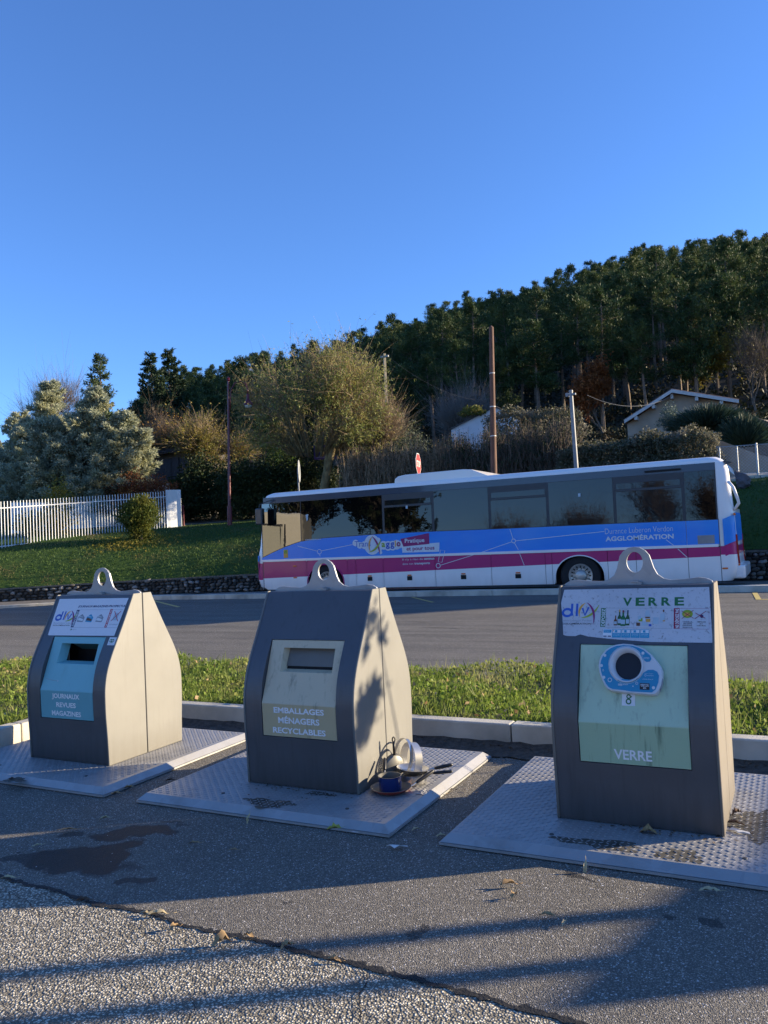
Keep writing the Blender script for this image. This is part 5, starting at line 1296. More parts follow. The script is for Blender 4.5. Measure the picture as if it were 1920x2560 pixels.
L_wil = leafmat('yellowing_leaf', (.11, .15, .035), (.27, .27, .08), (.34, .25, .09), trans=.35, scale=.5)
m_tw = mat('twig_buff', (.26, .19, .12), .9, var=.3); m_twd = mat('twig_dark', (.10, .075, .055), .9, var=.3); m_bmoss = mat('bark_mossy', (.20, .155, .075), .95, var=.45, scale=4, bump=.9, bs=18)
T, tips = grow(23, None, 8.4, .95, 4, 4, .15, .60, .15)
q = at(792, 1250, 38.0); q.z = TZ(q.x, q.y)
big = empty('almond_tree', q, .6); tag(big, 'wide yellow green tree with forking mossy limbs rising behind the front of the coach', 'tree')
def norm_tree(T, tips, Htgt, Rtgt):
    P_ = np.array([tuple(t[0]) for t in tips]); h = np.percentile(P_[:, 2], 99); r = np.percentile(np.hypot(P_[:, 0], P_[:, 1]), 96); kz, kr = Htgt / h, Rtgt / r
    T.v = [(v[0] * kr, v[1] * kr, v[2] * kz) for v in T.v]; return [(Vector((t[0].x * kr, t[0].y * kr, t[0].z * kz)), t[1], t[2] * (kr + kz) / 2) for t in tips]
def whips(tips, nt, ln, w, up, nl, L, Wd, hang, seed, spread=.5, mid_=None):
    rs = np.random.RandomState(seed); idx = rs.randint(0, len(tips), nt); C_ = np.array([tuple(t[0]) for t in tips]); D_ = np.array([tuple(t[1]) for t in tips])
    cen = C_.mean(0); out = C_ - cen; out /= (np.linalg.norm(out, axis=1)[:, None] + 1e-6)
    A = C_[idx] + rs.normal(0, .08, (nt, 3)); d = D_[idx] * .7 + out[idx] * .35 + rs.normal(0, spread, (nt, 3)) + np.array([0, 0, up]); d /= np.linalg.norm(d, axis=1)[:, None]
    l = (rs.gamma(3, 1 / 3, nt) * ln)[:, None]; B = A + d * l; M_ = (A + B) / 2 + rs.normal(0, .05, (nt, 3)) * l
    tw = np.concatenate([twig_np(A, M_, w), twig_np(M_, B, w * .6)])
    dens = .35 + .65 * (np.sin(C_[:, 0] * 1.7 + seed) * np.sin(C_[:, 1] * 1.9) * np.sin(C_[:, 2] * 1.5) > -.15); pr = dens[idx]; pr = pr / pr.sum()
    k = rs.choice(nt, nl, p=pr); t = rs.uniform(.1, 1.0, nl)[:, None]; P_ = np.where(t < .5, A[k] + (M_[k] - A[k]) * t * 2, M_[k] + (B[k] - M_[k]) * (t * 2 - 1)) + rs.normal(0, .025, (nl, 3))
    return tw, leaves_np(P_, L, Wd, dirs=d[k] * .5 + np.array([0, 0, -hang]), jit=.8)
tips = norm_tree(T, tips, 7.7, 3.1)
rz_ = random.Random(4)
# irregular crown: a few upright tufts stand above the rest
for k in range(7):
    a_ = rz_.uniform(0, 6.28); r_ = rz_.uniform(.3, 2.6)
    for j in range(10): tips.append((Vector((r_ * math.cos(a_) + rz_.gauss(0, .25), r_ * math.sin(a_) + rz_.gauss(0, .25), 7.4 - r_ * .6 + rz_.gauss(0, .3))), Vector((0, 0, 1)), .6))
for k in range(150):
    a_ = rz_.uniform(0, 6.28); e_ = rz_.uniform(-.45, .75); rr_ = rz_.uniform(.80, 1.08); q_ = Vector((3.35 * math.cos(a_) * math.cos(e_) * rr_ - .1, 3.3 * math.sin(a_) * math.cos(e_) * rr_, 4.9 + 3.4 * math.sin(e_) * rr_))
    c_ = Vector((q_.x * .35, q_.y * .35, 3.0)); T.tube([c_, c_.lerp(q_, .5) + Vector((0, 0, .25)), q_], [.035, .02, .008], 4, cap=False)
    for j in range(4): tips.append((c_.lerp(q_, .65 + .12 * j), (q_ - c_).normalized(), .6))
tw, lf = whips(tips, 9000, .75, .008, .12, 40000, .15, .046, .6, 8, .6)
T.build('trunk', m_bmoss, big, smooth=True); link('twigs', quads_mesh('twigs', tw, m_tw), big); link('leaves', quads_mesh('leaves', lf, L_wil), big)
def simple_tree(name, label, pos, H, R, seed, leafm, nl, twm, nt, group=None, bark=None, L=.12, Wd=.06, levels=4, r0=.12, trunk=.2, hang=.2, tl=.6, rz=0, up=.5):
    T, tips = grow(seed, None, H, .9, levels, 4, r0, up, trunk); tips = norm_tree(T, tips, H * .86, R * .86)
    e = empty(name, pos, rz); tag(e, label, 'tree', group); T.build('trunk', bark or n_bark, e, smooth=True)
    tw, lf = whips(tips, nt or 1500, tl, .009, up, max(nl, 1), L, Wd, hang, seed)
    if nt: link('twigs', quads_mesh('twigs', tw, twm), e)
    if nl: link('leaves', quads_mesh('leaves', lf, leafm), e)
    return e
L_ora = leafmat('orange_leaf', (.22, .10, .02), (.36, .20, .03), (.30, .24, .04), trans=.35); L_gold = leafmat('gold_leaf', (.14, .13, .02), (.26, .20, .03), (.08, .11, .02), trans=.3, scale=.6); L_rust = leafmat('rust_leaf', (.16, .05, .015), (.26, .10, .03), trans=.3)
def on(px, py, d, sink=.0): q = at(px, py, d); q.z = TZ(q.x, q.y) - sink; return q
simple_tree('autumn_tree', 'bare branched tree with orange gold leaves left of the street lamp arm', on(505, 1200, 47), 6.2, 3.0, 31, L_gold, 15000, m_tw, 5000, tl=.7, up=.1, hang=.4)
simple_tree('autumn_tree', 'low orange leaved tree in front of the shaded old house', on(440, 1180, 50), 6.0, 2.2, 32, L_ora, 6000, m_twd, 4200, tl=.8, up=.4)
simple_tree('bare_tree', 'bare brown tree rising over the roof of the old house', on(385, 1180, 56), 7.0, 2.2, 33, L_rust, 900, m_twd, 6500, tl=1.0, up=.9)
simple_tree('bare_tree', 'bare pale twigged tree at the right edge of the big yellow green tree', on(975, 1120, 38), 5.2, 1.6, 34, L_wil, 700, m_tw, 4500, tl=.8, up=.7)
simple_tree('autumn_tree', 'rust brown tree at the foot of the pine wood left of the beige house', on(1510, 1075, 60), 6.4, 2.0, 35, L_rust, 16000, m_twd, 900, L=.18, Wd=.11)
simple_tree('autumn_tree', 'olive gold tree above the ridge of the beige house', on(1760, 1000, 62), 9.0, 2.4, 36, L_gold, 12000, m_twd, 2500, L=.2, Wd=.12, trunk=.35)
simple_tree('bare_tree', 'bare grey tree beside the white gable at the edge of the wood', on(1180, 1060, 58), 5.5, 2.4, 37, L_wil, 0, mat('twig_grey', (.16, .15, .14), .9), 4200, tl=1.2, up=.8)
simple_tree('bare_tree', 'bare tree behind the beige house beside its right eave', on(1890, 1000, 60), 6.8, 2.0, 38, L_gold, 600, m_twd, 1800, tl=1.0, up=.5)
simple_tree('bare_tree', 'leafless twiggy tree behind the top of the blue conifer', on(120, 1130, 64), 11.6, 3.0, 39, L_gold, 0, m_twd, 3600, tl=1.2, up=.8)

# conifers at left
def conifer(name, label, pos, H, R, seed, m, dens, L, Wd, lean=(0, 0), droop=.1, multi=None, bark=None):
    rs = np.random.RandomState(seed); T = MB(); PT = []; DR = []
    stems = multi or [((0, 0), (lean[0], lean[1]), H, R)]
    for (ox, oy), (lxx, lyy), h_, R_ in stems:
        tp = lambda t: Vector((ox * (1 if t > 0 else .2) + lxx * t, oy + lyy * t, h_ * t))
        T.tube([tp(t) for t in np.linspace(0, .98, 8)], [.17 * (1 - t) + .02 for t in np.linspace(0, 1, 8)], 7)
        z = .05
        while z < .98:
            env = (1 - z) ** .8 + .07
            for i in range(rs.randint(4, 7)):
                a = rs.uniform(0, 6.28); l = R_ * env * rs.uniform(.55, 1.2); d = Vector((math.cos(a), math.sin(a), rs.uniform(.1, .6) - droop)).normalized(); b0 = tp(z)
                T.tube([b0, b0 + d * l * .6, b0 + d * l + Vector((0, 0, .12 * l))], [.03, .018, .006], 4, cap=False)
                for q in range(int(dens * (l + .25))):
                    t = rs.uniform(.15, 1.0) ** .75; w = .05 + .15 * l * (1.1 - t); side = Vector((-d.y, d.x, 0)); sg = rs.normal(0, 1)
                    PT.append(b0 + d * l * t + side * sg * w + Vector((0, 0, .12 * l * t * t + rs.normal(0, .045)))); DR.append((d + side * sg * .7 + Vector((0, 0, .45))).normalized())
            z += rs.uniform(.022, .04)
    e = empty(name, pos); tag(e, label, 'tree'); T.build('trunk', bark or n_bark, e)
    P_ = np.array([tuple(p) for p in PT]); D_ = np.array([tuple(d) for d in DR]); k = 3; np.random.seed(seed)
    V = leaves_np(np.repeat(P_, k, 0) + np.random.normal(0, .04, (len(P_) * k, 3)), L, Wd, dirs=np.repeat(D_, k, 0), jit=.65); print(name, len(V) // 4)
    link('crown', quads_mesh('crown', V, m), e); return e
L_blue = leafmat('blue_cedar_needle', (.24, .28, .20), (.46, .47, .34), (.34, .33, .17), trans=.42, scale=.8)
conifer('blue_cypress', 'broad silvery blue green conifer with several leaning tops behind the white railing', on(165, 1330, 46, .3), 8.2, 3.4, 41, L_blue, 70, .19, .06,
        multi=[((-1.0, 0), (.2, 0), 8.2, 2.7), ((-3.2, .3), (-.6, 0), 7.0, 2.4), ((.8, -.3), (2.2, 0), 7.2, 2.8), ((-2.0, -.5), (-.2, 0), 6.1, 2.6), ((1.7, .5), (2.6, 0), 6.1, 2.8), ((2.3, .2), (3.0, .2), 5.0, 2.8), ((-5.3, .4), (-.8, 0), 5.3, 2.5), ((.2, -1.0), (.4, -.5), 5.8, 3.2), ((-7.0, -.4), (-.6, 0), 5.8, 2.0)])
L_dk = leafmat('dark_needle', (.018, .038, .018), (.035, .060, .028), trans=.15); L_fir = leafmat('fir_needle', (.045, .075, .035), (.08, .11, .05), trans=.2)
conifer('fir_tree', 'slim pointed fir rising between the blue conifer and the dark pines', on(258, 1150, 52), 10.2, 2.3, 42, L_fir, 26, .22, .06, droop=.0)
for i, (px, d, H, R, lab) in enumerate(((385, 88, 13.5, 3.6, 'tall dark pine, leftmost of the dark group on the left skyline'), (345, 80, 8.5, 2.6, 'small dark conifer at the left foot of the dark skyline group'), (430, 92, 13.5, 3.4, 'tall dark pine with layered boughs, next right of the leftmost skyline pine'), (320, 72, 7.0, 2.6, 'low dark conifer above the roof of the old house'), (280, 70, 8.0, 2.4, 'dark conifer just right of the slim fir'))):
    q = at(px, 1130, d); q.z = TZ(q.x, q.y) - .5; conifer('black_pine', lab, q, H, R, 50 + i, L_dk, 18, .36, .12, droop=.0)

# ---------------------------------------------------------------- shrubs and hedges
def shrub(name, label, pos, blobs, m, L, Wd, shell=.5, up=None, upw=0, stem=None, cat='shrub', group=None, tw=None):
    e = empty(name, pos); tag(e, label, cat, group); P_ = blob_pts(blobs, shell); P_ = P_[P_[:, 2] > -.1]
    link('foliage', quads_mesh('foliage', leaves_np(P_, L, Wd, up, upw), m), e)
    mb = MB(); rs = random.Random(3)
    for k in range(9):
        c, r, _ = blobs[rs.randrange(len(blobs))]; mb.tube([(c[0] * .6, c[1] * .6, -.2), (c[0] + rs.uniform(-.3, .3) * r[0], c[1], c[2] + r[2] * .3)], [.03, .01], 5)
    mb.build('stem', n_bark, e)
    if tw: link('twigs', tw, e)
    return e
L_bush = leafmat('bush_leaf', (.045, .075, .012), (.11, .12, .018), (.14, .13, .02), trans=.3, scale=1.5)
q = on(352, 1398, 33.5)
shrub('rounded_bush', 'round green bush growing out of the lawn in front of the white railing', (q.x, q.y, q.z), [((0, 0, .85), (.80, .75, .80), 5200), ((.25, -.1, 1.2), (.62, .6, .62), 2400), ((-.35, 0, 1.0), (.62, .6, .6), 2000), ((0, 0, .3), (.35, .35, .4), 600)], L_bush, .15, .035, .45, np.array([0, 0, 1.]), 1.0)
n = 1500; P = np.column_stack([np.random.normal(q.x, .85, n), np.random.normal(q.y - .6, .6, n)]); P = np.array([(x, y, TZ(x, y) + .03) for x, y in P])
tag(link('fallen_leaves', quads_mesh('fallen_leaves', leaves_np(P, .10, .05, np.array([0, 0, .3]), .3), L_gold)), kind='stuff')
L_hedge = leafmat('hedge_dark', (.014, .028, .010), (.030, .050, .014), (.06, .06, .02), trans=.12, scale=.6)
def hedge_blobs(p0, p1, n, r, h, cnt, seed, ref, jit=.25):
    rs = random.Random(seed); out = []
    for i in range(n):
        t = i / max(1, n - 1); x = p0[0] + (p1[0] - p0[0]) * t; y = p0[1] + (p1[1] - p0[1]) * t; hh = h * rs.uniform(1 - jit, 1 + jit); zb = TZ(x, y) - ref[2]
        out.append(((x - ref[0] + rs.uniform(-.3, .3), y - ref[1] + rs.uniform(-.3, .3), zb + hh * .5), (r * rs.uniform(.8, 1.2), r * rs.uniform(.7, 1.0), hh * .56), cnt))
    return out
def P2d(px, d): q = at(px, 1250, d); return (q.x, q.y)
a, b = P2d(432, 44), P2d(600, 43); ref = (a[0], a[1], TZ(*a))
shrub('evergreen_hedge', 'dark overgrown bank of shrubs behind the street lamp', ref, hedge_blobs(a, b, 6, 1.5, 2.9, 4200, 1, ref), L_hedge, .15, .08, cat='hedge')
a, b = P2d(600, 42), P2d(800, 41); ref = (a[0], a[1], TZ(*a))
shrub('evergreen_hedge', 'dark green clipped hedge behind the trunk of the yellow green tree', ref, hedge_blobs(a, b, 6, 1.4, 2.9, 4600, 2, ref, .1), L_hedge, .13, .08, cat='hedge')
q = on(705, 1150, 44); shrub('evergreen_shrub', 'rounded dark green shrub with a sunlit crown rising above the clipped hedge', (q.x, q.y, q.z), [((0, 0, 2.3), (1.1, 1.0, 1.9), 7000)], leafmat('shrub_green', (.045, .085, .015), (.08, .12, .02), trans=.3), .12, .07)
# brown winter hedge: upright stems with few leaves
def winter(name, label, p0, p1, H, nst, seed, m, lm, nl, jit=.3):
    rs = np.random.RandomState(seed); t = rs.uniform(0, 1, nst); x = p0[0] + (p1[0] - p0[0]) * t; y = p0[1] + (p1[1] - p0[1]) * t + rs.normal(0, .55, nst); z = np.array([TZ(a_, b_) for a_, b_ in zip(x, y)])
    ref = np.array([p0[0], p0[1], z.min()]); A = np.column_stack([x, y, z]) - ref; h = H * (1 + jit * np.sin(t * 23) * .5 + rs.uniform(-jit, .1, nst)); z1 = rs.uniform(.0, .75, nst)
    A[:, 2] += h * z1; B = A + np.column_stack([rs.normal(0, .22, nst), rs.normal(0, .22, nst), h * (1 - z1) * rs.uniform(.3, 1.05, nst)]); mid = (A + B) / 2 + rs.normal(0, .07, (nst, 3))
    V = np.concatenate([twig_np(A, mid, .014), twig_np(mid, B, .009)]); e = empty(name, tuple(ref)); tag(e, label, 'hedge'); link('twigs', quads_mesh('twigs', V, m), e)
    k = rs.randint(0, nst, nl); tt = rs.uniform(.2, 1, nl)[:, None]; P_ = A[k] + (B[k] - A[k]) * tt + rs.normal(0, .06, (nl, 3)); link('leaves', quads_mesh('leaves', leaves_np(P_, .10, .05), lm), e); return e
L_wint = leafmat('hedge_brown', (.055, .045, .022), (.12, .09, .04), (.17, .12, .05), trans=.25, scale=.8)
winter('winter_hedge', 'tall brown half bare hedge between the yellow green tree and the wooden pole', P2d(880, 37), P2d(1150, 37), 2.7, 9000, 5, m_tw, L_wint, 22000)
winter('winter_hedge', 'darker thinned out hedge between the wooden pole and the grey metal pole', P2d(1140, 36), P2d(1450, 34), 2.8, 9000, 6, m_twd, L_hedge, 26000)
L_seed = leafmat('seed_head', (.06, .07, .032), (.16, .145, .10), (.24, .22, .17), trans=.3, scale=.9); L_ivy = leafmat('ivy_leaf', (.10, .12, .02), (.20, .18, .04), trans=.3)
a, b = P2d(1465, 33), P2d(1745, 32.5); ref = (a[0], a[1], TZ(*a))
shrub('clematis_hedge', 'big rounded hedge covered in greyish seed heads right of the grey metal pole', ref, hedge_blobs(a, b, 7, 1.2, 1.95, 7000, 7, ref, .06), L_seed, .10, .065, .75, cat='hedge')
q = on(1330, 1090, 38); shrub('clematis_shrub', 'sunlit mound of creeper with pale seed heads in front of the white gable', (q.x, q.y, q.z), [((-1.0, 0, 3.3), (1.3, .9, 1.1), 6500), ((.9, 0, 3.0), (1.6, .9, 1.2), 6500), ((0, 0, 1.6), (2.4, 1.0, 1.6), 7000)], L_seed, .11, .07, .7)
q = on(1050, 1120, 42); shrub('olive_shrub', 'grey green rounded shrub behind the brown hedge below the pale concrete pole', at(960, 1130, 40.5), [((0, 0, .4), (1.6, 1.0, 1.9), 7000), ((1.3, 0, .0), (1.2, 1.0, 1.4), 3500)], leafmat('olive_leaf', (.07, .09, .055), (.13, .15, .10), trans=.2), .12, .035)
L_broom = leafmat('broom_stem', (.022, .045, .028), (.045, .075, .05), trans=.15)
def broom(label, pos, R, H, n, seed):
    rs = np.random.RandomState(seed); a = rs.normal(0, 1, (n, 3)); a[:, 2] = np.abs(a[:, 2]) * .8 + .25; a /= np.linalg.norm(a, axis=1)[:, None]; l = rs.uniform(.35, 1, n)[:, None]
    A = a * l * np.array([R, R * .6, H]) * .5; B = a * l * np.array([R, R * .6, H]) * 1.05 + rs.normal(0, .05, (n, 3)); e = empty('broom_shrub', pos); tag(e, label, 'shrub'); link('stems', quads_mesh('stems', twig_np(A, B, .022), L_broom), e)
    st_ = MB(); st_.tube([(0, 0, -1.5), (0, 0, .3)], [.06, .03], 6); st_.build('trunk', n_bark, e)
broom('dark blue green broom bush in front of the right half of the beige gable', at(1770, 1080, 38), 1.9, 1.25, 9000, 1); broom('smaller broom bush below the eave of the beige house', at(1860, 1120, 37), 1.3, 1.5, 5000, 2)
q = at(1675, 1060, 38.5); shrub('bluish_shrub', 'bluish evergreen shrub below the left slope of the beige gable', q, [((0, 0, -.3), (.6, .5, 1.2), 4500)], leafmat('bluish', (.06, .10, .085), (.11, .15, .12), trans=.2), .11, .04, .3)
q = on(330, 1290, 42); shrub('red_shrub', 'rusty red leaved shrub behind the right end of the white railing', (q.x, q.y, q.z), [((0, 0, 1.6), (1.7, .9, 1.2), 3500), ((1.6, .2, 1.5), (1.2, .8, 1.0), 2200)], leafmat('red_leaf', (.13, .035, .02), (.22, .09, .03), (.10, .08, .03), trans=.3), .13, .07, .3)
q = on(150, 1340, 37.5); shrub('golden_shrub', 'olive and gold shrub against the white wall behind the railing', (q.x, q.y, q.z), [((0, 0, 1.1), (.9, .6, 1.6), 2600), ((-1.4, 0, .5), (1.6, .7, .8), 2200)], L_gold, .12, .06, .3)
q = at(1245, 1050, 50); shrub('ivy_mound', 'yellow green ivy on the left slope of the white gable', at(1180, 1035, 51), [((0, 0, 0), (.9, .5, .5), 1600)], L_ivy, .13, .10)

# ================================================================ HOUSES
m_cream = mat('render_cream', (.36, .29, .22), .9, var=.12, scale=2, bump=.3, bs=40); m_fascia = mat('fascia_white', (.50, .49, .47), .6); m_rtile = mat('roof_tile', (.20, .12, .085), .85, var=.35, scale=8, bump=.4)
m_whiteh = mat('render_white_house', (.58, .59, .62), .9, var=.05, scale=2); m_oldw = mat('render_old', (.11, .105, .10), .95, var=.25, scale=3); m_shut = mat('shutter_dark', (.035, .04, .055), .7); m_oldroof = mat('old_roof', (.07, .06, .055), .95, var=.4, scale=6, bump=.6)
def tiles_roof(root, A, B, C, D, m, rows, cols, name='roof_tile', th=.05):
    """quad roof plane A-B (eave) to D-C (ridge): slab plus rows of half-round tiles as stuff"""
    mb = MB(); up = (B - A).cross(D - A).normalized(); up = up if up.z > 0 else -up
    mb.add([A, B, C, D] + [q + up * th for q in (A, B, C, D)], [(0, 3, 2, 1), (4, 5, 6, 7), (0, 1, 5, 4), (1, 2, 6, 5), (2, 3, 7, 6), (3, 0, 4, 7)]); sl = mb.build('roof', m, root)
    mb = MB()
    for i in range(cols):
        t = (i + .5) / cols; p0 = A.lerp(B, t) + up * th; p1 = D.lerp(C, t) + up * th; s = (B - A).normalized() * (B - A).length / cols * .38
        for r in range(rows):
            a = p0.lerp(p1, r / rows); b = p0.lerp(p1, (r + 1.08) / rows); h = up * .05; V = []
            for q, k in ((a, 1.0), (b, .85)): V += [q - s * k, q - s * k * .5 + h, q + s * k * .5 + h, q + s * k]
            mb.add(V, [(0, 1, 5, 4), (1, 2, 6, 5), (2, 3, 7, 6)])
    o = mb.build('tiles', m, sl); tag(o, kind='stuff'); return sl
def hpt(px, py, d): return at(px, py, d)
# beige gable house at right: gable faces the road
dH = 46.0
apx, lf, rt = hpt(1680, 979, dH), hpt(1588, 1036, dH), hpt(1818, 1012, dH)
g0 = hpt(1680, 1100, dH); ux = (rt - lf); ux.z = 0; W_ = ux.length; ux.normalize(); back = Vector((-ux.y, ux.x, 0)); 
lf = apx - ux * 2.55; lf.z = apx.z - 1.42; rt = apx + ux * 3.25; rt.z = apx.z - .92
hs = empty('beige_house', (apx.x, apx.y, TZ(apx.x, apx.y))); O_ = Vector(hs.location); tag(hs, 'beige rendered house with a white edged gable, partly hidden by bushes at right', 'house')
zb = TZ(apx.x, apx.y) - 1.5
li, ri = lf + ux * .12, rt - ux * .05; li.z = lf.z - .0; D8 = back * 8
mb = MB(); V = [Vector((li.x, li.y, zb)), Vector((ri.x, ri.y, zb)), Vector((ri.x, ri.y, rt.z - .12)), Vector((apx.x, apx.y, apx.z - .12)), Vector((li.x, li.y, li.z - .12))]
V = [q - O_ for q in V]; mb.add(V + [q + D8 for q in V], [(0, 1, 2, 3, 4), (9, 8, 7, 6, 5), (0, 5, 6, 1), (1, 6, 7, 2), (4, 9, 5, 0)]); mb.build('wall', m_cream, hs)
for (e0, nm) in ((lf, 'l'), (rt, 'r')):
    a_ = Vector((e0.x, e0.y, e0.z)) - O_ - back * .5; b_ = apx - O_ - back * .5; tiles_roof(hs, a_, a_ + D8 + back * .7, b_ + D8 + back * .7, b_, m_rtile, 8, 26)
    mb = MB(); d = (b_ - a_); c = (a_ + b_) / 2; mb.obox(c + Vector((0, 0, -.05)) - back * .03, d / 2, back * .03, (0, 0, .09)); mb.build('fascia', m_fascia, hs)
    for t in (.25, .62):
        q = a_.lerp(b_, t) + back * .25 + Vector((0, 0, -.22)); mb = MB(); mb.box((q.x - .08, q.y - .25, q.z - .12), (q.x + .08, q.y + .25, q.z + .08)); mb.build('rafter_end', m_fascia, hs)
q = apx - O_ + Vector((0, 0, -.28)) - back * .2; mb = MB(); mb.box((q.x - .07, q.y - .2, q.z - .16), (q.x + .07, q.y + .2, q.z + .1)); mb.build('rafter_end', m_fascia, hs)
# lower garage wing at right
ga, gb, gc = hpt(1795, 1052, 40), hpt(1888, 1047, 40), hpt(1990, 1085, 38)
gr = empty('garage', (gb.x, gb.y, TZ(gb.x, gb.y))); O_ = Vector(gr.location); tag(gr, 'plain beige flat walled annex with a white corner strip at the right edge', 'building')
zb = gr.location.z - 1.5
mb = MB()
for p0, p1 in ((ga, gb), (gb, gc)):
    mb.add([Vector((p0.x, p0.y, zb)) - O_, Vector((p1.x, p1.y, zb)) - O_, p1 - O_, p0 - O_], [(0, 1, 2, 3)])
bk = Vector((gb.x + 3, gb.y + 6, gb.z)); mb.add([ga - O_, gb - O_, gc - O_, bk - O_], [(0, 1, 2, 3)]); mb.build('wall', m_cream, gr)
mb = MB(); mb.tube([gb - O_ + Vector((-.02, -.05, -3.2)), gb - O_ + Vector((-.02, -.05, 0))], .09, 8); mb.build('downpipe', m_fascia, gr)
mb = MB(); mb.tube([ga - O_ + Vector((0, -.05, .04)), gb - O_ + Vector((0, -.05, .04)), gc - O_ + Vector((0, -.05, .04))], .05, 6); mb.build('coping', m_rtile, gr)
# sloping retaining wall and terrace
rw = empty('retaining_wall', hpt(1850, 1180, 32)); O_ = Vector(rw.location); tag(rw, 'sloping beige garden wall behind the wire mesh fence at right', 'wall')
P_ = [hpt(1735, 1093, 33), hpt(1803, 1102, 33), hpt(1895, 1136, 32.5), hpt(1990, 1160, 32)]; mb = MB()
for p0, p1 in zip(P_[:-1], P_[1:]):
    z0 = TZ(p0.x, p0.y) - .5; z1 = TZ(p1.x, p1.y) - .5
    V = [Vector((p0.x, p0.y, z0)), Vector((p1.x, p1.y, z1)), p1, p0]; V = [q - O_ for q in V]; n_ = Vector((0, .25, 0)); mb.add(V + [q + n_ for q in V], [(0, 1, 2, 3), (4, 7, 6, 5), (3, 2, 6, 7), (0, 3, 7, 4), (1, 5, 6, 2)])
mb.build('wall', m_cream, rw)
# terrace slab edge in front of the fence
tr0, tr1 = hpt(1795, 1192, 29.6), hpt(1990, 1182, 29.6)
te = empty('terrace', tr0); tag(te, 'concrete terrace edge carrying the wire mesh fence behind the coach', 'terrace'); mb = MB(); L_ = tr1 - tr0
mb.add([Vector((0, 0, -1.0)), Vector((L_.x, L_.y, L_.z - 1.0)), L_, Vector((0, 0, 0)), Vector((0, 4.5, -1)), Vector((L_.x, L_.y + 4.5, L_.z - 1)), Vector((L_.x, L_.y + 4.5, L_.z + .4)), Vector((0, 4.5, .4))], [(0, 1, 2, 3), (3, 2, 6, 7), (0, 3, 7, 4), (1, 5, 6, 2)]); mb.build('slab', m_concrete, te)
# wire mesh fence
m_gal = mat('galvanised_wire', (.42, .43, .44), .5, .5)
mf = empty('mesh_fence', tr0); tag(mf, 'low galvanised wire mesh fence with posts on the terrace behind the coach', 'fence')
H_ = 1.02; dirn = L_ / L_.length
for px in (1803, 1848, 1897, 1960):
    t = (px - 1795) / 195; c = L_ * t; mb = MB(); r_ = .035 if px == 1897 else .022; mb.tube([c + Vector((0, .03, 0)), c + Vector((0, .03, H_ + (.06 if px == 1897 else 0)))], r_, 8); mb.build('post', m_gal, mf)
for z in (.03, H_): mb = MB(); mb.tube([Vector((0, .03, z)), L_ + Vector((0, .03, z))], .014, 5); mb.build('rail', m_gal, mf)
mb = MB(); LL = L_.length; 
for i in range(-14, int(LL / .11) + 14):
    for s_ in (1, -1):
        x0 = i * .11; x1 = x0 + s_ * H_; t0, t1 = 0, 1
        def cl(x0, x1, z0, z1):
            if x0 < 0: z0 = z0 + (z1 - z0) * (0 - x0) / (x1 - x0); x0 = 0
            if x0 > LL: z0 = z0 + (z1 - z0) * (LL - x0) / (x1 - x0); x0 = LL
            return x0, z0
        if max(x0, x1) < 0 or min(x0, x1) > LL: continue
        a_ = cl(x0, x1, .03, H_); b_ = cl(x1, x0, H_, .03); pa = L_ * (a_[0] / LL) + Vector((0, .03, a_[1])); pb = L_ * (b_[0] / LL) + Vector((0, .03, b_[1]))
        if (pb - pa).length > .05: mb.tube([pa, pb], .0035, 3, cap=False)
tag(mb.build('mesh', m_gal, mf), kind='stuff')
# white gable behind the brown hedge
wa, wL, wR = hpt(1238, 1018, 51), hpt(1128, 1074, 51), hpt(1330, 1060, 51)
wh = empty('white_house', (wa.x, wa.y, TZ(wa.x, wa.y))); O_ = Vector(wh.location); tag(wh, 'white gable end of a house showing above the brown hedge', 'house'); zb = O_.z - 1.5
ux = (wR - wL); ux.z = 0; ux.normalize(); back = Vector((-ux.y, ux.x, 0)); D8 = back * 9
V = [Vector((wL.x, wL.y, zb)), Vector((wR.x, wR.y, zb)), wR, wa, wL]; V = [q - O_ for q in V]; mb = MB(); mb.add(V + [q + D8 for q in V], [(0, 1, 2, 3, 4), (9, 8, 7, 6, 5), (0, 5, 6, 1), (1, 6, 7, 2), (4, 9, 5, 0)]); mb.build('wall', m_whiteh, wh)
for e0 in (wL, wR):
    a_ = e0 - O_ - back * .15; b_ = wa - O_ - back * .15; tiles_roof(wh, a_, a_ + D8, b_ + D8, b_, m_oldroof, 8, 24, th=.04)
# old shaded house at left
oa, ob = hpt(362, 1145, 50), hpt(478, 1140, 47)
oh = empty('old_house', (oa.x, oa.y, TZ(oa.x, oa.y))); O_ = Vector(oh.location); tag(oh, 'old grey house in shade with dark shutters behind the autumn trees at left', 'house')
zb = O_.z - 2; ux = (ob - oa); ux.z = 0; WL_ = ux.length; ux.normalize(); back = Vector((-ux.y, ux.x, 0)); D8 = back * 3
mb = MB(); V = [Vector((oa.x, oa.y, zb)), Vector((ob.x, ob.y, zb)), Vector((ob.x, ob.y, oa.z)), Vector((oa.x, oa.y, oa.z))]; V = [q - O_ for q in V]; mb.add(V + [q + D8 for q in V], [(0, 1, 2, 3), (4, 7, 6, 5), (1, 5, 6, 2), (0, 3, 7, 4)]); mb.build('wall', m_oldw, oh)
a_ = V[3] - ux * .4 - back * .45; b_ = V[2] + ux * .4 - back * .45; c_ = b_ + back * 2 + Vector((0, 0, .8)); d_ = a_ + back * 2 + Vector((0, 0, .8)); tiles_roof(oh, a_, b_, c_, d_, m_oldroof, 9, 34); tiles_roof(oh, b_ + back * 4, a_ + back * 4, d_ + Vector((0, 0, .01)), c_ + Vector((0, 0, .01)), m_oldroof, 9, 34)
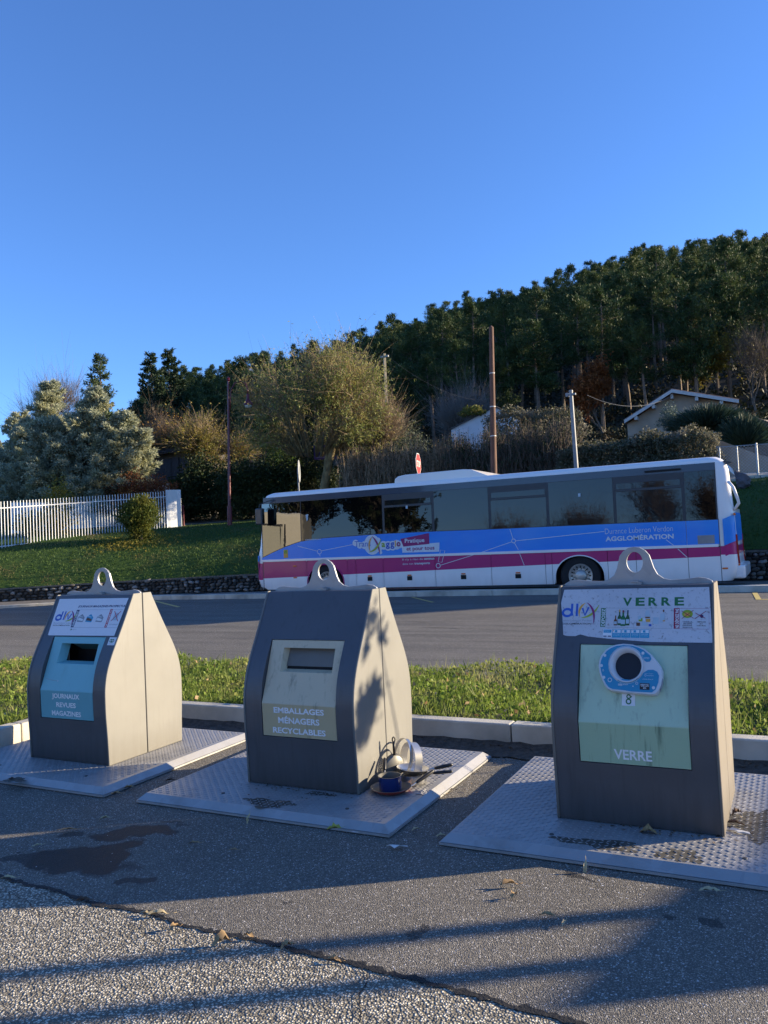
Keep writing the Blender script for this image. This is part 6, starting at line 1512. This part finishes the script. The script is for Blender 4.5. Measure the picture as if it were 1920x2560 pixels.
for t, w in ((.16, .35), (.36, .28), (.52, .35), (.66, .35), (.86, .35)):
    c = V[0] + ux * WL_ * t - back * .03; c.z = 0; z1 = oa.z - O_.z - .25; wn = empty('window'); wn.parent = oh
    mb = MB(); mb.obox(c + Vector((0, 0, z1 - .75)), ux * w, back * .03, (0, 0, .75)); mb.build('shutter', m_shut, wn)
    mb = MB()
    for k in range(9): mb.obox(c + Vector((0, 0, z1 - 1.4 + k * .16)) - back * .035, ux * (w - .05), back * .008, (0, 0, .012))
    tag(mb.build('slats', m_shut, wn), kind='stuff')

# ================================================================ POLES, LAMP, SIGNS
def pole(name, label, cat, px0, py0, px1, py1, d, r0, r1, m, n=12, below=1.2, extra=None):
    b_ = at(px1, py1, d); t_ = at(px0, py0, d); z = TZ(b_.x, b_.y) if Wy(b_.x) < b_.y else 0; dr = (t_ - b_); k = (z - b_.z) / dr.z; base = b_ + dr * k
    e = empty(name, base); tag(e, label, cat); T_ = t_ - base
    mb = MB(); mb.tube([Vector((0, 0, 0)) - T_.normalized() * .3, T_ * .33, T_ * .66, T_], [r0, r0 * .67 + r1 * .33, r0 * .33 + r1 * .67, r1], n); mb.build('shaft', m, e, smooth=40)
    return e, T_
m_woodp = mat('pole_wood', (.115, .055, .035), .8, var=.4, scale=3, bump=.4, stretch=(8, 8, .7)); m_concp = mat('pole_concrete', (.36, .30, .20), .85, var=.2, scale=4); m_galv = mat('pole_galv', (.24, .245, .25), .6, .2, var=.15)
e, T_ = pole('wooden_pole', 'tall reddish brown wooden pole with white bands standing behind the coach', 'pole', 1228, 820, 1235, 1200, 25.5, .115, .075, m_woodp)
mb = MB(); mb.lathe([(.075, 0), (.075, .02), (.0, .09)], n=12); mb.build('cap', m_woodp, e, loc=T_)
for t in (.48, .29, .62, .78):
    mb = MB(); r_ = .115 + (.075 - .115) * t + .004; mb.tube([T_ * t, T_ * t + Vector((0, 0, .03))], r_, 12); mb.build('band', m_fascia, e)
e, T_ = pole('concrete_pole', 'thin pale concrete pole rising at the right edge of the yellow green tree', 'pole', 961, 884, 969, 1075, 46, .13, .09, m_concp, 4)
mb = MB(); mb.box((-.25, -.05, -.22), (.25, .05, -.12)); mb.build('cross_bar', m_galv, e, loc=T_)
Cw = Vector(e.location) + T_
wcab = empty('cable', Cw); tag(wcab, 'thin overhead cable from the pale concrete pole across to the white gable', 'cable'); E_ = hpt(1190, 1000, 51) - Cw; mb = MB(); mb.tube([E_ * t - Vector((0, 0, 4 * t * (1 - t) * .5)) for t in np.linspace(0, 1, 14)], .008, 4); mb.build('wire', m_shut, wcab)
e, T_ = pole('metal_pole', 'grey galvanised pole with a short head in front of the seed head hedge', 'pole', 1427, 978, 1441, 1175, 28, .085, .065, m_galv)
mb = MB(); mb.box((-.16, -.05, -.14), (.16, .05, -.08)); mb.box((-.18, -.06, -.18), (-.08, .06, -.05)); mb.lathe([(.075, -.02), (.07, .03), (0, .05)], n=10); mb.build('head', m_galv, e, loc=T_)
mb = MB(); mb.tube([T_ * .18, T_ * .20], .095, 12); mb.build('collar', m_galv, e)
wcab = empty('cable', hpt(1468, 988, 40)); tag(wcab, 'sagging light cable running from the metal pole to the beige gable', 'cable'); E_ = hpt(1680, 990, 45.5) - Vector(wcab.location); mb = MB(); mb.tube([E_ * t - Vector((0, 0, 4 * t * (1 - t) * .55)) for t in np.linspace(0, 1, 14)], .010, 4); mb.build('wire', m_galv, wcab)
# swan-neck street lamp
e, T_ = pole('street_lamp', 'slim maroon swan neck street lamp behind the lawn left of the coach', 'street lamp', 570.5, 950, 574, 1290, 36, .075, .045, m_mar)
rt_ = Vector((RW @ np.array([1, 0, 0]))); rt_.z = 0; rt_.normalize(); 
mb = MB(); mb.lathe([(.05, -.05), (.09, .0), (.06, .05), (.085, .09), (.0, .16)], n=12); mb.build('finial', m_mar, e, loc=T_)
ar = [Vector((0, 0, -1.3)), Vector((0, 0, -.9)), rt_ * .06 + Vector((0, 0, -.45)), rt_ * .25 + Vector((0, 0, -.14)), rt_ * .5 + Vector((0, 0, -.08)), rt_ * .72 + Vector((0, 0, -.20)), rt_ * .80 + Vector((0, 0, -.48)), rt_ * .80 + Vector((0, 0, -.66))]
ar = [T_ + rt_ * .05 + q for q in ar]; mb = MB(); mb.tube(ar, .028, 8); mb.build('arm', m_mar, e, smooth=True)
mb = MB(); mb.lathe([(.04, .0), (.06, -.04), (.055, -.22), (.09, -.27), (.22, -.50), (.20, -.52), (.0, -.50)], n=18); mb.build('lantern', m_mar, e, loc=ar[-1], smooth=40)
mb = MB(); mb.lathe([(.18, -.51), (.14, -.60), (.0, -.64)], n=16); mb.build('lens', pr_pale, e, loc=ar[-1], smooth=True)
mb = MB(); mb.tube([T_ * .13, T_ * .0], .11, 12); mb.build('base_sleeve', m_mar, e)
# purple signboard "l'Auberge"
s0 = hpt(812, 1130, 40); sg = empty('signboard', s0); tag(sg, 'purple board lettered in pale script half hidden behind the yellow green tree', 'sign'); ux = rt_ ; uz = Vector((0, 0, 1)); m_pur = flat('sign_purple', (.085, .045, .21))
mb = MB(); mb.obox((0, 0, 0), ux * .55, Vector((-ux.y, ux.x, 0)) * .03, uz * .36); mb.build('board', m_pur, sg)
nrm_ = -Vector((-ux.y, ux.x, 0)); p = Print(lambda u, v, o: ux * u + uz * v + nrm_ * (.031 + o), .002); m_lil = flat('sign_lilac', (.45, .42, .55)); p.text("l'Auberge", -.44, -.02, .50, .28, m_lil, 0, .0); p.text('Restaurant', -.40, -.30, .48, -.10, m_lil, 0, .0); p.build('sign_lettering', sg)
mb = MB()
mb.tube([(0, .08, -.36), (0, .08, -2.4)], .04, 8); mb.build('post', m_shut, sg)
# road signs seen nearly edge-on
def roadsign(label, px, py, d, shape, yaw, mf_, mb_):

    c = hpt(px, py, d); yaw = rad(84 if shape == 'round' else 77); zb = TZ(c.x, c.y); e = empty('road_sign', (c.x, c.y, zb)); tag(e, label, 'road sign'); h = c.z - zb; mb = MB(); mb.tube([(0, 0, -.2), (0, 0, h + .1)], .03, 8); mb.build('post', m_galv, e)
    view = Vector((-c.x, -c.y, 0)).normalized(); a = math.atan2(view.y, view.x) + yaw; nx_ = Vector((math.cos(a), math.sin(a), 0)); sx_ = Vector((-nx_.y, nx_.x, 0)); mb = MB()
    n = 8 if shape == 'oct' else 28; R_ = .42; P_ = [(R_ * math.cos(2 * math.pi * (k + .5) / n), R_ * math.sin(2 * math.pi * (k + .5) / n)) for k in range(n)]
    fn = lambda u, v, t: sx_ * u + Vector((0, 0, h + v)) + nx_ * (.035 + t); mb.prism(P_, fn, 0, .012); mb.build('plate', m_galv if shape == 'round' else m_fascia, e)
    p = Print(lambda u, v, o: fn(u, v, .013 + o), .002)
    if shape == 'oct': p.poly([(u * .92, v * .92) for u, v in P_], mf_, 0); p.text('STOP', -.30, -.12, .30, .12, m_fascia, 1, .03)
    else: p.poly([(u * .9, v * .9) for u, v in P_], mb_, 0); p.stroke([(-.18, -.18), (.18, .18)], .08, pr_black, 1)
    p.build('face', e)
roadsign('red octagonal STOP sign turned almost edge on above the roof of the coach', 1043, 1160, 29, 'oct', rad(70), flat('sign_red', (.34, .02, .03)), None)
roadsign('narrow grey road sign turned edge on beside the trunk of the yellow green tree', 745, 1178, 29.5, 'round', rad(72), None, flat('sign_back', (.30, .32, .33)))

# ================================================================ PANS BY THE MIDDLE CONTAINER
m_steel = mat('pan_steel', (.58, .57, .55), .28, .9, var=.1, scale=30); m_redp = mat('enamel_red', (.38, .035, .012), .3, var=.1, coat=.5); m_bluep = mat('enamel_blue', (.008, .022, .12), .25, coat=.6); m_hand = mat('handle_black', (.012, .012, .014), .4); m_nonst = mat('non_stick', (.17, .165, .15), .45, .3, var=.2); m_alu = mat('aluminium', (.62, .60, .56), .35, .85, var=.08)
c0 = gp(978, 1979, .05)
def handle(root, base, tip, r=.009, sag=.0):
    a, b = Vector(base), Vector(tip); P_ = [a, a.lerp(b, .3), a.lerp(b, .6) + Vector((0, 0, sag)), b]; mb = MB(); mb.tube(P_[:2], .004, 6); mb.build('ferrule', m_steel, root); mb = MB(); mb.tube([a.lerp(b, .22), a.lerp(b, .3), a.lerp(b, .6) + Vector((0, 0, sag)), a.lerp(b, .93), b], [.006, r, r * 1.2, r * 1.1, r * .5], 8); mb.build('handle', m_hand, root, smooth=True)
fp = empty('frying_pan', (c0.x, c0.y, .053)); tag(fp, 'red enamel frying pan lying flat under the blue saucepan', 'frying pan')
mb = MB(); mb.lathe([(0, 0), (.085, 0), (.115, .02), (.122, .028)], n=36); mb.build('pan_body', m_redp, fp, smooth=True)
mb = MB(); mb.lathe([(.122, .028), (.118, .029), (.108, .018), (.083, .005), (0, .004)], n=36); mb.build('lining', m_nonst, fp, smooth=True)
handle(fp, (.105, .055, .022), (.195, .20, .085), .010)
sp = empty('saucepan', (c0.x - .005, c0.y + .0, .058)); tag(sp, 'dark blue enamel saucepan standing in the red frying pan', 'saucepan')
mb = MB(); mb.lathe([(0, 0), (.062, .0), (.066, .006), (.068, .085), (.071, .088)], n=36); mb.build('pot_body', m_bluep, sp, smooth=40)
mb = MB(); mb.lathe([(.071, .088), (.066, .088), (.064, .01), (0, .008)], n=36); mb.build('lining', m_nonst, sp, smooth=40)
handle(sp, (-.055, .045, .078), (-.095, .125, .15), .009)
s2 = Vector((c0.x + .045, c0.y + .20, .053))
st = empty('steel_saucepan', s2); tag(st, 'shallow steel saucepan standing behind the blue saucepan', 'saucepan')
mb = MB(); mb.lathe([(0, 0), (.085, 0), (.09, .006), (.094, .058), (.097, .06), (.092, .06), (.088, .008), (0, .006)], n=36); mb.build('pot_body', m_steel, st, smooth=40); handle(st, (.088, .03, .05), (.235, .085, .062), .009)
s3 = empty('skillet', s2 + Vector((.004, .006, .064))); tag(s3, 'small steel skillet stacked on the shallow steel saucepan', 'frying pan'); s3.rotation_euler = (rad(-4), rad(5), 0)
mb = MB(); mb.lathe([(0, 0), (.075, .0), (.098, .022), (.101, .023), (.096, .021), (.074, .004), (0, .004)], n=36); mb.build('pan_body', m_steel, s3, smooth=40); handle(s3, (.095, .03, .022), (.225, .085, .062), .010)
# cake rings leaning on the side wall
for i, (dx, dy, R_, w_, tl, m, lab) in enumerate(((-.005, .30, .105, .050, 8, m_alu, 'wide aluminium cake ring leaning upright behind the steel pans'), (-.062, .295, .118, .022, 14, m_steel, 'thin dark edged pan ring leaning on the container wall behind the wide cake ring'))):
    e = empty('cake_ring', (c0.x + dx, c0.y + dy, .053 + R_ * math.cos(rad(tl)) * 1.0)); tag(e, lab, 'cake ring'); e.rotation_euler = (0, 0, rad(-38)); 
    mb = MB(); mb.lathe([(R_, -w_ / 2), (R_ + .003, -w_ / 2), (R_ + .003, w_ / 2), (R_, w_ / 2), (R_, -w_ / 2)], axis='Y', n=44)
    o = mb.build('ring', m, e, smooth=40); o.rotation_euler = (rad(-tl), 0, 0)
pe = empty('upright_pan', (c0.x - .075, c0.y + .21, .055)); tag(pe, 'pan stood on edge against the container with its looped handle up', 'frying pan'); pe.rotation_euler = (0, 0, rad(60))
mb = MB(); mb.lathe([(0, .0), (.062, .0), (.078, .012), (.080, .012), (.064, -.003), (0, -.003)], axis='Y', n=30); mb.build('pan_body', m_nonst, pe, loc=(0, 0, .078), smooth=True)
mb = MB(); mb.tube([(0, 0, .15), (0, .0, .235)], [.008, .010], 8); mb.tube([(.010 * math.cos(t), 0, .245 + .016 * math.sin(t)) for t in np.linspace(-1.5, 4.8, 14)], .004, 6); mb.build('handle', m_hand, pe, smooth=True)

# ================================================================ LITTER AND LEAVES ON THE GROUND
m_l1 = mat('leaf_tan', (.36, .23, .10), .7, var=.3, scale=40); m_l2 = mat('leaf_straw', (.50, .40, .22), .7, var=.25, scale=40); m_l3 = mat('leaf_dark', (.10, .055, .03), .8, var=.4, scale=40); m_l4 = mat('leaf_yellow', (.36, .33, .05), .6, var=.3, scale=40); m_paper = mat('paper_white', (.62, .62, .62), .7)
def leaf_mesh(seed, m, L, Wd, curl, round_=False):
    rs = random.Random(seed); mb = MB(); n = 8
    for i in range(n + 1):
        t = i / n; w = Wd * (math.sin(math.pi * min(1, t * .96 + .02)) ** (.5 if round_ else .9)) * rs.uniform(.75, 1.15) / 2; z = curl * math.sin(math.pi * t) + curl * .6 * rs.uniform(-.5, .5)
        mb.v += [((t - .5) * L, -w, z + w * .7 * rs.random()), ((t - .5) * L, 0, z * .6), ((t - .5) * L, w, z + w * .7 * rs.random())]
    for i in range(n):
        b = 3 * i; mb.f += [(b, b + 3, b + 4, b + 1), (b + 1, b + 4, b + 5, b + 2)]; mb.m += [0, 0]
    mb.tube([(L * .48, 0, .002), (L * .75, .004, .004)], .0008, 4); return mb.mesh('blade', m, smooth=True)
lv = [('fallen_leaf', 'rounded yellow leaf lying on the front edge of the middle steel plate', (835, 2072), .053, m_l4, .075, .055, .004, .2, 'r'),
      ('fallen_leaf', 'pale curled leaf standing at the front left edge of the middle steel plate', (622, 2046), .02, m_l2, .06, .02, .012, 1.3, 's'),
      ('fallen_leaf', 'small pale leaf between the middle and right steel plates, left one', (1040, 2075), .006, m_l2, .055, .025, .01, .6, ''),
      ('fallen_leaf', 'small pale leaf between the middle and right steel plates, right one', (1102, 2090), .006, m_l2, .05, .03, .006, .1, ''),
      ('fallen_leaf', 'upright pale leaf on the front edge of the right steel plate', (1463, 2170), .01, m_l2, .07, .018, .012, 1.4, 's'),
      ('fallen_leaf', 'broad buff leaf at the front edge of the right steel plate near the photo edge', (1775, 2228), .008, m_l2, .09, .035, .01, -.1, ''),
      ('fallen_leaf', 'orange brown leaf, largest on the sunlit asphalt in front of the right plate', (1272, 2213), .006, m_l1, .085, .04, .014, .1, ''),
      ('fallen_leaf', 'small red brown leaf just below the largest orange leaf', (1285, 2240), .006, m_l1, .04, .025, .014, .9, ''),
      ('fallen_leaf', 'tan leaf on the asphalt halfway down in front of the right container', (1368, 2290), .006, m_l1, .07, .022, .012, -.3, ''),
      ('fallen_leaf', 'slim straw coloured leaf right of the tan leaf', (1411, 2308), .006, m_l2, .06, .014, .008, 1.1, ''),
      ('fallen_leaf', 'long pale curled leaf lying across the crack in the asphalt', (392, 2288), .008, m_l2, .11, .028, .014, .1, ''),
      ('fallen_leaf', 'thin straw leaf just left of the long pale leaf on the crack', (365, 2283), .008, m_l2, .06, .016, .006, -.2, ''),
      ('fallen_leaf', 'reddish leaf below the crack near the long pale leaf', (437, 2322), .008, m_l1, .05, .03, .016, .8, ''),
      ('fallen_leaf', 'crumpled brown leaf, biggest on the coarse old asphalt', (553, 2362), .010, m_l1, .08, .055, .028, .5, ''),
      ('fallen_leaf', 'pair of leaves on the crack in the middle of the foreground', (622, 2343), .008, m_l1, .06, .028, .014, -.5, ''),
      ('fallen_leaf', 'tan leaf on the crack furthest right of the coarse asphalt', (718, 2368), .008, m_l1, .06, .028, .016, .6, ''),
      ('fallen_leaf', 'flat pinkish leaf on the crack near the bottom middle', (835, 2400), .008, m_l1, .06, .025, .008, -.4, ''),
      ('fallen_leaf', 'brown leaf at the lower left end of the crack', (18, 2196), .008, m_l2, .08, .02, .008, .1, ''),
      ('fallen_leaf', 'grey brown leaf on the crack left of the long pale leaf', (205, 2252), .008, m_l3, .08, .03, .008, .1, ''),
      ('fallen_leaf', 'long brown leaf on the shaded asphalt above the dark stain', (165, 2075), .006, m_l1, .12, .022, .008, .15, ''),
      ('fallen_leaf', 'curled pale leaf near the left plate above the dark stain', (262, 2047), .006, m_l2, .06, .03, .012, .4, ''),
      ('fallen_leaf', 'small buff leaf at the left end of the dark stain', (92, 2115), .006, m_l2, .06, .022, .008, .6, ''),
      ('fallen_leaf', 'straw leaf on the shaded asphalt right of the dark stain', (485, 2108), .006, m_l1, .07, .018, .006, .0, ''),
      ('fallen_leaf', 'small buff leaf in the middle of the shaded asphalt', (583, 2125), .006, m_l1, .055, .020, .006, -.1, ''),
      ('fallen_leaf', 'pale leaf in the gap between the left and middle plates', (425, 1952), .006, m_l3, .07, .03, .008, .2, ''),
      ('fallen_leaf', 'brown leaf at the front right corner of the left steel plate', (290, 1985), .012, m_l1, .075, .03, .010, .2, ''),
      ('fallen_leaf', 'brown leaf beside the front right corner leaf of the left steel plate', (322, 1970), .010, m_l1, .075, .03, .010, .2, ''),
      ('fallen_leaf', 'olive leaf lying on the left steel plate', (28, 1948), .053, m_l3, .05, .025, .006, .2, ''),
      ('fallen_leaf', 'large brown leaf tucked under the front of the mint green door container', (1620, 2082), .053, m_l1, .085, .06, .016, -.4, ''),
      ('fallen_leaf', 'dark leaf beside the right base corner of the rightmost container', (1835, 2062), .053, m_l3, .10, .03, .018, -.4, ''),
      ('fallen_leaf', 'dark leaf clump behind the right base corner of the rightmost container', (1842, 2035), .053, m_l3, .06, .03, .02, .3, '')]
for i, (nm, lab, (px, py), z, m, L, Wd, cu, ang, fl) in enumerate(lv):
    q = gp(px, py, z); e = empty(nm, q, ang + rad(25)); 
    if fl == 's': e.rotation_euler = (rad(20), rad(-68), ang)
    tag(e, lab, 'leaf', 'fallen leaves on the ground'); link('blade', leaf_mesh(i, m, L, Wd, cu, fl == 'r'), e)
def scrap(label, px, py, z, pts, m, cat='litter', h=.012, name='paper_scrap'):
    q = gp(px, py, z); rs = random.Random(px); mb = MB(); P_ = [(u, v) for u, v in pts]; mb.prism(P_, lambda u, v, t: (u, v, t + h * abs(math.sin(u * 60))), .001, .0025); o = mb.build(name, m, loc=q); tag(o, label, cat)
scrap('torn white paper on the asphalt in front of the gap between the plates', 990, 2118, .006, [(-.05, -.01), (-.01, .005), (.0, .02), (.05, .03), (.055, .018), (.02, .0), (.0, -.018), (-.03, -.012)], m_paper)
scrap('small white tissue scrap left of the torn white paper', 888, 2086, .006, [(-.02, -.004), (.02, .0), (.012, .01), (-.015, .008)], m_paper)
scrap('folded white napkin lying beside the right container', 1848, 2082, .053, [(-.05, .02), (-.03, .028), (.01, .012), (.045, .005), (.05, -.012), (.02, -.018), (-.005, -.012), (-.01, .0)], m_paper)
scrap('black bent wire piece on the middle plate right of the pans', 1052, 1993, .053, [(-.03, -.006), (-.02, .008), (.012, .014), (.02, -.002), (.012, .006), (-.016, .002), (-.022, -.008)], m_hand, name='wire_piece')
# crumbs, dark bits at the foot of the containers (too many and small to pick apart)
def crumbs(name, pts, n, sx_, sy_, z, m, L=.03, Wd=.014):
    P_ = []
    for k in range(n):
        c = random.choice(pts); P_.append((c[0] + random.gauss(0, sx_), c[1] + random.gauss(0, sy_), z + random.uniform(0, .004)))
    V = leaves_np(np.array(P_), L, Wd, np.array([0, 0, 0.0]), 1); V[:, 2] = np.where(V[:, 2] < z, z + (z - V[:, 2]) * .3, V[:, 2]); V[:, 2] = z + (V[:, 2] - z) * .35; tag(link(name, quads_mesh(name, V, m)), kind='stuff')
L_deb = leafmat('debris_dark', (.05, .03, .018), (.12, .075, .04), (.22, .17, .11), trans=.05, scale=20)
crumbs('debris', [(x, 4.10) for x in np.linspace(-3.05, -2.4, 12)] + [(-2.6, 3.98), (-2.9, 3.9)], 110, .05, .03, .0525, L_deb, .022, .012)
crumbs('debris', [(x, 4.10) for x in np.linspace(-.9, -.36, 8)] + [(-.30, 4.2), (-.28, 4.4)], 60, .05, .03, .0525, L_deb)
crumbs('leaf_litter', [(x, 5.50) for x in np.linspace(-3.5, 1.6, 60)] + [(x, 5.50) for x in np.linspace(-.2, 1.2, 90)], 700, .06, .03, .03, L_deb, .045, .02)
crumbs('grit', [(random.uniform(-5, 1), random.uniform(1.2, 3.7)) for _ in range(200)], 240, .1, .1, .004, pr_white, .010, .006)
crumbs('debris', [(random.uniform(-2.3, -1.7), random.uniform(4.2, 5.4)) for _ in range(40)], 90, .04, .05, .006, L_deb, .03, .014)

# ================================================================ BEYOND THE FRAME (cast the shade, fill the window reflections)
m_wood = mat('timber', (.16, .11, .07), .9, var=.3, scale=5)
KX, KY = 3.36, 2.19
fn_ = empty('shade_screen', (5.0, 7.3, 0)); tag(fn_, 'unseen timber screen with two tall posts, added to cast the foreground shadow bands', 'fence')  # added out of view; outline and posts cut to throw the foreground shadow bands
def board(a, b, h0, h1, name='board', z0=0.0, th=.03):
    mb = MB(); mb.add([(a[0], a[1], z0), (b[0], b[1], z0), (b[0], b[1], h1), (a[0], a[1], h0)] + [(a[0] + th, a[1], z0), (b[0] + th, b[1], z0), (b[0] + th, b[1], h1), (a[0] + th, a[1], h0)], [(0, 1, 2, 3), (4, 7, 6, 5), (0, 4, 5, 1), (1, 5, 6, 2), (2, 6, 7, 3), (3, 7, 4, 0)]); mb.build(name, m_wood, fn_)
def src(x, y, X): k = (X - x) / KX; return (y + KY * k, k)      # where the sun ray through ground point (x, y) crosses plane X
XS = 5.0
pts = [src(-.805, 2.539, XS), src(-.70, 2.934, XS), src(-.65, 3.178, XS), src(-.548, 3.575, XS), src(-.43, 3.76, XS), src(-.42, 4.14, XS), src(-.30, 5.4, XS)]
for a, b in zip(pts[:-1], pts[1:]): board((0, a[0] - 7.3), (0, b[0] - 7.3), a[1], b[1])
for (x, y0, y1) in ((-.75, 3.32, 3.215), (-.9, 2.83, 2.73)):
    a, b = src(x, y1, XS), src(x, y0, XS); w = .048; mb = MB(); mb.box((0, (a[0] + b[0]) / 2 - 7.3 - w, a[1] - .4), (.05, (a[0] + b[0]) / 2 - 7.3 + w, 4.4)); mb.build('post', m_wood, fn_)
# added sapling, its leaf spray placed to shade the side of the middle container
sx0, sy0 = 2.1, 4.32 + (2.1 + 2.36) / KX * KY; k_ = (2.1 + 2.36) / KX
sa = empty('sapling', (sx0, sy0, 0)); tag(sa, 'thin sapling added outside the frame, its spray of leaves shading the side of the middle container', 'tree')
pth = [(0, .25, 0), (0, .30, .9), (0, .34, 1.6), (0, .22, 1.9 + .1), (0, .16, 2.2), (0, .10, 2.5)]
mb = MB(); mb.tube(pth, [.012, .010, .009, .008, .006, .004], 6); mb.tube([(0, .30, k_ + .62), (0, .12, k_ + .62), (0, -.05, k_ + .55)], .006, 5); mb.build('trunk', n_bark, sa)
P_ = blob_pts([((0, -.05, k_ + .52), (.05, .15, .14), 330), ((0, .05, k_ + .62), (.05, .12, .07), 150), ((0, -.14, k_ + .40), (.04, .07, .12), 130), ((0, .05, k_ + 1.05), (.06, .10, .12), 50), ((0, .20, k_ + .95), (.06, .07, .10), 40), ((0, -.03, k_ + .88), (.05, .06, .06), 20)], .1)
link('leaves', quads_mesh('leaves', leaves_np(P_, .07, .045), L_wil), sa)
# house block and pines added on the far right to keep coach and lawn in shade
bl = empty('shade_house', (22, 36, 1)); tag(bl, 'plain house block added out of view on the far right to shade the coach and lawn', 'building')
y0_ = 16.4 + (20 + 8) * KY / KX; mb = MB(); mb.box((-2, y0_ - 36, -2), (1.2, y0_ - 36 + 7.5, 8.2)); mb.build('wall', m_cream, bl)
mb = MB(); mb.add([(-2.3, y0_ - 36.1, 8.2), (1.5, y0_ - 36.1, 8.2), (1.5, y0_ - 28.3, 8.2), (-2.3, y0_ - 28.3, 8.2), (-2.3, y0_ - 32.3, 9.4), (1.5, y0_ - 32.3, 9.4)], [(0, 1, 5, 4), (3, 4, 5, 2), (0, 4, 3), (1, 2, 5), (0, 3, 2, 1)]); mb.build('roof', m_rtile, bl)
for i in range(3):
    for j in range(3):
        mb = MB(); mb.box((-2.03, y0_ - 36 + 1 + i * 2.3, .8 + j * 2.5), (-1.99, y0_ - 36 + 2.1 + i * 2.3, 2.2 + j * 2.5)); mb.build('window', m_shut, bl)
rf = random.Random(5)
for i, (x, y, s_) in enumerate(((19, 42.5, .62), (21, 45, .66), (24, 49, .8), (20, 47.5, .55), (23, 53, .75), (27, 44, .9), (26, 57, .9))):  # added pine belt, out of view, extending the shade beside the house block
    tr, cr = pines[(i * 2) % 7]; e = empty('pine_tree', (x, y, 3.0), i); e.scale = (s_ * 1.4, s_ * 1.4, s_); tag(e, 'unseen pine added right of the frame for its shade', 'tree', 'shade pines added outside the frame at right'); link('trunk', tr, e); link('crown', cr, e)
# camper van and trees mirrored in the coach windows
m_vanw = mat('van_cream', (.62, .58, .48), .4, var=.04, coat=.4)
vn = empty('camper_van', (-20.6, 10.6, 0), rad(-22)); tag(vn, 'high cream camper van parked left of the frame, mirrored in the coach front window', 'van')
mb = MB(); mb.box((-2.2, -1.1, .4), (2.2, 1.1, 3.5)); o = mb.build('body', m_vanw, vn); bevel(o, .15, 3)
mb = MB(); mb.box((-3.6, -1.05, .4), (-2.2, 1.05, 1.6)); o = mb.build('cab', m_vanw, vn); bevel(o, .15, 3)
mb = MB(); mb.box((-.3, 1.09, 1.5), (1.2, 1.12, 2.9)); o = mb.build('side_window', flat('van_blind', (.45, .44, .36)), vn)
mb = MB(); mb.box((-.4, 1.085, 1.4), (1.3, 1.105, 3.0)); o = mb.build('window_frame', b_dark, vn)
wmb = MB(); wmb.lathe([(0, -.1), (.2, -.1), (.33, -.08), (.34, .08), (.2, .1), (0, .1)], axis='Y', n=24); tw_ = wmb.mesh('wheel', b_tyre)
for x in (-2.9, 1.0):
    for y in (-1.02, 1.02): link('wheel', tw_, vn, (x, y, .34))
shrub('yellow_bush', 'yellow bush beside the camper van, mirrored in the front window of the coach', (-20.6, 12.3, 0), [((0, 0, .9), (1.1, .5, .9), 1800)], L_gold, .14, .08)
for i, (x, y, H, R, nl, lab) in enumerate(((-22.5, -2, 9, 4.4, 15000, 'large leafy tree behind the camera, mirrored dark in the front half of the coach windows'), (-28, -2.5, 9, 4.2, 15000, 'second leafy tree behind the camera left of the large one'), (-25.2, -4.5, 9, 4.2, 15000, 'third leafy tree behind the camera between the other two'), (-14.2, -2, 4.2, 2.0, 0, 'bare small tree behind the camera, mirrored in the middle windows'), (-10.2, -2, 4.4, 2.0, 0, 'bare small tree behind the camera, mirrored near the rear axle'), (-5.6, -2, 6.4, 2.0, 900, 'taller bare tree behind the camera, mirrored in the rearmost windows'), (-3.2, -2.2, 6.0, 1.8, 900, 'bare tree behind the camera nearest the rear end reflection'))):
    simple_tree('tree', lab, (x, y - 3.0, 0), H, R, 60 + i, L_hedge if nl > 5000 else L_wint, nl, m_twd, 2600 if nl < 5000 else 600, tl=.7, L=.22 if nl > 5000 else .12, Wd=.14 if nl > 5000 else .06, up=.8)
# distant wooded ridge and houses behind the camera
mb = MB(); xs_ = np.linspace(-420, 420, 90)
for x in xs_: h = 16 + 7 * math.sin(x * .013) + 5 * math.sin(x * .041 + 1) + 2 * math.sin(x * .13); mb.v += [(x, -150, -1), (x, -165, h * .55), (x, -200, h), (x, -300, -1)]
for i in range(89):
    for k in range(3): b = 4 * i; mb.f.append((b + k, b + 4 + k, b + 5 + k, b + k + 1)); mb.m.append(0)
tag(mb.build('far_hills', mat('far_wood', (.03, .04, .022), .95, var=.5, scale=.15), smooth=True), kind='structure')
for i, (x, y) in enumerate(((-48, -40), (-30, -46), (-12, -42))):
    h = empty('house', (x, y, 0)); tag(h, ('cream house far behind the camera at left', 'cream house far behind the camera in the middle', 'cream house far behind the camera at right')[i], 'house')
    mb = MB(); mb.box((-4, -4, 0), (4, 4, 3.2)); mb.build('wall', m_cream, h); mb = MB(); mb.add([(-4.4, -4.4, 3.2), (4.4, -4.4, 3.2), (4.4, 4.4, 3.2), (-4.4, 4.4, 3.2), (-4.4, 0, 5), (4.4, 0, 5)], [(0, 1, 5, 4), (3, 4, 5, 2), (0, 4, 3), (1, 2, 5), (0, 3, 2, 1)]); mb.build('roof', m_rtile, h)
    for k in (-2.4, 0, 2.4): mb = MB(); mb.box((k - .5, 3.99, .9), (k + .5, 4.03, 2.3)); mb.build('window', m_shut, h)
